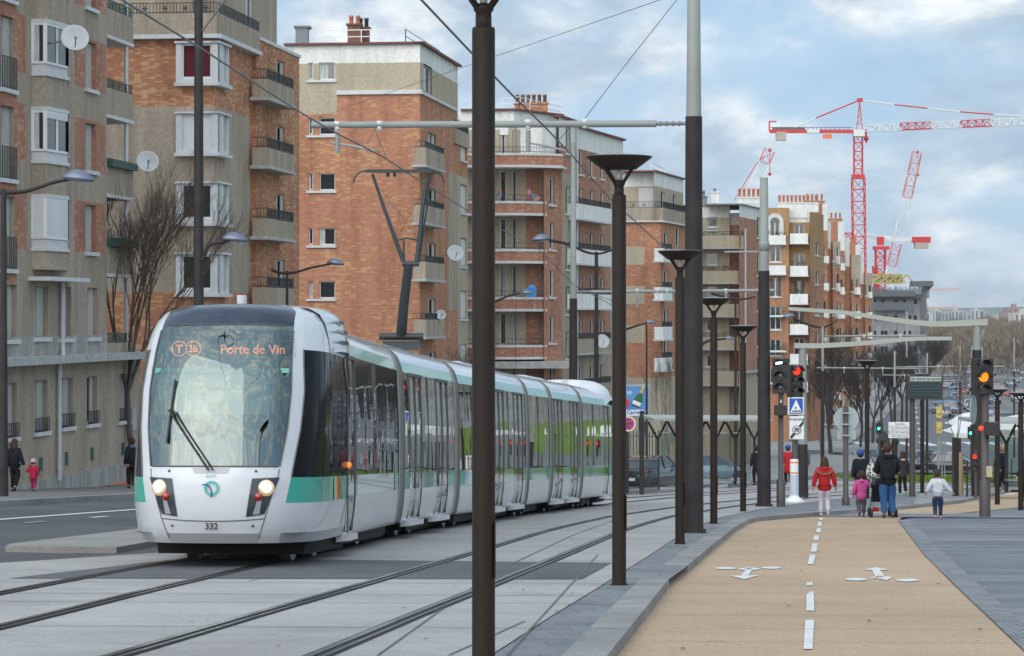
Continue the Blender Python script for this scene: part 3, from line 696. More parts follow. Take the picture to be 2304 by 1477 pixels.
# fleet number and emblem on the nose
mb=MB(); text_mesh(mb,'332',.115,nose_pt(0,.515,.03)-rt*0.0,rt,upv,align='CENTER',bold=.002); mb.build('fleet_number',BLACKT,cabo)
mb=MB(); text_mesh(mb,'RATP',.055,nose_pt(0,1.165,.03),rt,upv,align='CENTER'); mb.build('operator_lettering',LOGOT,cabo)
mb=MB(); c=nose_pt(0,1.03,.03)
n=28
for k in range(n):
    a,b=2*math.pi*k/n,2*math.pi*(k+1)/n
    f=lambda r,t:c+rt*(math.cos(t)*r+.01)+upv*(math.sin(t)*r)
    mb.add([f(.065,a),f(.095,a),f(.095,b),f(.065,b)],[(0,1,2,3)])
em=mb.build('emblem_ring',LOGOT,cabo)
mb=MB(); c2=c-ax*.006; pl=[(-.11,.045),(-.06,.05),(-.015,.02),(.005,-.02),(.015,-.06),(.005,-.115)]
mb.tube([c2+rt*a+upv*b for a,b in pl],.008,4); mb.build('emblem_line',LOGOB,em)
# destination display behind the glass
mb=MB()
def disp(x0,txt,size,w=2.76,bold=.004):
    text_mesh(mb,txt,size,nose_pt(x0,w,-.10)+V((0,0,0)),rt,(upv*1-ax*(-.5)),bold=bold)
dc=nose_pt(0,2.8,-.06)
def dpt(v,w): return M1(.98,v*1.02,w)
text_mesh(mb,'T',.15,dpt(-.63,2.80),rt,upv,bold=.004); text_mesh(mb,'3b',.13,dpt(-.47,2.81),rt,upv,bold=.003)
text_mesh(mb,'Porte de Vin',.168,dpt(-.05,2.79),rt,upv,bold=.0015)
for cx_ in (-.585,-.40):
    for k in range(26):
        a=2*math.pi*k/26; p=dpt(cx_+.096*math.cos(a),2.855+.096*math.sin(a)); mb.box(p.x-.008,p.y-.004,p.z-.008,p.x+.008,p.y+.004,p.z+.008)
# the LED rows: thin dark gaps between rows of dots come from a slatted mask
do=mb.build('destination_display',LEDO,tram)
mb=MB()
for k in range(12): 
    w=2.74+k*.0215
    mb.add([M1(.972,-.74,w),M1(.972,.96,w),M1(.972,.96,w+.0025),M1(.972,-.74,w+.0025)],[(0,1,2,3)])
for k in range(76):
    v=-.72+k*.0215
    mb.add([M1(.9715,v,2.72),M1(.9715,v+.0025,2.72),M1(.9715,v+.0025,3.0),M1(.9715,v,3.0)],[(0,1,2,3)])
mb.build('display_mask',BLACKP,do)
# interior: dark box, blind, dashboard, seat, bulkhead
mb=MB(); mb.add([M1(1.15,-.86,2.60),M1(1.15,.95,2.60),M1(1.4,.80,3.12),M1(1.4,-.80,3.12)],[(0,1,2,3)]); mb.build('display_panel',SEAT,tram)
mb=MB(); mb.add([M1(.72,-.80,1.98),M1(.72,.86,1.98),M1(.76,.88,2.52),M1(.76,-.84,2.52)],[(0,1,2,3)]); 
bl=mb.build('sun_blind',BLIND,tram)
mb=MB(); mb.bar(M1(.74,-.86,2.56),M1(.74,.9,2.56),.05,.06); mb.build('blind_bar',TEALG,bl)
mb=MB(); mb.hexa([M1(.3,-.8,1.1),M1(.3,.8,1.1),M1(1.3,1,1.1),M1(1.3,-1,1.1)],[M1(.35,-.75,1.33),M1(.35,.75,1.33),M1(1.2,.95,1.5),M1(1.2,-.95,1.5)])
mb.hexa([M1(1.7,-.35,1.0),M1(1.7,.35,1.0),M1(1.9,.35,1.0),M1(1.9,-.35,1.0)],[M1(1.8,-.3,2.1),M1(1.8,.3,2.1),M1(1.95,.3,2.1),M1(1.95,-.3,2.1)])
mb.build('dashboard_and_seat',SEAT,tram)
mb=MB(); mb.add([M1(3.6,-1.22,.5),M1(3.6,1.22,.5),M1(3.6,1.1,3.2),M1(3.6,-1.1,3.2)],[(0,1,2,3)]); mb.add([M1(.4,-1.1,.45),M1(3.6,-1.2,.45),M1(3.6,1.2,.45),M1(.4,1.1,.45)],[(0,1,2,3)]); mb.build('cab_bulkhead',SEAT,tram)
# wiper
mb=MB(); b0=nose_pt(-.03,1.25,.05); b1=nose_pt(-.58,2.02,.06); mb.tube([b0,b1],.014,6); mb.tube([nose_pt(.03,1.25,.05),nose_pt(-.53,2.03,.06)],.012,6)
mb.build('wiper_arm',BLACKP,tram)
mb=MB(); mb.bar(nose_pt(-.54,2.42,.03),nose_pt(-.60,1.6,.03),.02,.03); mb.build('wiper_blade',BLACKP,tram)
mb=MB(); patch(mb,[(-.22,1.22),(.2,1.22),(.24,1.30),(-.26,1.30)],.006); mb.build('wiper_well',TGREY,cabo)
# advertising strip on the side band
x=2.35
for k,(wd,mi) in enumerate(((.10,3),(.12,0),(.12,0),(.16,1),(.2,1),(.32,2),(.1,3),(.12,2))):
    mb=MB(); mb.add([M1(x,1.275,.85),M1(x+wd*1.0,1.275,.85),M1(x+wd,1.276,1.16),M1(x,1.276,1.16)],[(0,1,2,3)]); mb.build('picture_strip',STK[mi],cabo); x+=wd
mb=MB(); c=M1(3.1+.0,1.282,1.0)
for k in range(8):
    a=k*math.pi/4+.3; e=c+ax*(.12*math.cos(a))+upv*(.12*math.sin(a)); mb.bar(c,e,.01,.018)
mb.build('flower_print',STK[3],cabo)
mb=MB(); mb.ball(M1(3.82,1.29,1.32),.045,8); mb.build('side_marker_light',mat('marker_orange',(.7,.2,.03),.3,emit=(1,.3,.05),estr=.6),tram)
# profile used by every coach section
PRF=[(.3,1.17),(.36,1.2),(.45,1.22),(.65,1.25),(.88,1.266),(1.17,1.27),(2.0,1.272),(2.88,1.235),(3.06,1.18),(3.15,1.14),(3.24,1.05),(3.32,.93),(3.38,.76),(3.42,.5),(3.44,.0)]
def section(a,b,segs,nm='coach_section',roofbox=True):
    """a,b ground points on the centre line; segs = [(from,to,kind)] along the length in metres"""
    a=V((a[0],a[1],g(*a[:2]))); b=V((b[0],b[1],g(*b[:2]))); d=(b-a).normalized(); r=V((d.y,-d.x,0)).normalized(); Ltot=(b-a).length
    Q=lambda u,v,w:a+d*u+r*v+upv*w
    shell=MB(); roof=MB(); tls={}; wins=[]; doors=[]; grey=MB()
    for (u0,u1,kind) in segs:
        for side in (-1,1):
            for i in range(len(PRF)-1):
                (w0,v0),(w1,v1)=PRF[i],PRF[i+1]; wm=(w0+w1)/2
                q=[Q(u0,side*v0,w0),Q(u1,side*v0,w0),Q(u1,side*v1,w1),Q(u0,side*v1,w1)]
                if wm>3.06: roof.add(q,[(0,1,2,3)],0,True)
                elif wm>2.88: tls.setdefault((side,1,0),MB()).add(q,[(0,1,2,3)],0,True)
                elif kind=='w' and 1.17<wm<2.88 and u1-u0>.15:
                    wins.append((u0,u1,side,True,q))
                elif kind=='win' and .88<wm<2.88:
                    wins.append((u0,u1,side,wm>1.17,q))
                elif kind=='door' and .36<wm<2.88: doors.append((u0,u1,side,q))
                else: (tls.setdefault((side,0,u0),MB()) if (.88<wm<1.17 and kind!='door') else shell).add(q,[(0,1,2,3)],0,True)
    for (u0,u1,kind) in segs: shell.add([Q(u0,-1.17,.3),Q(u1,-1.17,.3),Q(u1,1.17,.3),Q(u0,1.17,.3)],[(0,1,2,3)])
    so_=shell.build(nm,TW,tram); weld(so_)
    ro=roof.build('roof_skin',TROOF,so_); weld(ro)
    for k in sorted(tls): to=tls[k].build('teal_band',TEAL,so_); weld(to)
    bys={}
    for (u0,u1,side,hi,q) in wins: bys.setdefault((u0,u1,side,hi),MB()).add([p-r*side*.006 for p in q],[(0,1,2,3)],0,True)
    for k,m_ in bys.items(): m_.build('window' if k[3] else 'lower_panel',TSIDEG if k[3] else TEALG,so_)
    bys={}
    for (u0,u1,side,q) in doors: bys.setdefault((u0,u1,side),MB()).add([p-r*side*.012 for p in q],[(0,1,2,3)],0,True)
    for k,m_ in bys.items():
        dd=m_.build('door',TSIDEG,so_)
        u0,u1,side=k; mb=MB(); mid=(u0+u1)/2
        for u in ((u0,mid,u1) if u1-u0>1 else (u0,u1)):
            mb.bar(Q(u,side*1.21,.37),Q(u,side*1.268,1.2),.022,.03); mb.bar(Q(u,side*1.268,1.2),Q(u,side*1.268,2.0),.022,.03); mb.bar(Q(u,side*1.268,2.0),Q(u,side*1.234,2.88),.022,.03)
        mb.bar(Q(u0,side*1.245,2.86),Q(u1,side*1.245,2.86),.04,.05)
        mb.build('door_frame',TGASK,so_)
        mb=MB(); mb.hexa([Q(u0-.06,side*1.1,.22),Q(u1+.06,side*1.1,.22),Q(u1+.06,side*1.29,.24),Q(u0-.06,side*1.29,.24)],[Q(u0-.06,side*1.1,.33),Q(u1+.06,side*1.1,.33),Q(u1+.06,side*1.29,.33),Q(u0-.06,side*1.29,.33)]); mb.build('door_step',TW,so_)
    for (u0,u1,kind) in segs:
        if kind=='win' and u1-u0>1.6:
            mb=MB(); um=u0+(u1-u0)*.42
            for side in (-1,1): mb.bar(Q(um,side*1.277,1.18),Q(um,side*1.242,2.87),.03,.012)
            mb.build('window_divider',TGASK,so_)
    # end cover, floor
    mb=MB(); mb.box(0,0,0,0,0,0) if False else None
    for u in (segs[0][0],segs[-1][1]):
        pts=[Q(u,v,w) for w,v in PRF]+[Q(u,-v,w) for w,v in reversed(PRF[:-1])]
        mb=MB(); mb.add(pts,[tuple(range(len(pts)))]); mb.build('end_wall',TBELL,so_)
    if roofbox:
        mb=MB(); u0=segs[0][0]+.7; u1=segs[-1][1]-.7
        mb.hexa([Q(u0,-.55,3.38),Q(u1,-.55,3.38),Q(u1,.55,3.38),Q(u0,.55,3.38)],[Q(u0+.5,-.4,3.5),Q(u1-.5,-.4,3.5),Q(u1-.5,.4,3.5),Q(u0+.5,.4,3.5)])
        mb.build('roof_equipment',TROOF,so_,bevel=.06)
    return Q,so_
def bellows(a,b):
    a=V((a[0],a[1],g(*a[:2]))); b=V((b[0],b[1],g(*b[:2]))); d=(b-a).normalized(); r=V((d.y,-d.x,0)).normalized()
    mb=MB(); n=8
    rings=[]
    for k in range(n+1):
        c=a+(b-a)*(k/n); s=.985 if k%2 else .955
        rings.append([c+r*(v*s)+upv*(w*s+.03) for w,v in PRF]+[c-r*(v*s)+upv*(w*s+.03) for w,v in reversed(PRF)])
    m=len(rings[0])
    for k in range(n):
        vs=rings[k]+rings[k+1]; mb.add(vs,[(i,i+1,m+i+1,m+i) for i in range(m-1)])
    mb.build('articulation_bellows',TBELL,tram)
    mb=MB()   # grey cover blades on both sides of the joint
    for sgn in (-1,1):
        for i in range(len(PRF)-1):
            (w0,v0),(w1,v1)=PRF[i],PRF[i+1]
            p=a-d*.03; q=a+d*.17
            mb.add([p+r*sgn*(v0+.004)+upv*w0,q+r*sgn*(v0+.004)+upv*w0,q+r*sgn*(v1+.004)+upv*w1,p+r*sgn*(v1+.004)+upv*w1],[(0,1,2,3)],0,True)
    mb.build('joint_cover',mat_joint,tram)
mat_joint=mat('joint_grey',(.27,.26,.24),.4)
def cl(Y): 
    for (a,b) in zip(LCT,LCT[1:]):
        if a[1]<=Y<=b[1]: return (a[0]+(b[0]-a[0])*(Y-a[1])/(b[1]-a[1]),Y)
    return LCT[-1]
LCT=[(-3.85,34.1),(-3.12,45.5),(-2.33,52.4),(-1.72,56.3),(-.88,62.5),(-.27,66.3),(.62,71.5),(1.6,77.3),(2.3,81.0)]
def at_len(Y0,Y1,fr):
    L_=Y1-Y0; return [(f0,f1,k) for f0,f1,k in fr]
# section 1 behind the cab (same axis as the nose)
section(cl(34.1),cl(45.2),[(3.86,3.95,'w'),(3.95,4.85,'door'),(4.85,5.05,'w'),(5.05,10.1,'win'),(10.1,10.75,'w')])
bellows(M1(10.75,0,0)[:2],cl(45.75))
section(cl(45.75),cl(52.1),[(0,.6,'w'),(.6,2.0,'door'),(2.0,3.9,'win'),(3.9,5.4,'door'),(5.4,6.3,'w')])
bellows(cl(52.08),cl(52.75))
section(cl(52.75),cl(56.2),[(0,.55,'w'),(.55,2.9,'win'),(2.9,3.4,'w')],roofbox=False)
bellows(cl(56.1),cl(56.7))
section(cl(56.7),cl(62.2),[(0,.4,'w'),(.4,1.8,'door'),(1.8,3.5,'win'),(3.5,5.0,'door'),(5.0,5.5,'w')])
bellows(cl(62.15),cl(62.75))
section(cl(62.75),cl(66.0),[(0,.4,'w'),(.4,2.9,'win'),(2.9,3.3,'w')],roofbox=False)
bellows(cl(66.0),cl(66.6))
section(cl(66.6),cl(71.2),[(0,.3,'w'),(.3,1.6,'door'),(1.6,3.0,'win'),(3.0,4.3,'door'),(4.3,4.7,'w')])
bellows(cl(71.2),cl(71.8))
Q7,s7=section(cl(71.8),cl(78.5),[(0,.4,'w'),(.4,4.1,'win'),(4.1,4.3,'w'),(4.3,5.1,'door'),(5.1,6.7,'w')],roofbox=False)
mb=MB()   # rear cab fairing seen above the roof
ring=[]
for k in range(7):
    u=4.6+.45*k/2; s=1.0+.06*math.sin(math.pi*k/6); ring.append([Q7(u,v*s,w*s if w>2.8 else w) for w,v in PRF if w>=2.8]+[Q7(u,-v*s,w*s) for w,v in reversed([q for q in PRF if q[0]>=2.8])])
for k in range(6):
    m=len(ring[0]); mb.add(ring[k]+ring[k+1],[(i,i+1,m+i+1,m+i) for i in range(m-1)],0,True)
mb.build('rear_fairing',TW,tram)
# bogies and underframe
BOG=mat('underframe',(.012,.012,.012),.8)
for Y in (37.5,42.5,49,54.5,59.5,64.4,69,74,77):
    c=cl(Y); z=g(*c); mb=MB(); d=V((.11,1,-SL)).normalized(); r=V((d.y,-d.x,0)).normalized(); c=V((c[0],c[1],z))
    mb.hexa([c-d*1.5-r*1.0+upv*.12,c-d*1.5+r*1.0+upv*.12,c+d*1.5+r*1.0+upv*.12,c+d*1.5-r*1.0+upv*.12],[c-d*1.5-r*1.05+upv*.5,c-d*1.5+r*1.05+upv*.5,c+d*1.5+r*1.05+upv*.5,c+d*1.5-r*1.05+upv*.5])
    b_=mb.build('bogie',BOG,tram)
    for s in (-1,1):
        for e in (-.8,.8):
            mb=MB(); mb.lathe(c+d*e+r*s*.65+upv*.3,[(.001,-.07),(.3,-.07),(.3,.07),(.001,.07)],18,0,False,r); mb.build('wheel',STEEL,b_)
mb=MB(); mb.hexa([M1(2.8,-.9,.14),M1(2.8,.9,.14),M1(10,1.1,.14),M1(10,-1.1,.14)],[M1(1.9,-.9,.42),M1(1.9,.9,.42),M1(10,1.15,.42),M1(10,-1.15,.42)]); mb.build('underframe',BOG,tram)
# roof aerial
mb=MB(); mb.tube([M1(3.0,-.1,3.48),M1(3.0,-.1,3.68)],.07,10); mb.build('roof_aerial',TW,tram)
# pantograph
PG=mat('pantograph_grey',(.05,.058,.062),.5,metal=.4)
D=53.5
def pp(x,y,dd=0): return P(x,y,D+dd)
b0=pp(903,752,.6)
mb=MB(); mb.tube([b0,pp(908,690,.35),pp(920,592,0)],[.11,.10,.09],10); arm=mb.build('pantograph_arm',PG,tram)
mb=MB(); mb.box(b0.x-.35,b0.y-.6,b0.z-.32,b0.x+.35,b0.y+.6,b0.z-.14); mb.tube([b0+V((-.45,0,-.05)),b0+V((.45,0,-.05))],.07,8); mb.build('pantograph_base',PG,tram)
mb=MB(); mb.tube([pp(905,594),pp(943,594)],.055,8); mb.tube([pp(838,392),pp(864,468),pp(908,590)],[.028,.036,.045],8); mb.tube([pp(963,392),pp(951,470),pp(938,592)],[.03,.045,.05],8); mb.tube([pp(967,395,.2),pp(960,470,.1),pp(943,590)],.02,6)
mb.tube([pp(893,541),pp(915,536),pp(940,541)],.022,6); mb.tube([pp(908,541),pp(909,590)],.022,6); mb.build('pantograph_frame',PG,tram)
mb=MB(); mb.tube([pp(893,536),pp(955,425)],.006,4); mb.tube([pp(940,536),pp(860,430)],.005,4); mb.build('bracing_wire',WIRE,tram)
mb=MB(); mb.bar(pp(822,386,-.1),pp(972,386,-.1),.05,.06); mb.bar(pp(826,384,.25),pp(968,384,.25),.04,.04); mb.box(*pp(869,397,0),*(pp(877,388,.2))); mb.box(*pp(884,397,0),*(pp(892,388,.2)))
for s,cx_ in ((-1,822),(1,972)):
    for dd in (-.1,.25):
        mb.tube([pp(cx_,384,dd),pp(cx_+s*12,388,dd),pp(cx_+s*22,397,dd),pp(cx_+s*28,412,dd)],.018,6)
mb.build('collector_head',PG,tram)
# little lettering on the side
mb=MB(); text_mesh(mb,'332',.06,M1(3.3,1.272,.76),ax,upv); mb.build('side_number',BLACKT,cabo)
# ---------- buildings ----------
class Fac:
    """vertical wall plane through a known spot; photo pixels are turned into metres along it (u) and heights (z)"""
    def __init__(s,p0,d): s.p=V((p0[0],p0[1])); s.d=V(d).normalized(); s.n=V((s.d.y,-s.d.x))   # n = outward, to the right of d
    def uz(s,x,y):
        k=(x-CX)/F
        # p.x+u dx = k*(p.y+u dy)
        u=(k*s.p.y-s.p.x)/(s.d.x-k*s.d.y); Y=s.p.y+u*s.d.y
        return u,CH-(y-HY)/F*Y
    def pt(s,u,z,o=0): return V((s.p.x+s.d.x*u+s.n.x*o,s.p.y+s.d.y*u+s.n.y*o,z))
    def rect(s,x0,y0,x1,y1):
        u0,z1=s.uz(x0,y0); u1,z0=s.uz(x1,y1)
        if u0>u1: u0,u1=u1,u0
        return (u0,u1,min(z0,z1),max(z0,z1))
def fbox(mb,f,u0,u1,z0,z1,o0,o1,mi=0):
    mb.hexa([f.pt(u0,z0,o0),f.pt(u1,z0,o0),f.pt(u1,z0,o1),f.pt(u0,z0,o1)],[f.pt(u0,z1,o0),f.pt(u1,z1,o0),f.pt(u1,z1,o1),f.pt(u0,z1,o1)],mi)
def wallgrid(mb,f,u0,u1,z0,z1,ops,zones,rev=.22,base=0,off=0):
    U=sorted({round(x,3) for x in [u0,u1]+[c for r in ops for c in r[:2]]+[c for r in zones for c in r[:2]] if u0-1e-3<=x<=u1+1e-3})
    Z=sorted({round(x,3) for x in [z0,z1]+[c for r in ops for c in r[2:4]]+[c for r in zones for c in r[2:4]] if z0-1e-3<=x<=z1+1e-3})
    for a,b in zip(U,U[1:]):
        for c,d in zip(Z,Z[1:]):
            um,zm=(a+b)/2,(c+d)/2
            if any(r[0]<um<r[1] and r[2]<zm<r[3] for r in ops): continue
            mi=base
            for r in zones:
                if r[0]<um<r[1] and r[2]<zm<r[3]: mi=r[4]
            mb.add([f.pt(a,c,off),f.pt(b,c,off),f.pt(b,d,off),f.pt(a,d,off)],[(0,1,2,3)],mi)
    for r in ops:
        a,b,c,d=r[:4]; mi=base
        for q in zones:
            if q[0]-.01<=a and b<=q[1]+.01 and q[2]-.3<c and d<q[3]+.3: mi=q[4]
        p=[f.pt(a,c,off),f.pt(b,c,off),f.pt(b,d,off),f.pt(a,d,off)]; q=[f.pt(a,c,off-rev),f.pt(b,c,off-rev),f.pt(b,d,off-rev),f.pt(a,d,off-rev)]
        for i in range(4): mb.add([p[i],p[(i+1)%4],q[(i+1)%4],q[i]],[(0,1,2,3)],mi)
RW=random.Random(11)
def window(par,f,r,style='two',rev=.2,off=0,sill=True,shut=None,bar=None,simple=False,framem=None,sillm=None):
    a,b,c,d=r[:4]; o=off-rev+.0; fr=MB(); w=.06
    fm=framem or PVC
    fbox(fr,f,a,b,c,c+w*1.3,o,o+.07); fbox(fr,f,a,b,d-w,d,o,o+.07); fbox(fr,f,a,a+w,c+w*1.3,d-w,o,o+.07); fbox(fr,f,b-w,b,c+w*1.3,d-w,o,o+.07)
    if style=='two' and b-a>.75: m=(a+b)/2; fbox(fr,f,m-.045,m+.045,c+w*1.3,d-w,o+.01,o+.075)
    if style=='door': fbox(fr,f,a+w,b-w,c+.7,c+.78,o+.01,o+.07)
    wo=fr.build('window',fm,par)
    pn=MB(); pn.add([f.pt(a,c,o+.02),f.pt(b,c,o+.02),f.pt(b,d,o+.02),f.pt(a,d,o+.02)],[(0,1,2,3)]); pn.build('pane',PANE,wo)
    if not simple and RW.random()<.45 and shut not in('full',):
        cu=MB(); k=RW.uniform(.2,.5); s=RW.random()<.5; x0,x1=(a+w,a+w+(b-a)*k) if s else (b-w-(b-a)*k,b-w)
        cu.add([f.pt(x0,c+w,o+.026),f.pt(x1,c+w,o+.026),f.pt(x1,d-w,o+.026),f.pt(x0,d-w,o+.026)],[(0,1,2,3)]); cu.build('curtain',CURT,wo)
    if sill:
        s=MB(); fbox(s,f,a-.12,b+.12,c-.13,c,off-rev,off+.11); s.build('sill',sillm or TRIM,wo)
    if shut:
        s=MB(); mm=SHUT
        if shut=='full': mm=SHUTW; n=int((d-c-.1)/.12); zz=c+.06; lst=[(a+.05,b-.05,zz,d-.05)]
        elif shut=='half': mm=SHUTW; lst=[(a+.05,b-.05,c+(d-c)*RW.uniform(.35,.75),d-.05)]
        elif shut=='right': lst=[(a+(b-a)*.5,b-.02,c+.02,d-.02)]
        elif shut=='both': lst=[(a+.02,a+(b-a)*.33,c+.02,d-.02),(b-(b-a)*.33,b-.02,c+.02,d-.02)]
        elif shut=='dark': mm=WOODD; lst=[(a+.02,a+(b-a)*.26,c+.02,d-.02),(b-(b-a)*.26,b-.02,c+.02,d-.02)]
        for (x0,x1,y0,y1) in lst:
            fbox(s,f,x0,x1,y0,y1,o+.085,o+.12)
            if not simple:
                k=y0+.05
                while k<y1-.05: fbox(s,f,x0+.04,x1-.04,k,k+.03,o+.12,o+.13); k+=.11
        s.build('shutter',mm,wo)
    if bar:
        s=MB(); railing(s,f,a-.03,b+.03,c,c+bar,off+.06,n=max(4,int((b-a)/.16)),rings=False); s.build('guard_rail',RAIL,wo)
    return wo
def railing(mb,f,u0,u1,z0,z1,o,n=None,rings=True,ret=0,r=.014):
    n=n or max(2,int((u1-u0)/.14))
    for z in (z0+.06,z1): fbox(mb,f,u0,u1,z-.015,z+.015,o-.015,o+.015)
    for k in range(n+1):
        u=u0+(u1-u0)*k/n; fbox(mb,f,u-r*.8,u+r*.8,z0,z1,o-r*.8,o+r*.8)
    if rings:
        for k in range(0,n,6):
            c=u0+(u1-u0)*(k+.5)/n; q=(z1-z0)*.28
            fbox(mb,f,c-q,c+q,(z0+z1)/2-.02,(z0+z1)/2+.02,o-.02,o+.02); fbox(mb,f,c-.02,c+.02,(z0+z1)/2-q,(z0+z1)/2+q,o-.02,o+.02)
    if ret:
        for u in (u0,u1):
            for z in (z0+.06,z1): mb.bar(f.pt(u,z,o),f.pt(u,z,o-ret),.03,.03)
            for k in range(1,int(ret/.14)): mb.bar(f.pt(u,z0,o-k*.14),f.pt(u,z1,o-k*.14),.02,.02)
def balcony(par,f,u0,u1,zf,h=.62,depth=.9,m=STUC,rail=.38,slab=.14,railm=RAIL,off=0,solid=True,plants=None,overhang=.06):
    mb=MB(); fbox(mb,f,u0-overhang,u1+overhang,zf-slab,zf,off-.1,off+depth+.06); b=mb.build('balcony',LEDGE if m is not WHITE else TRIM,par)
    if solid:
        mb=MB(); fbox(mb,f,u0,u1,zf,zf+h,off+depth-.1,off+depth); fbox(mb,f,u0,u0+.1,zf,zf+h,off,off+depth-.1); fbox(mb,f,u1-.1,u1,zf,zf+h,off,off+depth-.1); mb.build('parapet',m,b)
    if rail:
        z0=zf+(h if solid else 0); mb=MB(); railing(mb,f,u0+.03,u1-.03,z0,z0+rail,off+depth-.05,ret=depth-.05); mb.build('railing',railm,b)
    if plants:
        mb=MB(); R=RW; z0=zf+(h if solid else .1)
        for k in range(int((u1-u0)*14)):
            u=R.uniform(u0,u1); c=f.pt(u,z0+R.uniform(0,.45),off+depth-R.uniform(-.08,.3))
            for j in range(5):
                a=V((R.uniform(-1,1),R.uniform(-1,1),R.uniform(-.6,1)))*.13; b2=V((R.uniform(-1,1),R.uniform(-1,1),R.uniform(-.6,1)))*.13
                mb.add([c,c+a,c+b2],[(0,1,2)])
        mb.build('plants',plants,b)
    return b
def uo(f,x,o): return Fac(f.pt(0,0,o)[:2],f.d).uz(x,0)[0]
def solidbody(mb,pts,z0,z1,mi=0,mtop=0):
    mb.prism(pts,z0,z1,mi,mtop)
def pots(par,c,n,dx,m=TERRA,h=.7,stackm=BRICKD,sh=1.2,sz=(1.6,.6)):
    mb=MB(); mb.box(c[0]-sz[0]/2,c[1]-sz[1]/2,c[2],c[0]+sz[0]/2,c[1]+sz[1]/2,c[2]+sh); mb.box(c[0]-sz[0]/2-.08,c[1]-sz[1]/2-.08,c[2]+sh,c[0]+sz[0]/2+.08,c[1]+sz[1]/2+.08,c[2]+sh+.1)
    ch=mb.build('chimney',stackm,par)
    for k in range(n):
        x=c[0]-sz[0]/2+sz[0]*(k+.5)/n; mb=MB(); mb.lathe((x,c[1],c[2]+sh+.1),[(.13,0),(.11,h*.7),(.14,h*.72),(.13,h),(.001,h)],8); mb.build('chimney_pot',m,ch)
def roofrail(par,pts,z,h=1.0,m=SIGNW):
    mb=MB()
    for a,b in zip(pts,pts[1:]):
        a=V((*a,z));b=V((*b,z)); n=max(1,int((b-a).length/1.8))
        for hh in (h,h*.55): mb.bar(a+upv*hh,b+upv*hh,.05,.05)
        for k in range(n+1): p=a+(b-a)*(k/n); mb.bar(p,p+upv*h,.05,.05)
    mb.build('roof_railing',m,par)
def dish(par,f,u,z,r=.45,o=.7,m=DISH,facing=(.25,-1,.35)):
    c=f.pt(u,z,o); mb=MB(); ax_=V(facing); mb.lathe(c,[(.001,.0),(r*.5,.03),(r*.85,.09),(r,.13),(r*.98,.14),(r*.8,.10),(.001,.02)],20,0,True,-ax_*-1)
    d=mb.build('satellite_dish',m,par); mb=MB(); n_=ax_.normalized(); mb.tube([c+V((0,0,-r)),c+n_*.45+V((0,0,-r*.3))],.02,6); mb.ball(c+n_*.45+V((0,0,-r*.3)),.05,6); mb.tube([c,f.pt(u,z-.2,.0)],.03,6); mb.build('dish_arm',GREYP,d)
def bld(name,f,label,cat='apartment building'):
    return root(name,(f.p.x,f.p.y,g(f.p.x,f.p.y)),label,cat)
def backbody(par,f,u0,u1,z0,z1,depth,mats,mi=0,roof=1,nm='side_walls'):
    """the rest of the volume behind a facade"""
    mb=MB(); a,b,c,d=f.pt(u0,0,-.35),f.pt(u1,0,-.35),f.pt(u1,0,-depth),f.pt(u0,0,-depth)
    mb.prism([(p.x,p.y) for p in (a,b,c,d)],z0,z1-.02,0,1); return mb.build(nm,mats,par)
def endcap(mb,f,u,z0,z1,o0,o1,mi=0): mb.add([f.pt(u,z0,o0),f.pt(u,z0,o1),f.pt(u,z1,o1),f.pt(u,z1,o0)],[(0,1,2,3)],mi)
SD=(.133,1)
# ===== B1: beige block on the left edge, facade runs along the street =====
f1=Fac((-27+.133*70,70),SD); zg=g(-16,85)-.3
B1=bld('apartment_block',f1,'grey beige block at the left edge with bay windows and loggias above a low annex')
uA=f1.uz(-25,0)[0]; uM=f1.uz(240,0)[0]; uE=f1.uz(300,0)[0]
ops=[];zones=[];W1=[]
BR=1
def op(l,*a): l.append(a)
FH=2.83
zb=f1.uz(112,443)[1]                                  # top of the lowest bay
rows=[]
ref=[(237,345),(30,150)]
bay=[]
for k in range(6):
    zt=zb+k*FH; bay.append(zt)
ubay0,ubay1=f1.uz(66,0)[0],f1.uz(163,0)[0]
ubr=[f1.uz(x,0)[0] for x in (163,192,218,237)]
for k,zt in enumerate(bay):
    z1=zt-.08; z0=zt-1.72
    r=(ubr[1],ubr[2]-.1,z0,z1); ops.append(r); W1.append((r,'right',None))
    zones.append((ubr[0]+.25,ubr[3],z0-.03,z1+.1,BR))
    ops.append((ubay0+.25,ubay1-.9,z0+.1,z1)); 
    r=(f1.uz(2,0)[0],f1.uz(35,0)[0]-.1,z0-.75,z1-.1); ops.append(r); W1.append((r,'right',1.0))
    zones.append((f1.uz(-25,0)[0],f1.uz(58,0)[0],z0-.1,z1+.1,BR)); zones.append((f1.uz(-25,0)[0],f1.uz(38,0)[0],z0-1.3,z0,BR))
# first floor windows above the ledge
zl=f1.uz(150,797)[1]
for (x0,x1,y0,y1,bar) in ((16,38,642,765,0),(76,108,645,760,0),(134,160,646,762,0),(197,220,648,760,0)):
    a,b,c,d=f1.rect(x0,y0,x1,y1); c=f1.uz((x0+x1)/2,y1)[1]; d=f1.uz((x0+x1)/2,y0)[1]; r=(a,b,c,d); ops.append(r); W1.append((r,'right',None))
for (x0,x1,y0,y1) in ((13,38,862,985),(78,107,856,972),(139,164,851,961),(196,219,847,954),(268,289,842,947)):
    xm=(x0+x1)/2; a=f1.uz(x0,0)[0]; b=f1.uz(x1,0)[0]; c=f1.uz(xm,y1)[1]; d=f1.uz(xm,y0)[1]; r=(a,b,c,d); ops.append(r); W1.append((r,'right' if x0!=196 else 'dk',.45))
for a,b in ((-25,0),): pass
ztop1=bay[5]+1.2
mb=MB(); up_=[r for r in ops if r[2]>zl]; lo=[r for r in ops if r[3]<zl]
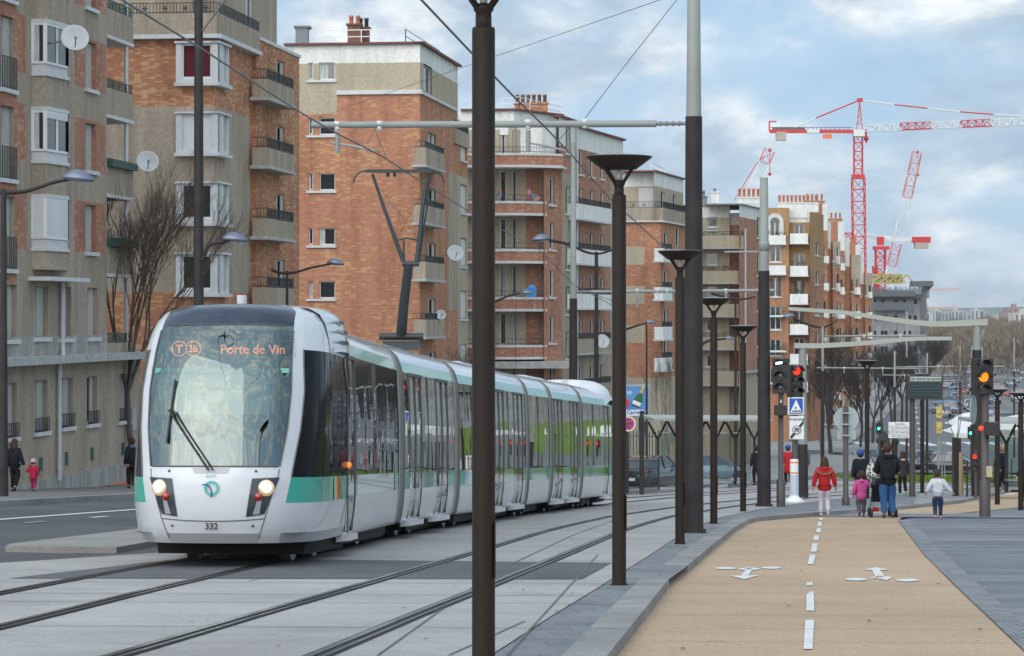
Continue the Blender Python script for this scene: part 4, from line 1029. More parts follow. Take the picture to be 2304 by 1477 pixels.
wallgrid(mb,f1,uA-3,uM,zl,ztop1,up_,zones,rev=.28)
wallgrid(mb,f1,uA-3,f1.uz(315,0)[0],zg,zl,lo,[],rev=.28)
# string course strip under the first-floor windows
B1w=mb.build('wall',[STUC,BRICKP],B1)
mb=MB(); fbox(mb,f1,uA-3,uM,zl-.02,zl+.62,0,.03); mb.build('string_course',PLINTH,B1)
backbody(B1,f1,uA-3,uM,zg,ztop1,12,[STUC,ROOFG])
mb=MB(); fbox(mb,f1,uA-3,f1.uz(322,0)[0],zl-.28,zl-.02,-.2,.62); mb.build('ledge',LEDGE,B1)
mb=MB(); fbox(mb,f1,uA-3,f1.uz(300,0)[0],zg,f1.uz(100,1078)[1],0,.07); mb.build('plinth',PLINTH,B1)
for (r,st,bar) in W1: window(B1,f1,r,rev=.28,shut='right' if st=='right' else 'both',bar=bar)
# canopy over the entrance window and the downpipe
a,b,_,_=f1.rect(62,0,155,0); zc=f1.uz(110,627)[1]; mb=MB(); fbox(mb,f1,a,b,zc-.1,zc+.03,0,.75); mb.build('canopy',TRIM,B1)
for u,z0,z1 in ((f1.uz(133,0)[0],zl+.25,zc-.1),(f1.uz(126,0)[0],zg+.5,zl-.25),(f1.uz(290,0)[0],zl,ztop1)):
    mb=MB(); o=.12 if u<uM else -.1; mb.tube([f1.pt(u,z0,o),f1.pt(u,z1,o)],.075,10); 
    if u<uM and z0>zl: mb.tube([f1.pt(u,z0,o),f1.pt(u-.25,z0-.35,o+.1)],.075,10)
    for z in (z0+.4,(z0+z1)/2,z1-.4): mb.tube([f1.pt(u,z,o),f1.pt(u,z+.08,o)],.095,10)
    mb.build('downpipe',PIPE,B1)
for x,y in ((258,1035),(423,1000),(586,970),(783,938)):
    u,z=f1.uz(x/2.84,680+y/2.84); mb=MB(); fbox(mb,f1,u-.16,u+.16,z-.22,z+.22,0,.03); mb.build('air_vent',RAILG,B1)
u,z=f1.uz(300,943); mb=MB(); fbox(mb,f1,u-.25,u+.25,z-.42,z+.42,0,.05); mb.build('wall_plate',SIGNBACK,B1)
# bays: front pane, slanted right side
for k,zt in enumerate(bay):
    c=zt-1.72; d=zt; a=ubay0+.25; b=ubay1-.9; m=a+(b-a)*.52; o=.62
    fa,fb,fc,fd=f1.pt(a,0,0),f1.pt(a,0,o*.75),f1.pt(m,0,o),f1.pt(b+.35,0,.0)
    mb=MB(); pl=[(p.x,p.y) for p in (fa,fb,fc,fd)]
    mb.prism(pl,c-.02,c+.28); mb.prism([(p.x,p.y) for p in (f1.pt(a-.05,0,0),f1.pt(a-.05,0,o*.75+.06),f1.pt(m,0,o+.08),f1.pt(b+.45,0,0))],c-.12,c-.01)
    mb.prism([(p.x,p.y) for p in (f1.pt(a-.05,0,0),f1.pt(a-.05,0,o*.75+.05),f1.pt(m,0,o+.06),f1.pt(b+.4,0,0))],d-.12,d)
    bo=mb.build('bay_window',TRIM,B1)
    mb=MB()
    for (p,q) in ((fa,fb),(fb,fc),(fc,fd)):
        for s in (0,.5,1) if p is not fa else (.08,.93):
            x=p+(q-p)*s; mb.bar(V((x.x,x.y,c+.28)),V((x.x,x.y,d-.12)),.09,.09)
        for z in (c+.31,d-.16): mb.bar(V((p.x,p.y,z)),V((q.x,q.y,z)),.08,.08)
    mb.build('window_frame',PVC,bo)
    mb=MB()
    for (p,q) in ((fa,fb),(fb,fc),(fc,fd)): mb.add([(p.x,p.y,c+.26),(q.x,q.y,c+.26),(q.x,q.y,d-.1),(p.x,p.y,d-.1)],[(0,1,2,3)])
    mb.build('pane',PANE,bo)
    if k in (1,2,4):
        mb=MB(); e=V((.02,.05,0)); q_=fa+(fb-fa)*.55; mb.add([(fa.x,fa.y-.02,c+.3),(q_.x,q_.y-.02,c+.3),(q_.x,q_.y-.02,d-.12),(fa.x,fa.y-.02,d-.12)],[(0,1,2,3)]); mb.build('curtain',CURT,bo)
    if k==0:
        mb=MB(); mb.add([(fa.x-.03,fa.y-.04,c+.3),(fb.x-.03,fb.y-.04,c+.3),(fb.x-.03,fb.y-.04,d-.12),(fa.x-.03,fa.y-.04,d-.12)],[(0,1,2,3)]); mb.build('side_roller_shutter',SHUTW,bo)
    if k in (0,1,3):
        mb=MB(); dz=.0 if k==0 else 1.05
        for i,(p,q) in enumerate(((fb,fc),(fc,fd))):
            n=V((0,0,0)); z0=c+.3+(dz if k else (0 if i==0 else .55)); e=f1.n*.04; 
            mb.add([(p.x+e.x,p.y+e.y,z0),(q.x+e.x,q.y+e.y,z0),(q.x+e.x,q.y+e.y,d-.14),(p.x+e.x,p.y+e.y,d-.14)],[(0,1,2,3)])
        mb.build('roller_shutter',SHUTW,bo)
    # wall skirt below the bay
    mb=MB(); hz=c-.12; mb.prism(pl,hz-(.98 if k else .6),hz); mb.build('bay_apron',STUC,B1)
# loggias to the right of the main wall
f1b=Fac((f1.pt(0,0,-1.4).x,f1.pt(0,0,-1.4).y),SD)
ops2=[];zz=[];wl=[]
for k in range(-1,6):
    zf=zb-2.42+k*FH; 
    r=(uM+.35,uM+1.6,zf+.05,zf+2.2); ops2.append(r); wl.append(r)
mb=MB(); wallgrid(mb,f1b,uM,uE,zl-1,ztop1,ops2,[(uM+1.7,uE,zl,ztop1,1)]); endcap(mb,f1,uM,zl,ztop1,-1.4,0,0)
endcap(mb,f1,uE,zl-1,ztop1,-12,-1.4,0)
mb.build('loggia_wall',[STUC,BRICK],B1)
backbody(B1,f1b,uM,uE,zl-1,ztop1,10,[STUC,ROOFG],nm='rear_block')
for i,r in enumerate(wl): window(B1,f1b,r,style='door',shut='full' if i in (3,5) else None,sill=False,bar=.9)
for k in range(-1,6):
    zf=zb-2.42+k*FH
    if k==-1: h=.35
    else: h=.95
    mb=MB(); fbox(mb,f1,uM+.02,uE,zf-.12,zf,-1.4,.03); b_=mb.build('balcony',TRIM,B1)
    mb=MB(); fbox(mb,f1,uM+.02,uE,zf,zf+h,-.12,0); endcap(mb,f1,uE,zf,zf+h,-1.4,0); mb.build('parapet',STUC,b_)
    mb=MB(); railing(mb,f1,uM+.05,uE-.02,zf+h,zf+h+.33,-.05); mb.build('railing',RAILG,b_)
    if k in (0,1):
        mb=MB(); fbox(mb,f1,uM+.1,uE-.1,zf+h+.02,zf+h+.28,.0,.2); mb.build('planter',RAILG,b_)
u,z=f1.uz(87,92); dish(B1,f1,u-.3,z,.46,1.3)
u,z=f1.uz(297,366)
dish(B1,f1,uE+.1,f1.uz(300,366)[1],.42,.5)
# ===== generic camera-facing + street-facing block =====
FDR=(1,-.133)      # direction of camera-facing fronts (left to right), outward normal towards the camera
class Front(Fac): pass
def front(c): return Fac(c,FDR)
# ===== B2 =====
c2=V((-12.30,110.0)); ff=Fac(c2,FDR); fs=Fac(c2,SD)
B2=bld('apartment_building',fs,'brick and render block behind the bare street tree, corner bay window on each floor')
zg2=g(-12,110)-.5; zt2=ff.uz(400,-140)[1]
u0=ff.uz(236,0)[0]
zbr=ff.uz(400,240)[1]; zbal=ff.uz(400,82)[1]; zlow=ff.uz(400,657)[1]
ZS=[ff.uz(430,y)[1] for y in (187,345,502,661)]; FH2=(ZS[0]-ZS[3])/3
ZS=ZS+[ZS[3]-FH2,ZS[3]-2*FH2]
ub0,ub1=ff.uz(396,0)[0],ff.uz(462,0)[0]; 
us1=fs.uz(505,0)[0]; us2=fs.uz(568,0)[0]; us3=fs.uz(665,0)[0]
opf=[(ub0+.1,-.02,z,z+1.62) for z in ZS]; 
mb=MB(); wallgrid(mb,ff,u0,-.0,zg2,zbal,[ (a,b-.0,c,d) for a,b,c,d in opf],[(u0,1,zbr,zbal,1),(u0,1,zg2,zlow,1)],rev=.05)
ops=[(-.0,us1,z,z+1.62) for z in ZS]
wallgrid(mb,fs,0,us2,zg2,zbal,ops,[(-1,us2,zbr,zbal,1),(-1,us2,zg2,zlow,1),(us2-.55,us2,zg2,zbal,1)],rev=.05)
sw=[]
zoneb=[(us2-1,us3+1,zg2,zt2,1)]
ys=[(158,135,245),(158,290,400),(158,440,550),(158,590,690)]
uw0,uw1=fs.uz(613,0)[0],fs.uz(632,0)[0]
ops3=[(uw0,uw1,fs.uz(622,y)[1]-2.0,fs.uz(622,y)[1]) for y in (138,285,437,585)]; 
ops3+=[(uw0,uw1,ops3[-1][2]-FH2*k,ops3[-1][3]-FH2*k) for k in (1,2)]
wallgrid(mb,fs,us2,us3,zg2,zbal+.6,ops3,zoneb,rev=.25,off=.18); endcap(mb,fs,us2,zg2,zbal,0,.18,1)
# upper floor (set back) and its terrace parapet
fu=Fac(ff.pt(0,0,-1.3)[:2],FDR); 
wallgrid(mb,ff,u0,fs.pt(0,0).x*0,zbal,zt2,[],[],off=-1.4)
wallgrid(mb,fs,0,us3,zbal,zt2,[(fs.uz(597,0)[0],fs.uz(615,0)[0],fs.uz(606,62)[1],zt2-.5)],[],off=-.9)
mb.build('wall',[STUC,BRICKY],B2)
mb=MB(); a=ff.pt(u0,0,-.4);b=ff.pt(-.4,0,-.4);c=fs.pt(us3,0,-.5);d=V((c.x-12,c.y+1.6,0)); mb.prism([(p.x,p.y) for p in (a,b,c,d)],zg2,zbal-.05); 
a=ff.pt(u0,0,-1.6);b=ff.pt(-1.4,0,-1.6);c=fs.pt(us3,0,-1.2); mb.prism([(p.x,p.y) for p in (a,b,c,d)],zbal-.05,zt2)
mb.build('core',[STUC],B2)
window(B2,fs,(fs.uz(597,0)[0],fs.uz(615,0)[0],fs.uz(606,62)[1],zt2-.5),off=-.9)
for r in ops3: window(B2,fs,r,style='one',off=.18,shut='both',sill=False)
for i,r in enumerate(ops3):
    balcony(B2,fs,uo(fs,604,.9),uo(fs,664,.9),r[2]-.1,h=.78 if i<7 else 0,depth=.7,rail=.45,off=.18)
# terrace parapet and slab at the top
mb=MB(); fbox(mb,ff,u0,.25,zbal-.12,zbal+.05,-1.4,.35); fbox(mb,fs,-.2,us2+.4,zbal-.121,zbal+.051,-1,.36); mb.build('cornice',TRIM,B2)
mb=MB(); fbox(mb,ff,u0,.2,zbal+.05,zbal+.9,.15,.3); fbox(mb,fs,-.15,us2+.2,zbal+.05,zbal+.9,.17,.3); mb.build('parapet',STUC,B2)
mb=MB(); railing(mb,ff,u0,.2,zbal+.9,zbal+1.35,.25); railing(mb,fs,-.1,us2+.2,zbal+.9,zbal+1.35,.25); mb.build('terrace_railing',RAIL,B2)
mb=MB(); fbox(mb,fs,us2+.4,us3+.1,zbal+.6,zbal+.75,-.9,.25); mb.build('coping',TRIM,B2)
# corner bays
for i,z in enumerate(ZS):
    c_,d_=z,z+1.62; mb=MB()
    fbox(mb,ff,ub0,.3,c_-.14,c_,-.1,.32); fbox(mb,fs,-.3,us1+.1,c_-.141,c_-.001,-.1,.33); fbox(mb,ff,ub0,.28,d_,d_+.08,-.1,.3); fbox(mb,fs,-.3,us1+.05,d_+.001,d_+.081,-.1,.31)
    fbox(mb,ff,ub0+.05,ub0+.3,c_,d_,.02,.22); fbox(mb,ff,-.05,.22,c_,d_,-.2,.22); fbox(mb,ff,ub0+.3,-.05,c_,c_+.14,.03,.2)
    fbox(mb,fs,-.2,us1*.42,c_,d_,.0,.22); fbox(mb,fs,us1*.42,us1,c_,c_+.12,.02,.21); fbox(mb,fs,us1-.2,us1,c_,d_,.0,.2)
    bo=mb.build('corner_bay',TRIM,B2)
    r=(ub0+.3,-.05,c_+.14,d_)
    if i==1:
        mb=MB(); fbox(mb,ff,r[0],r[1],r[2],r[3],.08,.14); mb.build('roller_shutter',SHUTW,bo)
    else:
        mb=MB(); mb.add([ff.pt(r[0],r[2],.08),ff.pt(r[1],r[2],.08),ff.pt(r[1],r[3],.08),ff.pt(r[0],r[3],.08)],[(0,1,2,3)]); mb.build('pane',CURTR if i==0 else PANE,bo)
        mb=MB(); 
        for s in (0,.5,1): u=r[0]+(r[1]-r[0])*s; fbox(mb,ff,u-.06,u+.06,r[2],r[3],.09,.15)
        for z_ in (r[2]+.05,r[3]-.05): fbox(mb,ff,r[0],r[1],z_-.05,z_+.05,.091,.151)
        mb.build('window_frame',PVC,bo)
    mb=MB(); mb.add([fs.pt(us1*.42,c_+.12,.08),fs.pt(us1-.2,c_+.12,.08),fs.pt(us1-.2,d_,.08),fs.pt(us1*.42,d_,.08)],[(0,1,2,3)]); mb.build('side_pane',PANE,bo)
    mb=MB(); u=us1*.42
    for s in (0,.5,1): q=u+(us1-.2-u)*s; fbox(mb,fs,q-.05,q+.05,c_+.12,d_,.09,.15)
    mb.build('side_window_frame',PVC,bo)
BLACKM=mat('sooty_pot',(.03,.028,.027),.8)
# ===== B3 =====
c3=V(((945-CX)/F*150,150.0)); ff=Fac(c3,FDR); fs=Fac(c3,SD)
B3=bld('apartment_building',ff,'orange brick block with a blank camera-facing gable, small paired windows and a white top storey')
zg3=g(-5,150)-.8; zt3=ff.uz(900,100)[1]; zw=ff.uz(900,141)[1]; zs_=ff.uz(900,211)[1]; zlb=ff.uz(700,258)[1]
u0=ff.uz(640,0)[0]; ub=ff.uz(758,0)[0]; usE=fs.uz(1052,0)[0]; usw=fs.uz(1030,0)[0]
sz=[ff.uz(730,y)[1] for y in (305,430,553,673)]; FH3=(sz[0]-sz[3])/3; sz+=[sz[3]-FH3,sz[3]-2*FH3]
ops=[];wl=[]
for z in sz+[ff.uz(730,181)[1]]:
    for (x0,x1) in ((694,704),(718,754)):
        a,b=ff.uz(x0,0)[0],ff.uz(x1,0)[0]; hh=1.0
        if x1-x0>20: r=(a,b,z+.02,z+hh); 
        else: r=(a,b,z+.05,z+hh)
        ops.append(r); wl.append((r,x1-x0>20))
mb=MB(); zones=[(u0,.01,zg3,zs_,1),(u0,ub,zlb,zs_,0),(u0,.01,zs_,zw,0),(u0,.01,zw,zt3,2)]
wallgrid(mb,ff,u0,0,zg3,zt3,ops,zones,rev=.22)
# side
opsS=[];wS=[]
bz=[fs.uz(978,y)[1] for y in (388,512,633,758)]; 
bz=[fs.uz(978,y)[1] for y in (387,511,632,756)]
for z in bz+[bz[3]-FH3]:
    r=(fs.uz(963,0)[0],fs.uz(980,0)[0],z+.1,z+2.15); opsS.append(r); wS.append((r,'both'))
for y in (362,480,600,718,838):
    z=fs.uz(1043,y)[1]; r=(fs.uz(1036,0)[0],fs.uz(1050,0)[0]-.1,z,z+1.75); opsS.append(r); wS.append((r,'full'))
rt_=(fs.uz(950,0)[0]+.4,fs.uz(972,0)[0],fs.uz(960,207)[1],fs.uz(960,147)[1]); opsS.append(rt_); wS.append((rt_,None))
ugl=fs.uz(1008,0)[0]
zR=fs.uz(1040,398)[1]
wallgrid(mb,fs,0,usw,zg3,zt3,opsS,[(0,usw,zg3,zs_,1),(0,usw,zs_,zw,0),(0,usw,zw,zt3,2)],rev=.22)
wallgrid(mb,fs,usw,usE,zg3,zs_-2,opsS,[(usw-1,usE,zg3,zs_,1),(ugl,usE,zg3+3,zR,0)],rev=.22,off=.01)
mb.build('wall',[STUCB,BRICK,WHITE],B3)
mb=MB(); fbox(mb,fs,ugl,usw+.01,fs.uz(1040,700)[1],zR,0,.02); mb.build('render_panel',STUC,B3)
mb=MB(); 
for (f,a,b,zt) in ((fs,0,usw,zt3),):
    p=[ff.pt(u0,0,-.4),ff.pt(-.3,0,-.4),fs.pt(usw,0,-.4)]; p.append(V((p[2].x-10,p[2].y+1.4,0))); mb.prism([(q.x,q.y) for q in p],zg3,zt-.03,0,1)
p=[fs.pt(usw-1,0,-.4),fs.pt(usE,0,-.4),fs.pt(usE,0,-9),fs.pt(usw-1,0,-9)]; mb.prism([(q.x,q.y) for q in p],zg3,zs_-2.02,0,1); endcap(mb,fs,usE,zg3,zs_-2,-9,0)
mb.build('core',[BRICK,ROOFG],B3)
mb=MB(); fbox(mb,ff,u0,.3,zt3,zt3+.12,-.3,.25); fbox(mb,fs,-.25,usw+.1,zt3+.001,zt3+.121,-.3,.25); mb.build('roof',ROOFM,B3)
mb=MB(); fbox(mb,ff,ub,.14,zs_-.03,zs_+.2,0,.14); fbox(mb,fs,-.14,usw-1.2,zs_-.031,zs_+.12,0,.15); mb.build('string_course',TRIM,B3)
mb=MB(); fbox(mb,fs,usw-1.6,usE,zs_-2,zs_-1.1,0,.12); mb.build('terrace_parapet',STUC,B3)
mb=MB(); railing(mb,fs,usw-1.6,usE,zs_-1.1,zs_-.55,.06); mb.build('terrace_railing',RAIL,B3)
for (r,wide) in wl: window(B3,ff,r,style='one',sill=False)
for z in sz+[ff.uz(730,181)[1]]:
    a,b=ff.uz(690,0)[0],ff.uz(758,0)[0]; mb=MB(); fbox(mb,ff,a,b,z-.12,z,0,.12); mb.build('sill',TRIM,B3)
for (r,s) in wS: window(B3,fs,r,style='one',shut=s,sill=r[0]>usw-1)
for i,z in enumerate(bz+[bz[3]-FH3]): balcony(B3,fs,uo(fs,958,.7),uo(fs,1001,.7),z,h=.95 if i!=9 else 0,depth=.7,rail=.35,m=STUC)
u,z=fs.uz(986,572); dish(B3,fs,u-.7,z,.5,1.1)
u,z=fs.uz(963,710); dish(B3,fs,u-.5,z,.3,.8)
pots(B3,P(798,97,156),2,1,h=.5,sh=1.0,sz=(.8,.7)); pots(B3,P(818,97,157),2,1,h=.55,sh=.8,sz=(.7,.7),m=BLACKM)
c=P(690,92,153); mb=MB(); mb.box(c.x-.6,c.y-.5,zt3,c.x+.1,c.y+.5,zt3+1.2); mb.box(c.x-.7,c.y-.6,zt3+1.2,c.x+.25,c.y+.6,zt3+1.3); mb.build('roof_vent',ROOFG,B3)
roofrail(B3,[(ff.pt(ff.uz(706,0)[0],0,-1)[:2]),(ff.pt(-1,0,-1)[:2]),(fs.pt(usw-1,0,-1)[:2])],zt3+.1,.85)
for u in (.8,1.6):  # aerial cluster near the terrace
    pass
c=fs.pt(fs.uz(1048,0)[0],zs_-.6,-.6); mb=MB(); mb.lathe(c,[(.001,0),(.3,.06),(.42,.15),(.3,.08),(.001,.02)],14,0,True,V((.2,-1,.3))); mb.build('satellite_dish',DISH,B3)
# ===== B4: rounded balconies =====
c4=V(((1222-CX)/F*172,172.0)); ff=Fac(c4,FDR); fs=Fac(c4,(.23,1))
B4=bld('apartment_building',ff,'brick block with curved white-edged balconies stacked at its rounded corner, behind the tallest lamp post')
zg4=g(1,172)-.8; FH4=108/6000*172
xF=lambda x:ff.uz(x,0)[0]
zbal=[ff.uz(1150,y)[1] for y in (472,585,694,802)]    # parapet tops (white line): loggia openings between
par_b=[ff.uz(1150,y)[1] for y in (377,488,598,708)]   # underside white line
zroof=ff.uz(1160,245)[1]; zwh=ff.uz(1140,288)[1]; 
uL=xF(1030)
# recessed loggia back wall, render + windows, brick return to the right
fb=Fac(ff.pt(0,0,-1.8)[:2],FDR)
ops=[];wl=[]
for k in range(6):
    z1=par_b[0]-k*FH4-.12; z0=z1-2.05
    for (x0,x1,s) in ((1116,1130,None),(1142,1156,'both'),(1060,1075,None)):
        a,b=xF(x0),xF(x1); r=(a,b,z0,z1); ops.append(r); wl.append((r,s))
zb0=par_b[0]
mb=MB(); wallgrid(mb,fb,uL,xF(1200)+.3,zg4,zb0+.8,ops,[(xF(1175),9,zg4,zb0,1)],rev=.2); mb.build('loggia_wall',[STUCB,BRICKP,WHITE],B4); mb=MB()
# top storey wall: render with white frieze
ztf=ff.uz(1150,350)[1]
tops=[]; 
for (x0,x1) in ((1118,1132),(1149,1162)): a,b=xF(x0),xF(x1); tops.append((a,b,ztf+.1,ztf+2.1))
wallgrid(mb,ff,uL,xF(1150),ztf-.3,zroof,[t for t in tops if t[1]<xF(1150)],[(uL,9,zwh,zroof,2)],off=-1.4); mb.build('attic_wall',[STUCB,BRICKP,WHITE],B4); mb=MB()
ft=Fac(ff.pt(xF(1150),0,-1.4)[:2],(.55,.85))
Lt=ft.uz(1262,0)[0]
to2=[]
for (x0,x1) in ((1152,1163),(1180,1190),(1212,1224),(1238,1250)): 
    a,b=ft.uz(x0,0)[0],ft.uz(x1,0)[0]; to2.append((a,b,ztf+.1,ztf+2.1))
zroof2=ft.uz(1200,262)[1]
wallgrid(mb,ft,0,Lt,ztf-.3,zroof,to2,[(0,Lt,zwh,zroof,2)],rev=.2)
mb.build('wall',[STUCB,BRICKP,WHITE],B4)
for r,s in wl: window(B4,fb,r,style='one',shut=s,sill=False)
for r in tops[:1]: window(B4,ff,r,style='one',off=-1.4,shut='both',sill=False)
for r in to2: window(B4,ft,r,style='one',shut='right',sill=False)
# curved balcony bands (plan curve: straight front then rounding back)
def curve(o,x0=1030,x1=1225,drop=1.5,xs=1120):
    out=[]; ua,uc,ub_=xF(x0),xF(xs),xF(x1)
    out.append(ff.pt(ua,0,o)); n=12
    for k in range(n+1):
        t=k/n; u=uc+(ub_-uc)*t; out.append(ff.pt(u,0,o-drop*t**2.4))
    return [(p.x,p.y) for p in out]
def band(oo,oi,z0,z1,nm,m,x1=1225,par=None,drop=1.5):
    A=curve(oo,x1=x1,drop=drop); B=curve(oi,x1=x1,drop=drop); mb=MB(); n=len(A)
    vs=[(x,y,z0) for x,y in A]+[(x,y,z1) for x,y in A]+[(x,y,z1) for x,y in B]+[(x,y,z0) for x,y in B]
    for i in range(n-1):
        for j in range(4): a=j*n; b=((j+1)%4)*n; mb.add([vs[a+i],vs[a+i+1],vs[b+i+1],vs[b+i]],[(0,1,2,3)])
    mb.add([vs[n-1],vs[2*n-1],vs[3*n-1],vs[4*n-1]],[(0,1,2,3)]); return mb.build(nm,m,par or B4)
for k in range(-1,6):
    zt=par_b[0]+(.0)-k*FH4; h=.62 if k>=0 else .55
    zlo=par_b[0]-k*FH4; ztop=zlo+.16+.55
    if k==-1: continue
    x1=1262 if k==0 else 1226
    bb=band(.55,-1.8,zlo-.02,zlo+.14,'balcony',TRIM,x1=x1)
    band(.5,.38,zlo+.14,zlo+.75,'parapet',BRICKP,x1=x1,par=bb); band(.56,.3,zlo+.75,zlo+.9,'coping',TRIM,x1=x1,par=bb)
    C=curve(.42,x1=x1-2); mb=MB()
    for (p,q) in zip(C,C[1:]): 
        for z in (zlo+1.0,zlo+1.3): mb.bar((*p,z),(*q,z),.03,.03)
        n=max(1,int((V(q)-V(p)).length/.16))
        for j in range(n): w=V(p)+(V(q)-V(p))*(j/n); mb.bar((w.x,w.y,zlo+.9),(w.x,w.y,zlo+1.32),.022,.022)
    mb.build('railing',RAIL,bb)
    if k in (0,2): pass
zl4=par_b[0]-4*FH4
bb=band(.7,-1.8,zl4-.6,zl4-.15,'canopy',LEDGE,x1=1290,drop=1.2)
# brick pier right of the loggias and its windows, following a skewed wall
fp=Fac(ff.pt(xF(1225),0,-1.0)[:2],(.5,1)); 
Lp=fp.uz(1265,0)[0]; opsp=[];
for y in (461,562,669,772,875):
    z=fp.uz(1243,y)[1]; opsp.append((fp.uz(1236,0)[0],fp.uz(1247,0)[0],z,z+1.75))
mb=MB(); wallgrid(mb,fp,-.35,Lp,zg4,par_b[0]+.2,opsp,[],rev=.2); mb.build('brick_pier',[BRICKP],B4); mb=MB()
# render strip with windows, brick block with white balconies
f5=Fac(fp.pt(Lp,0,-.25)[:2],(.23,1)); L5=f5.uz(1294,0)[0]; o5=[]
for y in (340,475,600,700,800): 
    z=f5.uz(1280,y)[1]; o5.append((f5.uz(1273,0)[0],f5.uz(1284,0)[0],z-.2,z+1.6))
zr5=f5.uz(1290,275)[1]; 
o5=[r for r in o5 if r[3]<zr5]
wallgrid(mb,f5,0,L5,zg4,zroof-.3,o5,[(0,L5,zg4,zroof-3.9,1),(0,L5,zwh-.9,zroof,3)],rev=.2); mb.build('render_wall',[BRICKP,STUC,BRICKP,WHITE],B4); mb=MB()
f6=Fac(f5.pt(L5,0,0)[:2],(.27,1)); L6=f6.uz(1402,0)[0]; o6=[];
zz6=[f6.uz(1340,y)[1] for y in (500,597,694,792)]; zz6.append(zz6[-1]-3.1)
for z in zz6:
    for (x0,x1) in ((1303,1311),(1326,1336),(1350,1360),(1377,1387)): o6.append((f6.uz(x0,0)[0],f6.uz(x1,0)[0],z+.1,z+2.2))
for (x0,x1) in ((1303,1311),(1326,1336),(1350,1358)): o6.append((f6.uz(x0,0)[0],f6.uz(x1,0)[0],f6.uz(1330,398)[1],f6.uz(1330,345)[1]))
zr6=zroof-.6; zw6=f6.uz(1310,337)[1]
ub1_,ub2_=f6.uz(1352,0)[0],f6.uz(1385,0)[0]
wallgrid(mb,f6,0,L6,zg4,zr6,o6,[(0,f6.uz(1372,0)[0],zz6[3],zw6,2),(0,L6,zw6,zr6,3)],base=1,rev=.2)
mb.build('side_wall',[BRICKP,STUC,BRICKP,WHITE],B4)
for r in opsp: window(B4,fp,r,style='one',shut='both')
for r in o5: window(B4,f5,r,style='one',shut='right')
for r in o6: window(B4,f6,r,style='one',shut='both',simple=True,sill=r[3]>zw6-3)
for i,z in enumerate(zz6): balcony(B4,f6,uo(f6,1303,.8),uo(f6,1376,.8),z,h=.95,depth=.8,m=WHITE if i<3 else STUC,rail=.4)
u,z=f6.uz(1319,769); dish(B4,f6,u-.8,z,.5,1.3)
mb=MB(); p=[ff.pt(uL,0,-2.1),ff.pt(xF(1210),0,-2.1),fp.pt(Lp,0,-.5),f6.pt(0,0,-.5),f6.pt(L6,0,-.5),f6.pt(L6,0,-14)]; p=[(q.x,q.y) for q in p]
mb.prism(p,zg4,zroof-.62,0,1); p2=[ff.pt(uL,0,-1.7),ft.pt(-.2,0,-.3),ft.pt(Lt,0,-.3),f5.pt(L5,0,-.4),V((f5.pt(L5,0,-14)))]; mb.prism([(q.x,q.y) for q in p2],zroof-1.6,zroof-.02,0,1); mb.build('core',[WHITE,ROOFG],B4)
mb=MB(); fbox(mb,ff,uL,xF(1151),zroof,zroof+.12,-3,-1.15); fbox(mb,ft,-.1,Lt,zroof+.001,zroof+.121,-.5,.25); fbox(mb,f5,0,L5,zroof-.3,zroof-.18,-.5,.25); fbox(mb,f6,0,L6,zr6,zr6+.13,-.5,.25); mb.build('roof',ROOFM,B4)
fbz=zroof
pots(B4,P(1195,252,178),6,1,m=BRICKD,h=.55,sh=.5,sz=(2.2,.6),stackm=BRICK)
roofrail(B4,[(P(1130,0,175).x,175),(P(1168,0,174).x,174),(P(1262,0,182).x,182)],zroof+.1,.8)
u,z=f5.uz(1290,300); mb=MB(); q=f6.pt(.1,0,.12); mb.tube([(q.x,q.y,zg4),(q.x,q.y,zr6)],.08,8); mb.build('downpipe',PIPE,B4)
PW=[mat('toy_pink',(.65,.2,.3),.6),mat('toy_blue',(.05,.25,.6),.6),mat('toy_green',(.2,.5,.15),.6),mat('toy_red',(.6,.08,.05),.6)]
for (x,y,mi,r) in ((1189,432,0,.2),(1199,441,1,.16),(1208,446,0,.2),(1203,450,2,.14),(1125,432,3,.14),(1125,438,1,.15)):
    c=P(x,y,170.6); mb=MB()
    for k in range(8):
        a=k*math.pi/4; b=a+.5; mb.add([c,c+V((math.cos(a)*r,-.02,math.sin(a)*r)),c+V((math.cos(b)*r*.8,.02,math.sin(b)*r*.8))],[(0,1,2)])
    mb.tube([c,c+V((0,.02,-.6))],.012,5)
    o=mb.build('pinwheel',PW[mi]); props(o,{(1189):'large pink toy windmill on the upper curved balcony, leftmost of its bunch',1199:'blue toy windmill on the upper curved balcony beside the large pink one',1208:'bright pink toy windmill at the right of the bunch on the upper curved balcony',1203:'small green toy windmill low in the bunch on the upper curved balcony'}.get(x) or ('red toy windmill on the upper curved balcony next to the dark lamp pole' if mi==3 else 'blue toy windmill right under the red one on the upper curved balcony'),'pinwheel','toy windmills on the curved balcony')
mb=MB(); c=P(1196,655,171); mb.prism([(c.x-.35,c.y-.1),(c.x+.3,c.y-.1),(c.x+.3,c.y+.1),(c.x-.35,c.y+.1)],c.z-.4,c.z+.15); mb.ball(c+V((0,0,.15)),.3,10,0,(1,.4,.8)); o=mb.build('blue_tarpaulin_bundle',PW[1]); props(o,'blue plastic bundle leaning on the fourth curved balcony','bundle')
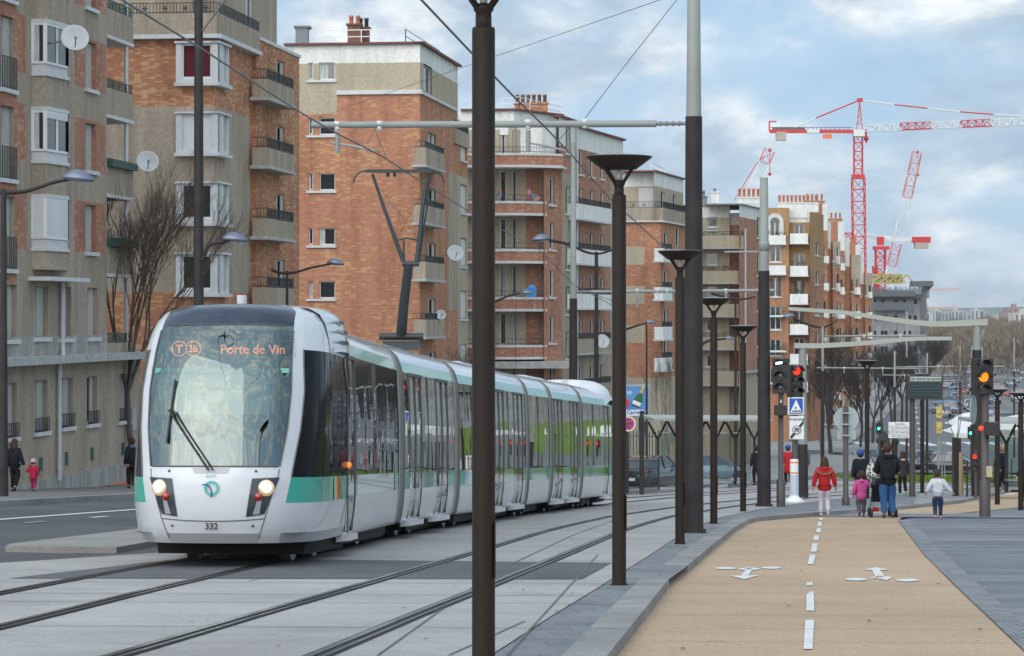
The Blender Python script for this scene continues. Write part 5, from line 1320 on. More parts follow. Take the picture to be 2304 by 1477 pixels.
# ===== B5 =====
c5=V(((1487-CX)/F*210,210.0)); ff=Fac(c5,FDR); fs=Fac(c5,(.25,1))
B5=bld('apartment_building',ff,'brick block with a column of beige square panels, beside the thick catenary mast')
zg5=gz(210)-.5; zt5=ff.uz(1450,388)[1]; zbl=ff.uz(1450,497)[1]; zwh=ff.uz(1450,419)[1]
u0=ff.uz(1375,0)[0]; L5s=fs.uz(1548,0)[0]; zlow=ff.uz(1440,850)[1]
zones=[(u0,1,zlow,zbl,1)]
for y0,y1 in ((556,596),(644,684),(732,772)): zones.append((ff.uz(1388,0)[0],ff.uz(1450,0)[0],ff.uz(1430,y1)[1],ff.uz(1430,y0)[1],0))
mb=MB(); wallgrid(mb,ff,u0,0,zg5,zbl,[],zones)
zc=[(ff.uz(1432,0)[0],ff.uz(1468,0)[0],ff.uz(1450,468)[1],ff.uz(1450,420)[1])]
wallgrid(mb,ff,u0,-.4,zbl,zt5,zc,[(u0,1,zwh,zt5,2)],off=-1)
o=[];zs5=[fs.uz(1505,y)[1] for y in (590,675,762,830)]
for z in zs5: o.append((fs.uz(1493,0)[0],fs.uz(1503,0)[0],z+.1,z+2.3))
o.append((fs.uz(1520,0)[0],fs.uz(1530,0)[0],fs.uz(1520,555)[1],fs.uz(1520,510)[1]))
zones=[(0,L5s,zlow,zbl,1)]
wallgrid(mb,fs,0,L5s,zg5,zbl,o,zones)
o2=[(fs.uz(1497,0)[0],fs.uz(1507,0)[0],zbl+.3,zbl+2.4),(fs.uz(1524,0)[0],fs.uz(1533,0)[0],zbl+.3,zbl+2.4)]
wallgrid(mb,fs,-.8,L5s,zbl,zt5,o2,[(-1,L5s,zwh,zt5,2)],off=-.4); mb.build('wall',[STUCB,BRICK,WHITE],B5)
mb=MB(); p=[ff.pt(u0,0,-1.3),ff.pt(-.8,0,-1.3),fs.pt(L5s,0,-.9),fs.pt(L5s,0,-12)]; mb.prism([(q.x,q.y) for q in p],zg5,zt5-.05,0,1); endcap(mb,fs,L5s,zg5,zbl,-10,0); mb.build('core',[STUCB,ROOFG],B5)
window(B5,ff,zc[0],off=-1,shut='full')
for r in o+o2: window(B5,fs,r,style='one',shut='both' ,off=-.4 if r[2]>zbl else 0,simple=True,sill=False)
for z in zs5: balcony(B5,fs,uo(fs,1492,.7),uo(fs,1513,.7),z,h=.95,depth=.7,m=WHITE,rail=.4)
mb=MB(); fbox(mb,ff,u0,.2,zbl-.12,zbl,-1,.3); fbox(mb,fs,-.2,L5s+.1,zbl-.121,zbl-.001,-1,.3); mb.build('cornice',TRIM,B5)
mb=MB(); fbox(mb,ff,u0,.15,zbl,zbl+1.0,.1,.25); fbox(mb,fs,-.1,L5s,zbl,zbl+1.0,.12,.25); mb.build('parapet',STUC,B5)
mb=MB(); railing(mb,ff,u0,.15,zbl+1,zbl+1.5,.2); railing(mb,fs,-.1,L5s,zbl+1,zbl+1.5,.2); mb.build('railing',RAIL,B5)
mb=MB(); fbox(mb,ff,u0,-.2,zt5,zt5+.12,-3,-.8); fbox(mb,fs,-.8,L5s+.1,zt5+.001,zt5+.121,-3,-.2); mb.build('roof',ROOFM,B5)
roofrail(B5,[(ff.pt(ff.uz(1460,0)[0],0,-3)[:2]),(fs.pt(L5s,0,-2)[:2])],zt5,.9)
# ===== B6 =====
c6=V(((1668-CX)/F*226,226.0)); ff=Fac(c6,FDR); fs=Fac(c6,(.27,1))
B6=bld('apartment_building',ff,'block with long beige balconies, one with red flowers, past the thick catenary mast')
zg6=gz(226)-.5; zt6=ff.uz(1620,462)[1]; zw6=ff.uz(1620,489)[1]; u0=ff.uz(1535,0)[0]; uR=ff.uz(1640,0)[0]
fl=[ff.uz(1610,y)[1] for y in (557,636,711,785)]; fl.append(fl[-1]-3.05)
ops=[]
for z in fl[:]+[]:
    a,b=ff.uz(1588,0)[0],ff.uz(1612,0)[0]; ops.append((a,b,z+1.5,z+2.5))
ops.append((ff.uz(1590,0)[0],ff.uz(1612,0)[0],ff.uz(1600,510)[1],ff.uz(1600,488)[1]))
zb6=ff.uz(1610,836)[1]
mb=MB(); wallgrid(mb,ff,u0,uR,zg6,zt6,ops,[(u0,uR,zw6,zt6,2)],off=-1.2)
wallgrid(mb,ff,uR,0,zg6,zt6-.6,[],[(uR,0,zb6,fl[0]+2.7,1),(uR,0,zw6-.6,zt6,2)],off=-1.9); endcap(mb,ff,uR,zg6,zt6,-1.9,-1.2)
L6s=fs.uz(1716,0)[0]; o=[]
for y in (515,600,680,760,830): z=fs.uz(1707,y)[1]; o.append((fs.uz(1703,0)[0],fs.uz(1711,0)[0],z-.8,z+1.0))
wallgrid(mb,fs,-1,L6s,zg6,zt6,o,[(-1,L6s,zb6,zw6,1),(-1,L6s,zw6,zt6,2)],rev=.2); mb.build('wall',[STUCB,BRICKP,WHITE],B6)
for r in ops: window(B6,ff,r,style='one',off=-1.2,simple=True)
for r in o: window(B6,fs,r,style='one',shut='both',simple=True)
for i,z in enumerate(fl): balcony(B6,ff,u0,ff.uz(1662 if i else 1672,0)[0],z,h=1.0,depth=1.3,off=-1.2,m=STUCB,rail=.35,plants=REDF if i==1 else None)
mb=MB(); p=[ff.pt(u0,0,-2.1),ff.pt(0,0,-2.1),fs.pt(L6s,0,-.4),fs.pt(L6s,0,-12)]; mb.prism([(q.x,q.y) for q in p],zg6,zt6-.65,0,1); mb.build('core',[WHITE,ROOFG],B6)
mb=MB(); fbox(mb,ff,u0,uR,zt6,zt6+.1,-4,-1); fbox(mb,fs,-1,L6s+.1,zt6+.001,zt6+.1,-3,.2); mb.build('roof',ROOFG,B6)
mb=MB(); fbox(mb,ff,u0,.3,zb6-.2,zb6,-1.2,.1); fbox(mb,fs,-.3,L6s,zb6-.201,zb6-.001,-.3,.3); mb.build('ledge',LEDGE,B6)
pots(B6,P(1690,462,232)+V((0,0,.1)),6,1,h=.75,sh=.5,sz=(2.4,.6),stackm=WHITE); pots(B6,P(1583,460,232),1,1,h=.5,sh=.6,sz=(.6,.6),m=ROOFG,stackm=ROOFG); pots(B6,P(1608,458,232),1,1,h=.3,sh=.9,sz=(.7,.6),m=ROOFG,stackm=WHITE)
mb=MB(); q=ff.pt(ff.uz(1678,0)[0]*0+.35,0,.1); mb.tube([(q.x,q.y,zb6),(q.x,q.y,zt6-2)],.08,8); mb.build('downpipe',PIPE,B6)
# ===== B7: tan brick with arched window =====
c7=V(((1796-CX)/F*270,270.0)); ff=Fac(c7,(1,-.1)); fs=Fac(c7,(.33,1)); 
B7=bld('apartment_building',ff,'tan and orange brick building with an arched top window and rows of white balconies')
zg7=gz(270)-.3; zt7=ff.uz(1750,468)[1]; u0=ff.uz(1712,0)[0]; uM7=ff.uz(1775,0)[0]; FH7=67/6000*270
zl7=ff.uz(1750,620)[1]
ops=[];wl=[]
ys=[(545,590),(625,668),(690,742),(765,800),(830,870)]
for (y0,y1) in ys:
    r=(ff.uz(1733,0)[0],ff.uz(1757,0)[0],ff.uz(1745,y1)[1],ff.uz(1745,y0)[1]); ops.append(r)
ra=(ff.uz(1733,0)[0],ff.uz(1754,0)[0],ff.uz(1742,533)[1],ff.uz(1742,500)[1]); ops.append(ra)
ops2=[]
for y0,y1 in ((505,530),(570,608),(632,680),(700,745),(762,800),(825,862)):
    ops2.append((ff.uz(1787,0)[0],ff.uz(1810,0)[0],ff.uz(1798,y1)[1],ff.uz(1798,y0)[1]))
mb=MB(); ztr=ff.uz(1800,468)[1]
wallgrid(mb,ff,u0,uM7,zg7,zt7,ops,[(u0,uM7,zg7,zl7,1)])
ue=ff.uz(1822,0)[0]
wallgrid(mb,ff,uM7,ue,zg7,ztr,[r for r in ops2],[(uM7,ue,zg7,zl7-2,1),(uM7,ue,ff.uz(1800,500)[1],ztr,2)],off=-1.3); endcap(mb,ff,uM7,zg7,zt7,-1.3,0,1)
f7=Fac(ff.pt(ue,0,.2)[:2],(.33,1)); L7=f7.uz(1853,0)[0]
o7=[(f7.uz(1834,0)[0],f7.uz(1843,0)[0],f7.uz(1838,y+30)[1],f7.uz(1838,y)[1]) for y in (545,610,680,745,810)]
wallgrid(mb,f7,0,L7,zg7,ff.uz(1830,478)[1],o7,[(0,L7,zg7,zl7,1)])
mb.build('wall',[BRICKT,BRICKO,WHITE],B7)
for i,r in enumerate(ops): window(B7,ff,r,shut='dark' if i in(1,) else None,simple=True)
for i,r in enumerate(ops2): window(B7,ff,r,off=-1.3,simple=True,shut='dark' if i in (2,3) else None)
for r in o7: window(B7,f7,r,simple=True,style='one')
# arch surround
mb=MB(); cxa=(ra[0]+ra[1])/2; rr=(ra[1]-ra[0])/2; n=10
for k in range(n):
    a,b=math.pi*k/n,math.pi*(k+1)/n
    q=lambda r,t,o:ff.pt(cxa-math.cos(t)*r,ra[3]+math.sin(t)*r,o)
    mb.add([q(rr,a,.12),q(rr+.4,a,.12),q(rr+.4,b,.12),q(rr,b,.12)],[(0,1,2,3)]); mb.add([q(rr+.4,a,.12),q(rr+.4,a,0),q(rr+.4,b,0),q(rr+.4,b,.12)],[(0,1,2,3)])
fbox(mb,ff,ra[0]-.4,ra[0],ra[2],ra[3],0,.12); fbox(mb,ff,ra[1],ra[1]+.4,ra[2],ra[3],0,.12); mb.build('arch_surround',TRIM,B7)
mb=MB(); mb.add([ff.pt(cxa-math.cos(math.pi*k/10)*rr,ra[3]+math.sin(math.pi*k/10)*rr,.03) for k in range(11)],[tuple(range(11))]); mb.build('arch_pane',PANE,B7)
for i,y in enumerate((549,617,711,-1,790,862)):
    if y<0: continue
    z=ff.uz(1745,y)[1]; balcony(B7,ff,ff.uz(1722,0)[0],ff.uz(1768,0)[0],z,h=.85 if i<2 else .05,depth=.8,m=WHITE,rail=0 if i<2 else .8,railm=RAILG,plants=GREEN if i in (0,4) else None)
for i,y in enumerate((547,620,683,751,818,880)):
    z=ff.uz(1798,y)[1]; balcony(B7,ff,uM7+.1,ff.uz(1818,0)[0],z,h=.95,depth=1.4,off=-1.3,m=WHITE,rail=0,plants=GREEN if i in (1,2,3) else None)
mb=MB(); p=[ff.pt(u0,0,-1.5),ff.pt(ue,0,-1.5),f7.pt(L7,0,-.4),f7.pt(L7,0,-12)]; mb.prism([(q.x,q.y) for q in p],zg7,zt7-.5,0,1); mb.build('core',[BRICKT,ROOFG],B7)
pots(B7,P(1795,478,276),10,1,h=.8,sh=.9,sz=(4.2,.8),stackm=WHITE)
mb=MB(); fbox(mb,ff,uM7-.5,ue-.2,zt7-1.0,zt7+.35,-3,-1.2); mb.build('white_attic',WHITE,B7)
# grey party-wall slab between B7 and the row beyond
# ===== far row: stepped brick buildings going away =====
rowspec=[ (1842,1886,300,500,560,'brick building with white bays stepping back behind the tan block',.42,0),
          (1878,1932,340,535,600,'brick building with white attic walls, middle of the far row before the concrete tower',.45,1),
          (1918,1958,400,582,640,'brick and grey building at the end of the far row, against the concrete tower',.5,2)]
for (xa,xb,D,yt,yw,lab,dx,idx) in rowspec:
    c=V(((xa-CX)/F*D,float(D))); f=Fac(c,(.95,.35 if idx<2 else .4)); B=bld('apartment_building',f,lab)
    zg_=gz(D)-.3; zt=f.uz((xa+xb)/2,yt)[1]; Lw=f.uz(xb,0)[0]; zw=f.uz((xa+xb)/2,yw)[1]
    mb=MB(); n=4; ops=[]; nf=int((zt-zg_)/3.05)
    us=[Lw*(k+.5)/n for k in range(n)]
    for k in range(nf):
        for u in us: z=zg_+k*3.05+1.0; ops.append((u-Lw*.065,u+Lw*.065,z,z+1.6))
    ops=[r for r in ops if r[3]<zt-.3]
    steps=[0,.28,.62,1.0]; tops=[zt+2.0,zt,zt-2.2]
    for s in range(3):
        a,b=Lw*steps[s],Lw*steps[s+1]; oo=[r for r in ops if a<=(r[0]+r[1])/2<b and r[3]<tops[s]-.3]; oo=[(max(a,r[0]),min(b,r[1]),r[2],r[3]) for r in oo]
        wallgrid(mb,f,a,b,zg_,tops[s],oo,[(a,b,zw+(tops[s]-zt),tops[s],2 if s<2 else 1),(a,b,zg_,zg_+3,1)],off=[.9,0,.5][s],rev=.25)
        endcap(mb,f,b,zg_,tops[s],-2,[.9,0,.5][s]); endcap(mb,f,a,zg_,tops[s],-2,[.9,0,.5][s])
        for r in oo: window(B,f,r,off=[.9,0,.5][s],simple=True,shut='dark' if RW.random()<.3 else None,style='two' )
        for k in range(1,nf):
            if s!=1: 
                z=zg_+k*3.05+.75
                if z<tops[s]-2: balcony(B,f,a+.4,b-.4,z,h=.8,depth=.8,off=[.9,0,.5][s],m=WHITE,rail=0,plants=GREEN if RW.random()<.25 else None)
    mb.build('wall',[BRICKO,STUC,WHITE],B)
    mb=MB(); p=[f.pt(0,0,-.3),f.pt(Lw,0,-.3),f.pt(Lw,0,-14),f.pt(-2,0,-14)]; mb.prism([(q.x,q.y) for q in p],zg_,zt-2.3,0,1); mb.build('core',[BRICKO,ROOFG],B)
    mb=MB(); fbox(mb,f,Lw*.05,Lw*.5,zt-.5,zt+1.6,-5,-1); mb.build('white_attic',WHITE,B)
    pots(B,f.pt(Lw*.4,zt+1.6,-3),4,1,h=.8,sh=.8,sz=(2.2,.8),m=TERRA,stackm=BRICKT)
# ===== concrete tower under construction =====
CT=stucco('raw_concrete',(.30,.30,.31),None,.3); SCAF=mat('scaffold_dark',(.10,.11,.12),.7); FORM=mat('yellow_formwork',(.42,.33,.12),.7)
c=V(((1953-CX)/F*480,480.0)); f=Fac(c,(1,-.02)); fs=Fac(f.pt(f.uz(2070,0)[0],0)[:2],(.3,1))
B9=bld('unfinished_tower',f,'bare grey concrete tower block under construction, topped by formwork and red cranes')
zgc=gz(480); zt=f.uz(2000,662)[1]; Lw=f.uz(2070,0)[0]; ops=[]
for j,y in enumerate((687,722,757,792,826,860,895)):
    for x in (1967,1982,1990,2012,2033,2045,2056,2066):
        if (j*7+x)%5==0: continue
        r=f.rect(x,y-12,x+(5 if x%2 else 7),y-(0 if j else 2))
        if r[1]<Lw-.1 and r[3]<zt-.2: ops.append(r)
mb=MB(); wallgrid(mb,f,0,Lw,zgc,zt,ops,[],rev=.6)
mb.build('wall',[CT],B9); mb=MB(); wallgrid(mb,fs,0,8,zgc,zt,[],[]); mb.build('side_wall',[CT],B9)
for r in ops: mb=MB(); fbox(mb,f,r[0],r[1],r[2],r[3],-.65,-.55); mb.build('opening_shade_panel',BLACKP,B9)  # black panel paints the unlit depth behind each bare opening
mb=MB(); p=[f.pt(0,0,-.7),f.pt(Lw,0,-.7),f.pt(Lw,0,-16),f.pt(0,0,-16)]; mb.prism([(q.x,q.y) for q in p],zgc,zt-.1); mb.build('core',CT,B9)
mb=MB(); a,b,c_,d_=f.rect(1958,655,2056,668); fbox(mb,f,a,b,c_,d_,-3,1.5); mb.build('top_slab',CT,B9)
mb=MB(); a,b,c_,d_=f.rect(1958,655,2040,700)
R_=random.Random(5)
for k in range(46):
    u=a+(b-a+4)*k/46; z0=f.uz(2000,672)[1]; z1=f.uz(2000,652-R_.uniform(0,8))[1]; mb.bar(f.pt(u,z0,1.4),f.pt(u,z1,1.4),.15,.15)
a,b,c_,d_=f.rect(1957,652,2056,697); 
fbox(mb,f,a,b,f.uz(2000,668)[1],f.uz(2000,655)[1],1.6,2.0); mb.build('guard_mesh',SCAF,B9)
mb=MB(); a,b,c_,d_=f.rect(1957,655,2042,671); fbox(mb,f,a,b,c_-2.2,c_-.8,1.2,2.4); mb.build('scaffold_deck',SCAF,B9)
a,b,c_,d_=f.rect(2050,633,2097,645); mb=MB(); fbox(mb,f,a,b,c_,d_,-2,2)
for k in range(5): mb.bar(f.pt(a+(b-a)*(.55+.1*k),c_,1),f.pt(a+(b-a)*.42,c_-2.2,0),.2,.2)
mb.build('cantilever_deck',SCAF,B9)
mb=MB(); a,b,c_,d_=f.rect(1960,618,2036,637); fbox(mb,f,a,b,c_,d_,-4,-3.6); fb_=mb.build('formwork_panel',mat('formwork_ply',(.45,.4,.27),.8),B9)
mb=MB()
for k in range(4):
    q=a+(b-a)*(k+.2)/4; mb.bar(f.pt(q,c_,-3),f.pt(q+2,d_,-3),.3,.3); mb.bar(f.pt(q+3.2,c_,-3),f.pt(q+2,d_,-3),.3,.3)
mb.bar(f.pt(a,d_,-3),f.pt(b,d_,-3),.3,.3); mb.bar(f.pt(a,c_,-3),f.pt(b,c_,-3),.3,.3); mb.build('formwork_truss',FORM,B9)
# ---------- cranes ----------
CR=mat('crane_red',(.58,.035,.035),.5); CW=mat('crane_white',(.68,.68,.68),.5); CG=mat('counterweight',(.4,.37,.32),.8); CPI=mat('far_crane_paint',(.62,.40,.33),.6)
def lattice(mb,a,b,w,bay,mi=0,r=.1,tri=False,up=None):
    a=V(a);b=V(b);d=(b-a).normalized(); s=V((0,1,0)) if abs(d.y)<.7 else V((1,0,0)); u=d.cross(s).normalized(); s=u.cross(d).normalized()
    offs=[(s*w/2+u*w/2),(s*w/2-u*w/2),(-s*w/2-u*w/2),(-s*w/2+u*w/2)]
    if tri: offs=[(s*w/2-u*w/2),(-s*w/2-u*w/2),(u*w/2)]
    n=max(1,int((b-a).length/bay)); m=len(offs)
    for k in range(n):
        p=a+(b-a)*(k/n); q=a+(b-a)*((k+1)/n); cm=mi(k/n) if callable(mi) else mi
        for i in range(m):
            mb.bar(p+offs[i],q+offs[i],r*1.4,r*1.4,cm)
            j=(i+1)%m
            (mb.bar(p+offs[i],q+offs[j],r,r,cm) if k%2 else mb.bar(p+offs[j],q+offs[i],r,r,cm))
            mb.bar(p+offs[i],p+offs[j],r,r,cm)
D=500
cr=root('tower_crane',P(1932,880,D),'tall red tower crane whose lattice mast stands highest, with a long red and white jib','crane')
def cp(x,y,dd=0): return P(x,y,D+dd)
mb=MB(); lattice(mb,cp(1934,640),cp(1931,400),2.3,2.2,0,.12); mb.build('mast',CR,cr)
mb=MB(); lattice(mb,cp(1931,400),cp(1931,302),1.55,1.6,0,.11); mb.box(*(cp(1919,402,-1.2)),*(cp(1942,394,1.2))); mb.build('upper_mast',CR,cr)
mb=MB()
for (x_,d_) in ((1927,-.6),(1941,-.6),(1927,.6),(1941,.6)): mb.bar(cp(x_,294,d_),cp(1934,226,0),.14,.14)
for q_y in (280,266,252,240): w_=(q_y-226)/68*7; mb.bar(cp(1934-w_,q_y,-.3),cp(1934+w_,q_y,.3),.1,.1); mb.bar(cp(1934-w_,q_y,-.3),cp(1934+w_*.8,q_y-12,.3),.1,.1)
mb=mb; mb.box(*cp(1929,229,-.4),*cp(1940,222,.4)); mb.build('apex',CR,cr)
mb=MB(); mb.box(*cp(1921,307,-1.2),*cp(1942,294,1.2)); mb.build('slewing_unit',CW,cr)
mb=MB(); lattice(mb,cp(1941,289),cp(2312,273,10),1.3,1.5,lambda t:0 if (.19<t<.385) or (.57<t<.76) else 1,.11,tri=True); mb.build('jib',[CR,CW],cr)
mb=MB(); mb.bar(cp(1732,296),cp(1920,296),1.2,.6,0); mb.bar(cp(1815,296,-.1),cp(1843,296,-.1),1.3,.62,1); mb.build('counter_jib',[CR,CW],cr)
mb=MB(); mb.box(*cp(1747,316,-.8),*cp(1767,298,.8)); mb.build('counterweight',CG,cr)
mb=MB(); 
for k in range(18): x=1738+k*10; mb.bar(cp(x,295),cp(x,286),.1,.1)
mb.bar(cp(1730,287),cp(1918,287),.1,.1); mb.box(*cp(1740,295,-.5),*cp(1810,288,.5)); mb.build('walkway',SCAF,cr)
mb=MB(); mb.bar(cp(1731,296),cp(1731,274),.25,.25); mb.bar(cp(1731,274),cp(1747,274),.25,.25); mb.tube([cp(1934,226),cp(1836,266)],.14,5); mb.build('tie_bar',CR,cr)
mb=MB(); mb.tube([cp(1836,266),cp(1785,289)],.13,5); mb.build('tie_bar',CW,cr)
for (x0,y0,x1,y1,m) in ((1938,226,2012,236,CW),(2012,236,2087,244,CR),(2087,244,2160,252,CW),(2160,252,2235,258,CR),(2235,258,2312,263,CW)):
    mb=MB(); mb.tube([cp(x0,y0),cp(x1,y1)],.13,5); mb.build('pendant_line',m,cr)
mb=MB(); mb.box(*cp(1852,312,-.2),*cp(1871,303,.2)); mb.build('sign_board',ORANGE,cr)
mb=MB(); mb.bar(cp(1948,292),cp(1949,322),.35,.35); mb.ball(cp(1949,312),.5,6); mb.build('hook_block',CR,cr)
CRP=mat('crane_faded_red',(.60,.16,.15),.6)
def luff(name,lab,x0,y0,x1,y1,D,w,split,extra=None):
    r_=root(name,P(x0,y0,D),lab,'crane'); q=lambda x,y,dd=0:P(x,y,D+dd)
    mb=MB(); lattice(mb,q(x0,y0),q(x1,y1),w,w*1.3,lambda t:0 if split(t) else 1,.08); mb.ball(q(x1,y1),.35,6,0); mb.build('jib',[CRP,CW],r_); return r_,q
r_,q=luff('luffing_crane','steeply raised lattice jib, white with red tip, beside the tall crane',1995,650,2064,342,520,1.7,lambda t:t>.66 or .1<t<.28)
mb=MB(); mb.tube([q(1990,528),q(2010,460),q(2052,372)],.07,5); mb.build('luffing_rope',CW,r_); mb=MB(); mb.ball(q(2065,393),.35,8); mb.tube([q(2065,345),q(2065,393)],.05,4); mb.build('hook_block',YELLOW,r_)
r_,q=luff('luffing_crane','leaning red and white crane jib rising behind the chimney pots of the beige balcony block',1683,450,1732,338,420,1.6,lambda t:t>.55)
mb=MB(); mb.tube([q(1652,452),q(1700,372),q(1722,350)],.07,5); mb.build('luffing_rope',CR,r_); mb=MB(); mb.ball(q(1732,392),.28,8); mb.tube([q(1732,342),q(1732,392)],.05,4); mb.build('hook_block',CR,r_)
r_=root('tower_crane',P(1980,700,540),'low red crane on top of the concrete tower with a red counterweight tray','crane'); D=540
mb=MB(); lattice(mb,cp(1981,690),cp(1981,560),1.9,1.6,0,.17); mb.build('mast',CR,r_)
mb=MB(); mb.box(*cp(1966,562,-1),*cp(1998,555,1)); mb.box(*cp(1976,552,-1),*cp(1986,534,1)); mb.ball(cp(1984,540),.5,6); mb.build('slewing_unit',CR,r_)
mb=MB(); mb.bar(cp(1985,538),cp(2060,540),.9,.8); mb.bar(cp(1988,532),cp(2050,540),.25,.25); mb.build('counter_jib',CW,r_)
mb=MB(); mb.box(*cp(2053,546,-1),*cp(2091,534,1)); mb.build('counterweight_tray',CR,r_); mb=MB(); mb.box(*cp(2059,560,-1),*cp(2086,547,1)); mb.build('counterweight',CG,r_)
mb=MB(); lattice(mb,cp(1972,536),cp(1865,528),1.1,1.6,lambda t:1 if t<.35 else 0,.15,tri=True); mb.build('jib',[CR,CW],r_)
mb=MB(); lattice(mb,cp(1968,600),cp(1975,690),.8,1.6,0,.2); mb.build('lower_frame',CR,r_)
for i,(x0,x1,y) in enumerate(((2080,2158,653),(2080,2155,694))):
    D=1500; r_=root('tower_crane',P(x0,y,D),['upper of the two faint pink crane jibs far beyond the concrete tower','lower of the two faint pink crane jibs far beyond the concrete tower'][i],'crane','faint far cranes')
    mb=MB(); lattice(mb,cp(x0,y),cp(x1,y-2),1.3,2.2,0,.2); mb.build('jib',CPI,r_); mb=MB(); lattice(mb,cp(x0+3,800),cp(x0+3,y-8),1.3,2.4,0,.2); mb.build('mast',CPI,r_)
# ---------- far skyline ----------
HZ=[mat('far_tower_pale',(.42,.42,.42),.8),mat('far_tower_grey',(.3,.31,.33),.8),mat('far_tower_pink',(.30,.2,.19),.8),mat('far_tower_beige',(.48,.45,.4),.8)]
WD=mat('far_window_band',(.12,.13,.15),.5)
sky_=[(2068,2100,703,2400,0),(2096,2120,698,2450,0),(2118,2142,704,2400,1),(2140,2166,699,2450,0),(2166,2186,706,2400,1),(2184,2212,697,2450,0),(2206,2224,702,2450,1),(2238,2262,712,2600,3),(2258,2276,704,2000,2),(2268,2302,692,2000,2),(2282,2330,704,1700,3)]
labs=['pale far block nearest the concrete tower','second pale block from the concrete tower on the skyline','third grey block from the concrete tower on the skyline','pale block with a raised middle on the skyline, left of the mast beam end','low grey block between two pale ones on the skyline','pale skyline block with a thin chimney at its right end','narrow grey skyline block right of the chimney','small pale tower standing apart on the skyline','low pinkish block left of the tallest skyline tower','tallest reddish slab tower on the skyline near the right edge','beige ribbed tower block at the right edge of the skyline']
for (x0,x1,y,D,m),lab in zip(sky_,labs):
    a=P(x0,y,D);b=P(x1,y,D); z0=gz(D); r_=root('far_tower',((a.x+b.x)/2,D,z0),lab,'tower block','blocks on the far skyline')
    mb=MB(); mb.box(a.x,D,z0,b.x,D+22,a.z); w=(b.x-a.x); mb.box(a.x+w*.35,D+2,a.z,a.x+w*.6,D+10,a.z+2.5); mb.build('wall',HZ[m],r_)
    mb=MB(); n=int(w/3.2)
    for k in range(n): 
        if k%4==3: continue
        x=a.x+w*(k+.5)/n; mb.box(x-.7,D-.15,z0+2,x+.7,D-.02,a.z-1.2)
    mb.build('window_bands',WD,r_)
# hills beyond
mb=MB(); HILL=mat('hill_far',(.10,.14,.13),.95,noise=.01,col2=(.16,.18,.15)); n=60
for k in range(n):
    x0=-400+k*70; x1=x0+70; h=lambda x:8+26*math.sin((x+200)/900)**2+10*math.sin(x/210)
    mb.add([(x0,5200,-12),(x1,5200,-12),(x1,5600,h(x1)),(x0,5600,h(x0))],[(0,1,2,3)],0,True)
struct('hills',mb,HILL)
# ---------- bare trees ----------
BARK=mat('bark',(.075,.06,.05),.9,noise=9,col2=(.12,.10,.085)); TWIG=mat('twigs',(.115,.078,.056),.9)
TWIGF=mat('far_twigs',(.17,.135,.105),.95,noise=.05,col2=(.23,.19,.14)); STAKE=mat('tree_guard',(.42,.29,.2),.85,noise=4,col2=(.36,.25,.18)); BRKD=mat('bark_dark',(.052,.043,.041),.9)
def tree(name,lab,base,h,R,lev=5,spread=.55,up=.25,r0=.12,kids=3,group=None,twig=TWIG,bark=BARK,clear=.3,lean=(0,0),cat='bare tree',vase=False):
    rt_=root(name,base,lab,cat,group); tr=MB(); tw=MB()
    def grow(p,d,l,r,k):
        n=3; pts=[p]; q=p; dd=d
        for i in range(n):
            dd=(dd+V((R.uniform(-1,1),R.uniform(-1,1),R.uniform(-.4,1)*up*1.5))*.13).normalized(); q=q+dd*(l/n); pts.append(q)
        rr=[r*(1-.3*i/n) for i in range(n+1)]
        (tr if k<=1 else tw).tube(pts,rr,6 if k==0 else 4 if k<3 else 3,cap=False)
        if k>=lev: return
        m=kids+(1 if R.random()<.5 else 0)
        for j in range(m):
            a=R.uniform(0,6.283); s=spread*R.uniform(.55,1.25); o=V((math.cos(a),math.sin(a),0))
            nd=(dd*math.cos(s)+o*math.sin(s)+V((0,0,up))).normalized()
            st=pts[-1] if j==0 or k==0 else pts[-1-(j%2)]*.6+pts[-2]*.4
            grow(st,nd,l*R.uniform(.62,.85),max(.006,r*.55),k+1)
    b=V(base); grow(b,V((lean[0],lean[1],1)).normalized(),h*clear,r0,0)
    tr.build('trunk',bark,rt_); tw.build('crown',twig,rt_); return rt_
R1=random.Random(21)
def gb(x,y,D): p=P(x,y,D); return V((p.x,p.y,g(p.x,p.y)))
tree('street_tree','large leafless tree with dense upright branches between the grey block and the tram',gb(305,1100,97),20,R1,lev=6,spread=.29,up=.11,r0=.13,kids=3,clear=.175,lean=(-.02,0))
tree('street_tree','small leafless tree whose twigs show above the tram roof before the brick gable',gb(795,1100,128),6.4,R1,lev=5,spread=.6,up=.1,r0=.1,kids=3,clear=.3)
tree('street_tree','leafless tree mostly hidden behind the nearest lamp post, before the curved balconies',gb(1100,1100,150),9.0,R1,lev=6,spread=.6,up=.1,r0=.14,kids=3,clear=.27)
# avenue trees in front of the far row
far0=tree('avenue_tree','x',(0,0,0),13.0,R1,lev=6,spread=.5,up=.14,r0=.15,kids=3,clear=.2,group='bare trees lining the far avenue',twig=BRKD,bark=BRKD)
spots=[(1872,215,1.35),(1905,228,1.05),(1935,240,1.1),(1962,255,1.1),(1985,272,1.15),(2008,292,1.15),(2030,315,1.15),(2052,345,1.2),(2072,380,1.2),(2092,420,1.2)]
lb=['bare avenue tree nearest the traffic lights, leftmost of the row','second bare avenue tree from the left, behind the round sign','third bare avenue tree from the left, before the brick row','fourth bare avenue tree from the left','fifth bare avenue tree from the left, left of the departures board','sixth bare avenue tree from the left, behind the departures board','seventh bare avenue tree from the left, partly behind the board','eighth bare avenue tree from the left, below the concrete tower','ninth bare avenue tree from the left, near the yellow signal','farthest bare avenue tree at the right end of the row']
for k,(x,D,s) in enumerate(spots):
    b=gb(x,0,D); b.z=gz(D)
    if k==0: far0.location=b; far0['label']=lb[0]; far0.scale=(s,)*3
    else: copy_tree(far0,loc=b,rz=k*1.3,scale=s,label=lb[k])
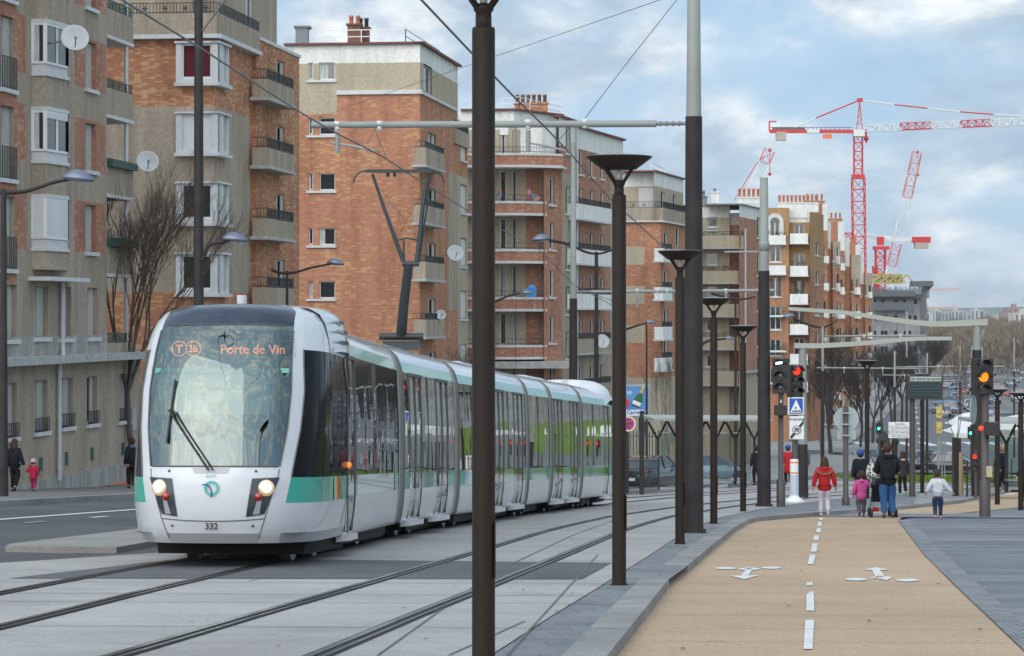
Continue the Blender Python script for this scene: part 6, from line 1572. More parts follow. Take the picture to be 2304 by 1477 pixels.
yt=tree('young_tree','slender young tree in a tan trunk guard right of the direction sign',(0,0,0),4.6,R1,lev=4,spread=.28,up=.4,r0=.03,kids=3,clear=.42,group='young staked trees')
mb=MB(); mb.tube([(0,0,0),(0,0,1.55)],[.11,.10],10); mb.build('trunk_guard',STAKE,yt,world=False)
yb=G(2161,1112,0); yt.location=yb
for (x,y,lab) in ((1511,1080,'slender young tree in a tan trunk guard before the glass shelter'),(1850,1065,'slender young tree in a trunk guard behind the girl in red')):
    copy_tree(yt,loc=G(x,y,0),rz=R1.uniform(0,6),label=lab,scale=1.35 if x<1600 else 1.3)
# distant wood: thousands of thin twigs in overlapping crowns
mb=MB(); R=random.Random(9)
for k in range(190):
    D=R.uniform(560,1250); x=R.uniform(2070,2480) if k<150 else R.uniform(2480,3000); X=(x-CX)/F*D; hh=R.uniform(6,9.5)+(D-560)/690*2.5; rad=R.uniform(4,6.5); cz=gz(D)+hh-rad*.75
    for j in range(210):
        a=R.uniform(0,6.28); e=R.uniform(-.6,1.57); rr=rad*R.uniform(.25,1)**.6; c=V((X+math.cos(a)*math.cos(e)*rr,D+math.sin(a)*math.cos(e)*rr,cz+math.sin(e)*rr*.95))
        d=V((R.uniform(-.6,.6),R.uniform(-.3,.3),1))*R.uniform(.8,1.9); w=V((.16,.05,0))*R.uniform(.6,1.6)
        mb.add([c-w,c+w,c+d],[(0,1,2)])
    mb.tube([(X,D,gz(D)),(X+.3,D,cz)],[.2,.1],4,cap=False)
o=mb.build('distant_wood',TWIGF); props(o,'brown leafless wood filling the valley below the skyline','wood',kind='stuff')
# far white-roofed houses amid trees, far right
# ---------- uplight lamp posts ----------
def lamp(loc,label):
    r=root('lamp_post',loc,label,'lamp post','dish-topped lamp posts along the tram alley')
    mb=MB(); mb.lathe((0,0,0),[(.079,-.3),(.079,4.35),(.075,4.37),(.056,4.37),(.054,4.47),(.07,4.49),(.06,4.53),(.001,4.54)],20); mb.build('pole',POLE,r,world=False)
    mb=MB(); mb.lathe((0,0,0),[(.079,0),(.1,.0),(.1,.012),(.079,.012)],20); mb.build('base_ring',POLE,r,world=False)
    mb=MB(); mb.box(.074,-.06,.62,.083,.06,1.0); mb.build('access_door',POLE,r,world=False)
    mb=MB()
    for k in range(4):
        a=math.pi/4+k*math.pi/2; mb.bar((math.cos(a)*.04,math.sin(a)*.04,4.48),(math.cos(a)*.22,math.sin(a)*.22,4.68),.028,.028)
    mb.build('bracket',POLE,r,world=False)
    mb=MB(); mb.lathe((0,0,0),[(.001,4.655),(.19,4.655),(.20,4.66),(.365,4.785),(.372,4.797),(.366,4.802)],32); h=mb.build('dish',POLE,r,world=False)
    mb=MB(); mb.lathe((0,0,0),[(.366,4.802),(.28,4.815),(.001,4.83)],32); mb.build('reflector_top',DISKTOP,h,world=False)
    mb=MB(); mb.lathe((0,0,0),[(.001,4.53),(.025,4.54),(.03,4.6),(.02,4.655)],12); mb.build('lamp_unit',DISKIN,r,world=False)
    return r
lp=[(1088,1503,'nearest lamp post, its top cut off by the frame, standing before the tram'),(1393,1316,'second lamp post, beside the tail of the tram on the paving strip'),(1530,1224,'third lamp post, just left of the thick catenary mast foot'),(1606,1178,'fourth lamp post, right of the thick catenary mast'),(1672,1151,'fifth lamp post, its dish below a row of smaller lamps, left of the second mast')]
proto=None
for x,y,lab in lp:
    b=G(x,y,0)
    if proto is None: proto=lamp(b,lab)
    else: copy_tree(proto,loc=b,rz=0,label=lab)
for (x,yt,D,lab) in ((1951,812,90,'lamp post behind the round sign, left of the departures board'),(2075,842,104,'lamp post whose dish overlaps the top of the departures board'),(2244,876,84,'lamp post right of the amber traffic light'),(2297,884,76,'lamp post at the right edge of the frame')):
    t=P(x,yt,D); z=g(t.x,t.y); c=copy_tree(proto,loc=(t.x,D,z),rz=0,label=lab); c.scale=(1,1,(t.z-z)/4.8)
# ---------- catenary masts ----------
def clamp(mb,p,s=1): mb.lathe(p-V((0,0,.14*s)),[(.001,0),(.075*s,0),(.085*s,.1*s),(.075*s,.14*s),(.10*s,.17*s),(.10*s,.26*s),(.001,.26*s)],12)
def mast(b,label,h,split,rb,rs,rtop,armz=None,armL=0,armdir=-1,hang=(),armr=.085,group='catenary masts'):
    r=root('catenary_mast',b,label,'overhead line mast',group)
    mb=MB(); mb.lathe((0,0,0),[(rb,-.3),(rb*.99,0),(rs*1.05,split-.02),(rs*1.07,split)],24); mb.build('lower_shaft',POLED,r,world=False)
    mb=MB(); mb.lathe((0,0,0),[(rs*.95,split),(rs*.93,split+.25),(rtop,h),(.001,h)],24); mb.build('upper_shaft',POLEG,r,world=False)
    mb=MB(); mb.lathe((0,0,0),[(rb*1.0,0),(rb*1.25,0),(rb*1.25,.03),(rb,.03)],24)
    for k in range(6): a=k*math.pi/3; mb.box(math.cos(a)*rb*1.12-.02,math.sin(a)*rb*1.12-.02,.03,math.cos(a)*rb*1.12+.02,math.sin(a)*rb*1.12+.02,.07)
    mb.build('base_plate',POLED,r,world=False)
    if armz:
        u=V((armdir,-.133*armdir,0)).normalized()
        mb=MB(); mb.tube([V((0,0,armz))+u*(rs+.55),V((0,0,armz+.04))+u*armL],armr,12); a_=mb.build('cross_arm',POLEG,r,world=False)
        mb=MB(); mb.tube([V((0,0,armz))+u*(rs*.5),V((0,0,armz))+u*(rs+.6)],.035,8)
        for k in range(4): mb.lathe(V((0,0,armz))+u*(rs+.12+.12*k),[(.001,-.02),(.05,-.02),(.05,.02),(.001,.02)],10,0,True,u)
        mb.build('arm_joint',GREYP,a_,world=False)
        for (dd,dn) in hang:
            p=V((0,0,armz))+u*dd; mb=MB(); clamp(mb,p+V((0,0,.02)),.68); mb.build('insulator',INSUL,a_,world=False)
            if dn: mb=MB(); mb.tube([p+V((0,0,-.1)),p+V((0,0,-dn))],.045,8); mb.build('drop_tube',POLEG,a_,world=False)
    return r
b=G(1561,1199,0); D0=b.y
m1=mast(b,'thick nearest catenary mast running out of the frame top, carrying the long cross arm',13.5,7.8,.185,.15,.09,armz=(G(1561,1199).z*0+ (P(1561,278,D0).z-b.z)),armL=7.3,hang=((6.8,.5),(5.98,0),(3.13,.5),(2.05,0)),armr=.065)
armz=P(1561,278,D0).z
b=G(1719,1140,0); m2=mast(b,'second catenary mast with a bare grey top, left of the traffic lights',P(1719,400,b.y).z-b.z,P(1719,610,b.y).z-b.z,.2,.15,.115)
mb=MB(); mb.lathe((0,0,P(1719,565,b.y).z-b.z),[(.001,0),(.15,0),(.155,.2),(.14,.28),(.001,.28)],14); mb.tube([(-.1,0,P(1719,567,b.y).z-b.z),(-1.1,.2,P(1719,567,b.y).z-b.z)],.03,6); mb.build('collar',POLEG,m2,world=False)
D=98; t=P(1290,660,D); z=g(t.x,D)
m3=mast(V((t.x,D,z)),'slender catenary mast rising behind the tram tail, its arm reaching right past four lamp posts',P(1290,322,D).z-z,P(1290,672,D).z-z,.19,.13,.08,armz=t.z-z+.05,armL=7.4,armdir=1,hang=((2.35,.6),(3.1,0),(3.45,0),(5.6,.4)),armr=.06)
for (x,yt,ya,D,L_,dr,lab) in ((1446,870,0,0,0,0,''),):
    pass
# far masts around the crossing
fm=None
for k,(x,yt,ya,D,L_,dr,lab) in enumerate(((1851,735,757,130,5.0,1,'catenary mast in front of the far brick row, arm to the right'),(1805,790,1060,118,.6,1,'short grey-topped post directly behind the red traffic light'),(2086,795,830,170,7,-1,'thin catenary mast behind the departures board'),(2040,700,857,185,6,1,'thin dark catenary mast left of the departures board'),(2160,778,852,200,6,1,'thin catenary mast right of the departures board'),(2187,778,846,210,7,-1,'thin catenary mast close to the twin gantry posts'),(2210,780,853,230,6,1,'farthest thin catenary mast near the mast beam post'),(2282,760,848,240,6,-1,'catenary mast behind the tents at the right edge'),(2013,790,826,160,6.5,1,'catenary mast in the bare avenue trees'))):
    t=P(x,yt,D); z=g(t.x,D) if D<200 else gz(D); a=P(x,ya,D)
    if ya==1060: a=None
    mast(V((t.x,D,z)),lab,t.z-z,(t.z-z)*.72,.09,.07,.055,armz=(a.z-z if a else None),armL=L_,armdir=dr,hang=((L_*.4,.3),(L_*.75,.3)),armr=.05)
# wires
def wire(pts,lab,r=.012,m=WIRE,sag=0,grp=None):
    mb=MB(); a,b=V(pts[0]),V(pts[-1])
    if len(pts)==2 and sag: pts=[a+(b-a)*(k/10)+V((0,0,-sag*4*(k/10)*(1-k/10))) for k in range(11)]
    mb.tube(pts,r,6); o=mb.build('overhead_wire',m); props(o,lab,'wire',grp); return o
def atD(x,y,D): return P(x,y,D)
def trackwire(pl,H,y0,y1,lab,off_=0,r=.012):
    pts=[]
    for (a,b) in zip(pl,pl[1:]):
        for k in range(3):
            X=a[0]+(b[0]-a[0])*k/3; Y=a[1]+(b[1]-a[1])*k/3
            if y0<=Y<=y1: pts.append((X+off_,Y,gz(Y)+H))
    return wire(pts,lab,r)
zp=P(900,384,53.5).z
# contact wires: photo lines converted to points along the line
wire([P(150,-80,29),P(290,10,32.5),P(466,118,38),P(600,205,43),P(690,262,47.5),P(762,303,50.5),P(860,352,53.0),P(930,398,57),P(1010,448,62),P(1060,480,66)],'contact wire of the near track, from the top left corner down to the pantograph',.014)
wire([P(1060,480,66),P(1210,560,80),P(1290,640,98),P(1400,700,130)],'contact wire continuing behind the nearest lamp post toward the slender mast',.014)
wire([P(880,-80,29),P(948,0,32),P(1050,108,36),P(1160,222,42),P(1225,285,47),P(1287,350,53),P(1370,445,62),P(1480,545,78),P(1560,610,98)],'contact wire of the far-side track crossing before the blank sky to the dish lamps',.016)
wire([P(745,322,53.6),P(800,330,53.3),P(845,342,53)],'steady arm wire left of the pantograph',.03,POLEG)
wire([P(1190,322,53.1),P(1235,330,52.9),P(1283,342,52.6)],'steady arm right of the nearest lamp post below the long cross arm',.022,POLEG)
wire([P(843,290,53.5),P(825,325,53.4)],'short dropper wire from the cross arm left of the pantograph',.008)
wire([P(843,290,53.5),P(871,360,53.5)],'second dropper wire leaning right from the same clamp of the cross arm',.008)
wire([P(1285,285,53),P(1258,315,52.7)],'short dropper wire from the cross arm before the curved balconies',.008)
wire([P(1540,-30,53),P(1523,0,53),P(1420,130,53),P(1315,268,53.2)],'thin guy wire rising from the cross arm to the frame top beside the thick mast',.009)
wire([P(1600,-40,50),P(1480,2,55),P(1200,98,66),P(1000,166,76),P(880,207,84),P(690,275,98)],'span wire rising gently from the cross arm tip toward the thick mast',.007)
wire([P(455,70,75),P(505,2,75),P(540,-45,75)],'guy wire at the top of the tall dark mast behind the tram front',.03)
wire([P(1330,660,97),P(1400,685,97),P(1480,712,97)],'low steady wire under the arm of the slender mast',.012)
# ---------- curved road lights ----------
def roadlight(x,yb,yt,D,heads,lab,r0=.09,h=None,z0=None):
    p=P(x,yt,D); z=z0 if z0 is not None else g(p.x,D)+.1
    r=root('street_lamp',(p.x,D,z),lab,'street lamp','curved-arm street lamps')
    mb=MB(); mb.tube([(p.x,D,z-.2),(p.x,D,z+1.2),(p.x,D,p.z+.1)],[r0*1.35,r0*1.2,r0*.75],12); mb.build('pole',POLED,r)
    for hd in heads:
        pts=[P(a,b,D) for a,b in hd['arm']]; pts=smooth3(pts); n=len(pts)
        mb=MB(); mb.tube(pts,[.07-.03*k/(n-1) for k in range(n)],8); mb.build('arm',POLED,r)
        if 'head' in hd:
            c=P(*hd['head'],D); w=hd['w']*1.35; s=hd.get('s',1); mb=MB()
            mb.lathe(c,[(.001,.26*w),(.35*w,.2*w),(.62*w,.06*w),(.66*w,0),(.55*w,-.03*w)],18); vs=mb.v; cx_=c.x
            mb.v=[((v[0]-c.x)*1.15+c.x,(v[1]-c.y)*.5+c.y,(v[2]-c.z)*1.9+c.z+(v[0]-c.x)*-.12*s) for v in vs]
            h_=mb.build('lamp_head',LAMPGL,r)
            mb=MB(); mb.lathe(c+V((0,0,-.03*w)),[(.001,-.1*w),(.3*w,-.07*w),(.52*w,0)],14); mb.v=[((v[0]-c.x)*1.25+c.x,(v[1]-c.y)*.5+c.y,v[2]+(v[0]-c.x)*-.10*s) for v in mb.v]; mb.build('lens',DISKIN,h_)
    return r
def smooth3(pl,k=5):
    pl=[V(p) for p in pl]; out=[]
    for i in range(len(pl)-1):
        p0=pl[max(0,i-1)];p1=pl[i];p2=pl[i+1];p3=pl[min(len(pl)-1,i+2)]
        for j in range(k):
            t=j/k; out.append(.5*((2*p1)+(p2-p0)*t+(2*p0-5*p1+4*p2-p3)*t*t+(3*p1-p0-3*p2+p3)*t**3))
    out.append(pl[-1]); return out
roadlight(8,1130,435,71,[dict(arm=[(-20,432),(8,434),(60,430),(120,411),(165,403)],head=(176,404),w=.42)],'street lamp at the left edge of the frame, head pointing right',.1)
# tall dark mast with a lamp head behind the tram front
b_=P(447,1100,80); z=g(b_.x,80)
r=root('catenary_mast',(b_.x,80,z),'tall dark mast behind the tram front with a lamp head on its right','overhead line mast','catenary masts')
mb=MB(); mb.tube([(b_.x,80,z),(b_.x,80,z+6),(b_.x,80,P(447,-60,80).z)],[.19,.155,.125],16); mb.build('lower_shaft',POLED,r)
pts=smooth3([P(455,588,79.9),P(470,553,79.9),P(500,545,79.9),P(522,538,79.9)]); mb=MB(); mb.tube(pts,.05,8); mb.build('arm',POLED,r)
c=P(528,541,79.9); mb=MB(); w=.5; mb.lathe(c,[(.001,.26*w),(.35*w,.22*w),(.62*w,.08*w),(.68*w,0),(.55*w,-.03*w)],18); mb.v=[((v[0]-c.x)*1.2+c.x,(v[1]-c.y)*.5+c.y,(v[2]-c.z)*1.9+c.z-(v[0]-c.x)*.12) for v in mb.v]; mb.build('lamp_head',LAMPGL,r)
roadlight(646,1080,615,112,[dict(arm=[(610,606),(630,614),(660,614),(700,603),(745,594)],head=(755,594),w=.36)],'double-ended street lamp above the tram roof before the brick block',.07)
roadlight(1342,1000,572,118,[dict(arm=[(1235,541),(1275,549),(1320,568),(1350,571),(1380,562)],head=(1217,540),w=.42,s=-1)],'street lamp behind the tram tail, head far out to the left',.1)
roadlight(1455,900,735,125,[dict(arm=[(1390,746),(1410,741),(1440,731),(1455,728)],head=(1464,727),w=.25)],'small street lamp head peeping out right of the second lamp post',.05)
roadlight(1805+45,1000,752,132,[dict(arm=[(1784,716),(1810,728),(1845,737),(1868,731),(1882,721)],head=(1775,713),w=.3,s=-1)],'street lamp before the far brick row, head to the left',.07)
roadlight(1655,1000,672,122,[dict(arm=[(1600,660),(1640,671),(1668,674),(1700,668)],head=None and 0 or (1592,657),w=.2,s=-1)],'street lamp mostly hidden behind the fourth lamp post',.06)
roadlight(1572,1000,782,122,[dict(arm=[(1575,778),(1595,767),(1620,764),(1634,762)],head=(1641,763),w=.22)],'low street lamp right of the thick mast, head over the beige balconies',.05)
roadlight(1160,900,690,130,[dict(arm=[(1095,684),(1120,676),(1150,664),(1170,660)],head=(1186,661),w=.3)],'street lamp head emerging right of the nearest lamp post',.01)
# ---------- signal mast arms (curved grey beams) ----------
def beam(lab,pts,post,D,w0,w1,strut=None):
    r=root('signal_gantry',P(post[0],post[2],D).xyz,lab,'gantry','curved gantry beams over the crossing')
    r.location=(P(post[0],0,D).x,D,g(P(post[0],0,D).x,D)-.02)
    pl=smooth3([P(x,y,D) for x,y in pts]); mb=MB(); n=len(pl)
    for k in range(n-1):
        h0=w0+(w1-w0)*k/(n-1); h1=w0+(w1-w0)*(k+1)/(n-1); a,b2=pl[k],pl[k+1]; e=V((0,.14,0))
        mb.hexa([a-e-V((0,0,h0/2)),b2-e-V((0,0,h1/2)),b2+e-V((0,0,h1/2)),a+e-V((0,0,h0/2))],[a-e+V((0,0,h0/2)),b2-e+V((0,0,h1/2)),b2+e+V((0,0,h1/2)),a+e+V((0,0,h0/2))])
    mb.build('beam',BEAMG,r)
    x,yt,yg=post; p=P(x,yt,D); q=P(x,yg,D); z=r.location.z; mb=MB(); mb.tube([q,p],[.16,.13],14); mb.build('upper_post',POLEG,r)
    mb=MB(); mb.tube([(p.x,D,z),(p.x,D,q.z)],[.2,.17],14); mb.build('lower_post',POLED,r)
    if strut: mb=MB(); mb.bar(P(*strut[0],D),P(*strut[1],D),.06,.06); mb.build('strut',POLEG,r)
beam('long grey curved beam drooping right to its post above the amber traffic light',[(1774,695),(1900,704),(2010,720),(2100,729),(2221,725)],(2198,732,788),95,.12,.22,((2216,734),(2202,775)))
beam('lower grey curved beam rising to the right behind the red traffic light',[(1787,778),(1850,778),(1950,772),(2050,763),(2140,762)],(1806,783,1000),92,.18,.12)
# ---------- traffic lights ----------
RONL=mat('signal_red_on',(.5,.03,.02),.4,emit=(1,.035,.01),estr=1.2); AMBL=mat('signal_amber_on',(.5,.2,.02),.4,emit=(1,.27,.005),estr=1.15); GRNL=mat('signal_green_on',(.05,.5,.4),.4,emit=(.05,.9,.6),estr=2.5); BLUL=mat('signal_bar_on',(.6,.6,.8),.4,emit=(.75,.75,1),estr=3.0)
LOFF=mat('signal_off',(.07,.07,.075),.25,coat=.8); BOXM=mat('signal_box',(.028,.022,.02),.45); POST=mat('signal_post',(.06,.048,.046),.5,noise=2,col2=(.075,.06,.055))
def sighead(par,c,w,h,on,yaw=0,hood=1.0,nm='signal_head'):
    """three-lens head centred at c; on = list of three lens materials"""
    c=V(c); M=Matrix.Rotation(yaw,3,'Z'); q=lambda x,y,z:c+M@V((x,y,z))
    mb=MB(); mb.hexa([q(-w/2,0,-h/2),q(w/2,0,-h/2),q(w/2,.2,-h/2),q(-w/2,.2,-h/2)],[q(-w/2,0,h/2),q(w/2,0,h/2),q(w/2,.2,h/2),q(-w/2,.2,h/2)]); hd=mb.build(nm,BOXM,par,bevel=.015)
    for k,m in enumerate(on):
        z=h/2-h*(k+.5)/3; R_=min(w*.36,h/3*.42)
        mb=MB(); mb.lathe(q(0,-.012,z),[(.001,.03),(R_*.7,.02),(R_,-.005)],18,0,True,M@V((0,-1,0))); mb.build('lens',m,hd)
        mb=MB(); n=9; rr=R_*1.12
        vs=[q(-math.cos(math.pi*j/n)*rr,0,z+math.sin(math.pi*j/n)*rr) for j in range(n+1)]+[q(-math.cos(math.pi*j/n)*rr,-.24*hood,z+math.sin(math.pi*j/n)*rr-.02) for j in range(n+1)]
        mb.add(vs,[(j,j+1,n+2+j,n+1+j) for j in range(n)],0,True); o=mb.build('visor',BOXM,hd); s=o.modifiers.new('Solidify','SOLIDIFY'); s.thickness=.012
    return hd
def sigpost(b,h,r=.07,rb=.11,hb=.45,nm='signal_post',par=None):
    mb=MB(); b=V(b); mb.lathe(b,[(rb,-.02),(rb,hb),(r,hb+.04),(r,h),(.001,h)],16); return mb.build(nm,POST,par)
b=G(1757,1140,0); D=b.y; k_=D/6000
t1=root('tram_signal',b,'three-lens tram signal showing a white bar, left of the red traffic light','traffic light','signals at the crossing')
sigpost(b,P(0,870,D).z-b.z,.075,.125,.75,par=t1)
sighead(t1,P(1755,846,D)+V((0,-.1,0)),.46,80*k_,[LOFF,LOFF,LOFF],yaw=-.25)
c=P(1752,818,D-.25); mb=MB(); mb.hexa([c+V((-.09,-.05,-.03)),c+V((.09,-.05,-.01)),c+V((.09,0,-.01)),c+V((-.09,0,-.03))],[c+V((-.08,-.05,.03)),c+V((.1,-.05,.05)),c+V((.1,0,.05)),c+V((-.08,0,.03))]); mb.build('lit_bar',BLUL,t1)
c=P(1756,923,D); mb=MB(); mb.box(c.x-.17,c.y-.2,c.z-.15,c.x+.17,c.y+.1,c.z+.14); mb.build('repeater_box',BOXM,t1,bevel=.01)
mb=MB(); mb.tube([P(1757,908,D-.1),P(1758,900,D-.1)],.03,8); mb.ball(P(1757,906,D-.1),.045,8); mb.build('bell',STEEL,t1)
b2=G(1791,1118,0); D=86.0; b2=V((P(1789,0,D).x,D,g(P(1789,0,D).x,D))); k_=D/6000
t2=root('traffic_light',b2,'red traffic light above the blue pyramid sign','traffic light','signals at the crossing')
sigpost(b2,P(0,830,D).z-b2.z,.095,.1,.3,par=t2)
sighead(t2,P(1790,858,D)+V((0,-.3,0)),.5,72*k_,[RONL,LOFF,LOFF],yaw=.45)
sg=root('road_sign',P(1790,935,D)+V((0,-.35,-.6)),'white pyramid on blue above an end-of-zone 30 plate, under the red light','road sign')
def plate(mb,x0,y0,x1,y1,D,m=0,dy=0,rc=.0): a=P(x0,y1,D);b=P(x1,y0,D); mb.box(a.x,D+dy-.01,a.z,b.x,D+dy+.015,b.z,m)
Ds=D-.35
mb=MB(); plate(mb,1773,894,1809,934,Ds); mb.build('upper_plate',SIGNW,sg,bevel=.01)
mb=MB(); plate(mb,1776,897,1806,931,Ds,0,-.02); mb.build('blue_field',SIGNBLU,sg)
mb=MB(); dy=-.035
def sp(x,y,dd=0): p=P(x,y,Ds); p.y+=dd; return p
mb.add([sp(1777.5,929,dy),sp(1804.5,929,dy),sp(1791,899,dy)],[(0,1,2)])
mb.build('white_pyramid',SIGNW,sg)
mb=MB()
for j in range(7): mb.bar(sp(1782+j*3,927-(j%2)*1.5,-.04),sp(1784+j*3,925-(j%3),-.04),.02,.03)
mb.ball(sp(1790,918,-.04),.03,6); mb.build('pictogram',BLACKT,sg)
mb=MB(); plate(mb,1776,937,1809,989,Ds); mb.build('lower_plate',SIGNW,sg,bevel=.01)
mb=MB(); pts=[sp(1777,984,-.03),sp(1781,988,-.03),sp(1808,953,-.03),sp(1808,945,-.03)]; mb.add(pts,[(0,1,2,3)]); mb.build('diagonal_bar',BLACKT,sg)
mb=MB(); mb.lathe(sp(1792,967,-.045),[(.001,0),(.125,0),(.001,.001)],20,0,False,V((0,-1,0))); mb.build('number_disc',SIGNW,sg)
mb=MB(); n=24; c=sp(1792,967,-.055)
for k in range(n):
    a,b=2*math.pi*k/n,2*math.pi*(k+1)/n; f_=lambda r,t:c+V((math.cos(t)*r,0,math.sin(t)*r)); mb.add([f_(.115,a),f_(.14,a),f_(.14,b),f_(.115,b)],[(0,1,2,3)])
mb.build('ring',GREYP,sg)
mb=MB(); text_mesh(mb,'30',.17,sp(1792,967,-.06)+V((0,0,-.058)),V((1,0,0)),upv,align='CENTER',bold=.006); text_mesh(mb,'FIN DE ZONE',.085,sp(1792.5,946,-.03),V((1,0,0)),upv,align='CENTER',bold=.002); mb.build('lettering',BLACKT,sg)
# amber traffic light at right
b=G(2216,1161,-.0); D=b.y; k_=D/6000
t3=root('traffic_light',b,'amber traffic light on the thick post at the right','traffic light','signals at the crossing')
sigpost(b,P(0,830,D).z-b.z,.10,.135,.85,par=t3)
sighead(t3,P(2211,848,D)+V((0,-.12,0)),.5,82*k_,[LOFF,AMBL,LOFF],yaw=.15)
c=P(2213,922,D); mb=MB(); M_=V((.9,-.35,0)).normalized(); mb.lathe(c+V((-.22,.15,0)),[(.001,-.012),(.36,-.012),(.37,0),(.36,.012),(.001,.012)],30,0,False,V((.93,-.36,0))); mb.build('round_sign_back',SIGNBACK,t3)
mb=MB(); c=P(2232,965,D); mb.box(c.x-.2,D-.25,c.z-.16,c.x+.14,D+.1,c.z+.16); mb.build('repeater_box',BOXM,t3,bevel=.01)
c=P(2207,964,D-.3); mb=MB(); mb.lathe(c,[(.001,.03),(.05,.02),(.06,0)],12,0,True,V((0,-1,0))); mb.build('repeater_lens',RONL,t3)
c=P(2225,1062,D-.1); mb=MB(); mb.box(c.x-.07,c.y-.08,c.z-.13,c.x+.07,c.y+.04,c.z+.13); mb.build('push_button_box',mat('push_button_yellow',(.45,.4,.25),.5),t3,bevel=.01)
mb=MB(); c=P(2208,925,D); mb.build('x',BOXM,t3) if False else None
# small far signals
for (x,y,D,m,lab,yb) in ((1977,960,140,GRNL,'small green-lit signal beside the man in black','x'),(1805,1008,100,RONL,'small signal with a red light behind the end-of-zone plate',''),(2184,970,128,GRNL,'small green-lit signal left of the shelter at right',''),(2193,1034,92,RONL,'low dark signal with a red light by the railings','')):
    p=P(x,y,D); z=g(p.x,D); r=root('pedestrian_signal',(p.x,D,z),lab,'traffic light','small signals across the street')
    mb=MB(); mb.tube([(p.x+.05,D+.1,z),(p.x+.05,D+.1,p.z+.3)],.06,8); mb.build('post',POST,r)
    sighead(r,(p.x,D,p.z-.1),.24,.6,[LOFF,m,LOFF] if m is GRNL else [m,LOFF,LOFF],hood=.5)
p=P(2112,930,118); z=g(p.x,118); r=root('yellow_signal_back',(p.x,118,z),'yellow-backed signal on a thin post right of the departures board','traffic light')
mb=MB(); mb.tube([(p.x,118,z),(p.x,118,p.z+.1)],.055,8); mb.build('post',POLEG,r)
for yy in (928,962): c=P(2112,yy,118); mb=MB(); mb.box(c.x-.13,117.8,c.z-.27,c.x+.13,118,c.z+.25); mb.lathe((c.x,117.8,c.z),[(.001,.05),(.1,.04),(.11,0)],10,0,True,V((0,-1,0))); mb.build('housing',YELLOW,r,bevel=.02)
# round sign seen from behind, direction panel, departures board
b=G(1903,1137,0); D=b.y; r=root('round_sign',b,'round road sign with an oblong plate, seen from behind on a thin dark post','road sign')
mb=MB(); mb.lathe(b,[(.115,0),(.115,.22),(.08,.26),(.078,P(0,915,D).z-b.z),(.001,P(0,915,D).z-b.z)],14); mb.build('post',POST,r)
c=P(1904,943,D+.12); mb=MB(); mb.lathe(c,[(.001,-.012),(.345,-.012),(.36,-.03),(.365,.012),(.001,.012)],36,0,False,V((0,-1,0))); mb.build('disc',SIGNBACK,r)
mb=MB(); a=P(1884,990,D+.12);a2=P(1926,969,D+.12); mb.box(a.x,a.y-.01,a.z,a2.x,a.y+.015,a2.z); mb.build('oblong_plate',SIGNBACK,r,bevel=.02)
mb=MB(); 
for yy in (930,955,980): c=P(1904,yy,D); mb.box(c.x-.11,c.y-.1,c.z-.02,c.x+.11,c.y+.11,c.z+.02)
mb.build('clamp',STEEL,r)
D=125; p=P(2025,965,D); z=g(p.x,D); r=root('direction_sign',(p.x,D,z),'white direction sign of stacked panels behind the man in black','road sign')
mb=MB(); 
for x in (2004,2050): mb=MB(); q=P(x,0,D+.1); mb.tube([(q.x,D+.1,z),(q.x,D+.1,P(0,951,D).z)],.05,8); mb.build('post',POLEG,r)
for i,(y0,y1,tx) in enumerate(((950,959,'PANTIN'),(960,968,'Pte DE PANTIN'),(969,977,'PORTE DE VINCENNES'),(978,986,'PTE DES LILAS'))):
    a=P(1999,y1,D);b=P(2050,y0,D); mb=MB(); mb.box(a.x,D-.03,a.z,b.x,D,b.z); pl=mb.build('panel',SIGNW,r)
    mb=MB(); text_mesh(mb,tx,.13,V(((a.x+b.x)/2,D-.04,a.z+.04)),V((1,0,0)),upv,align='CENTER'); mb.build('lettering',BLACKT,pl)
D=94; p=P(2081,870,D); z=g(p.x,D); r=root('departures_board',(p.x,D,z),'dark departures board with a pale header at the tram stop','information board')
mb=MB(); q=P(2053,0,D+.1); mb.tube([(q.x,D+.15,z),(q.x,D+.15,P(0,842,D).z)],[.11,.09],12); mb.build('post',POST,r)
mb=MB(); a=P(2041,899,D);b=P(2120,846,D); mb.box(a.x,D-.12,a.z,b.x,D+.12,b.z); cs=mb.build('casing',mat('board_brown',(.05,.035,.03),.4),r,bevel=.02)
mb=MB(); a=P(2045,894,D);b=P(2115,861,D); mb.box(a.x,D-.14,a.z,b.x,D-.121,b.z); mb.build('screen',mat('board_screen',(.02,.04,.045),.2,coat=.6),cs)
mb=MB(); a=P(2046,858,D);b=P(2117,848,D); mb.box(a.x,D-.14,a.z,b.x,D-.121,b.z); hd=mb.build('header',mat('board_header',(.42,.5,.45),.5),cs)
mb=MB(); text_mesh(mb,'T3b  PORTE DE PANTIN',.105,V(((a.x+b.x)/2,D-.15,a.z+.035)),V((1,0,0)),upv,align='CENTER',bold=.002); mb.build('lettering',BLACKT,hd)
mb=MB()
for y in (868,875,882,889): a=P(2047,y,D);b=P(2113,y-1,D); mb.box(a.x,D-.145,a.z,b.x,D-.1405,b.z)
mb.build('screen_rows',mat('board_rows',(.05,.10,.10),.4),cs)
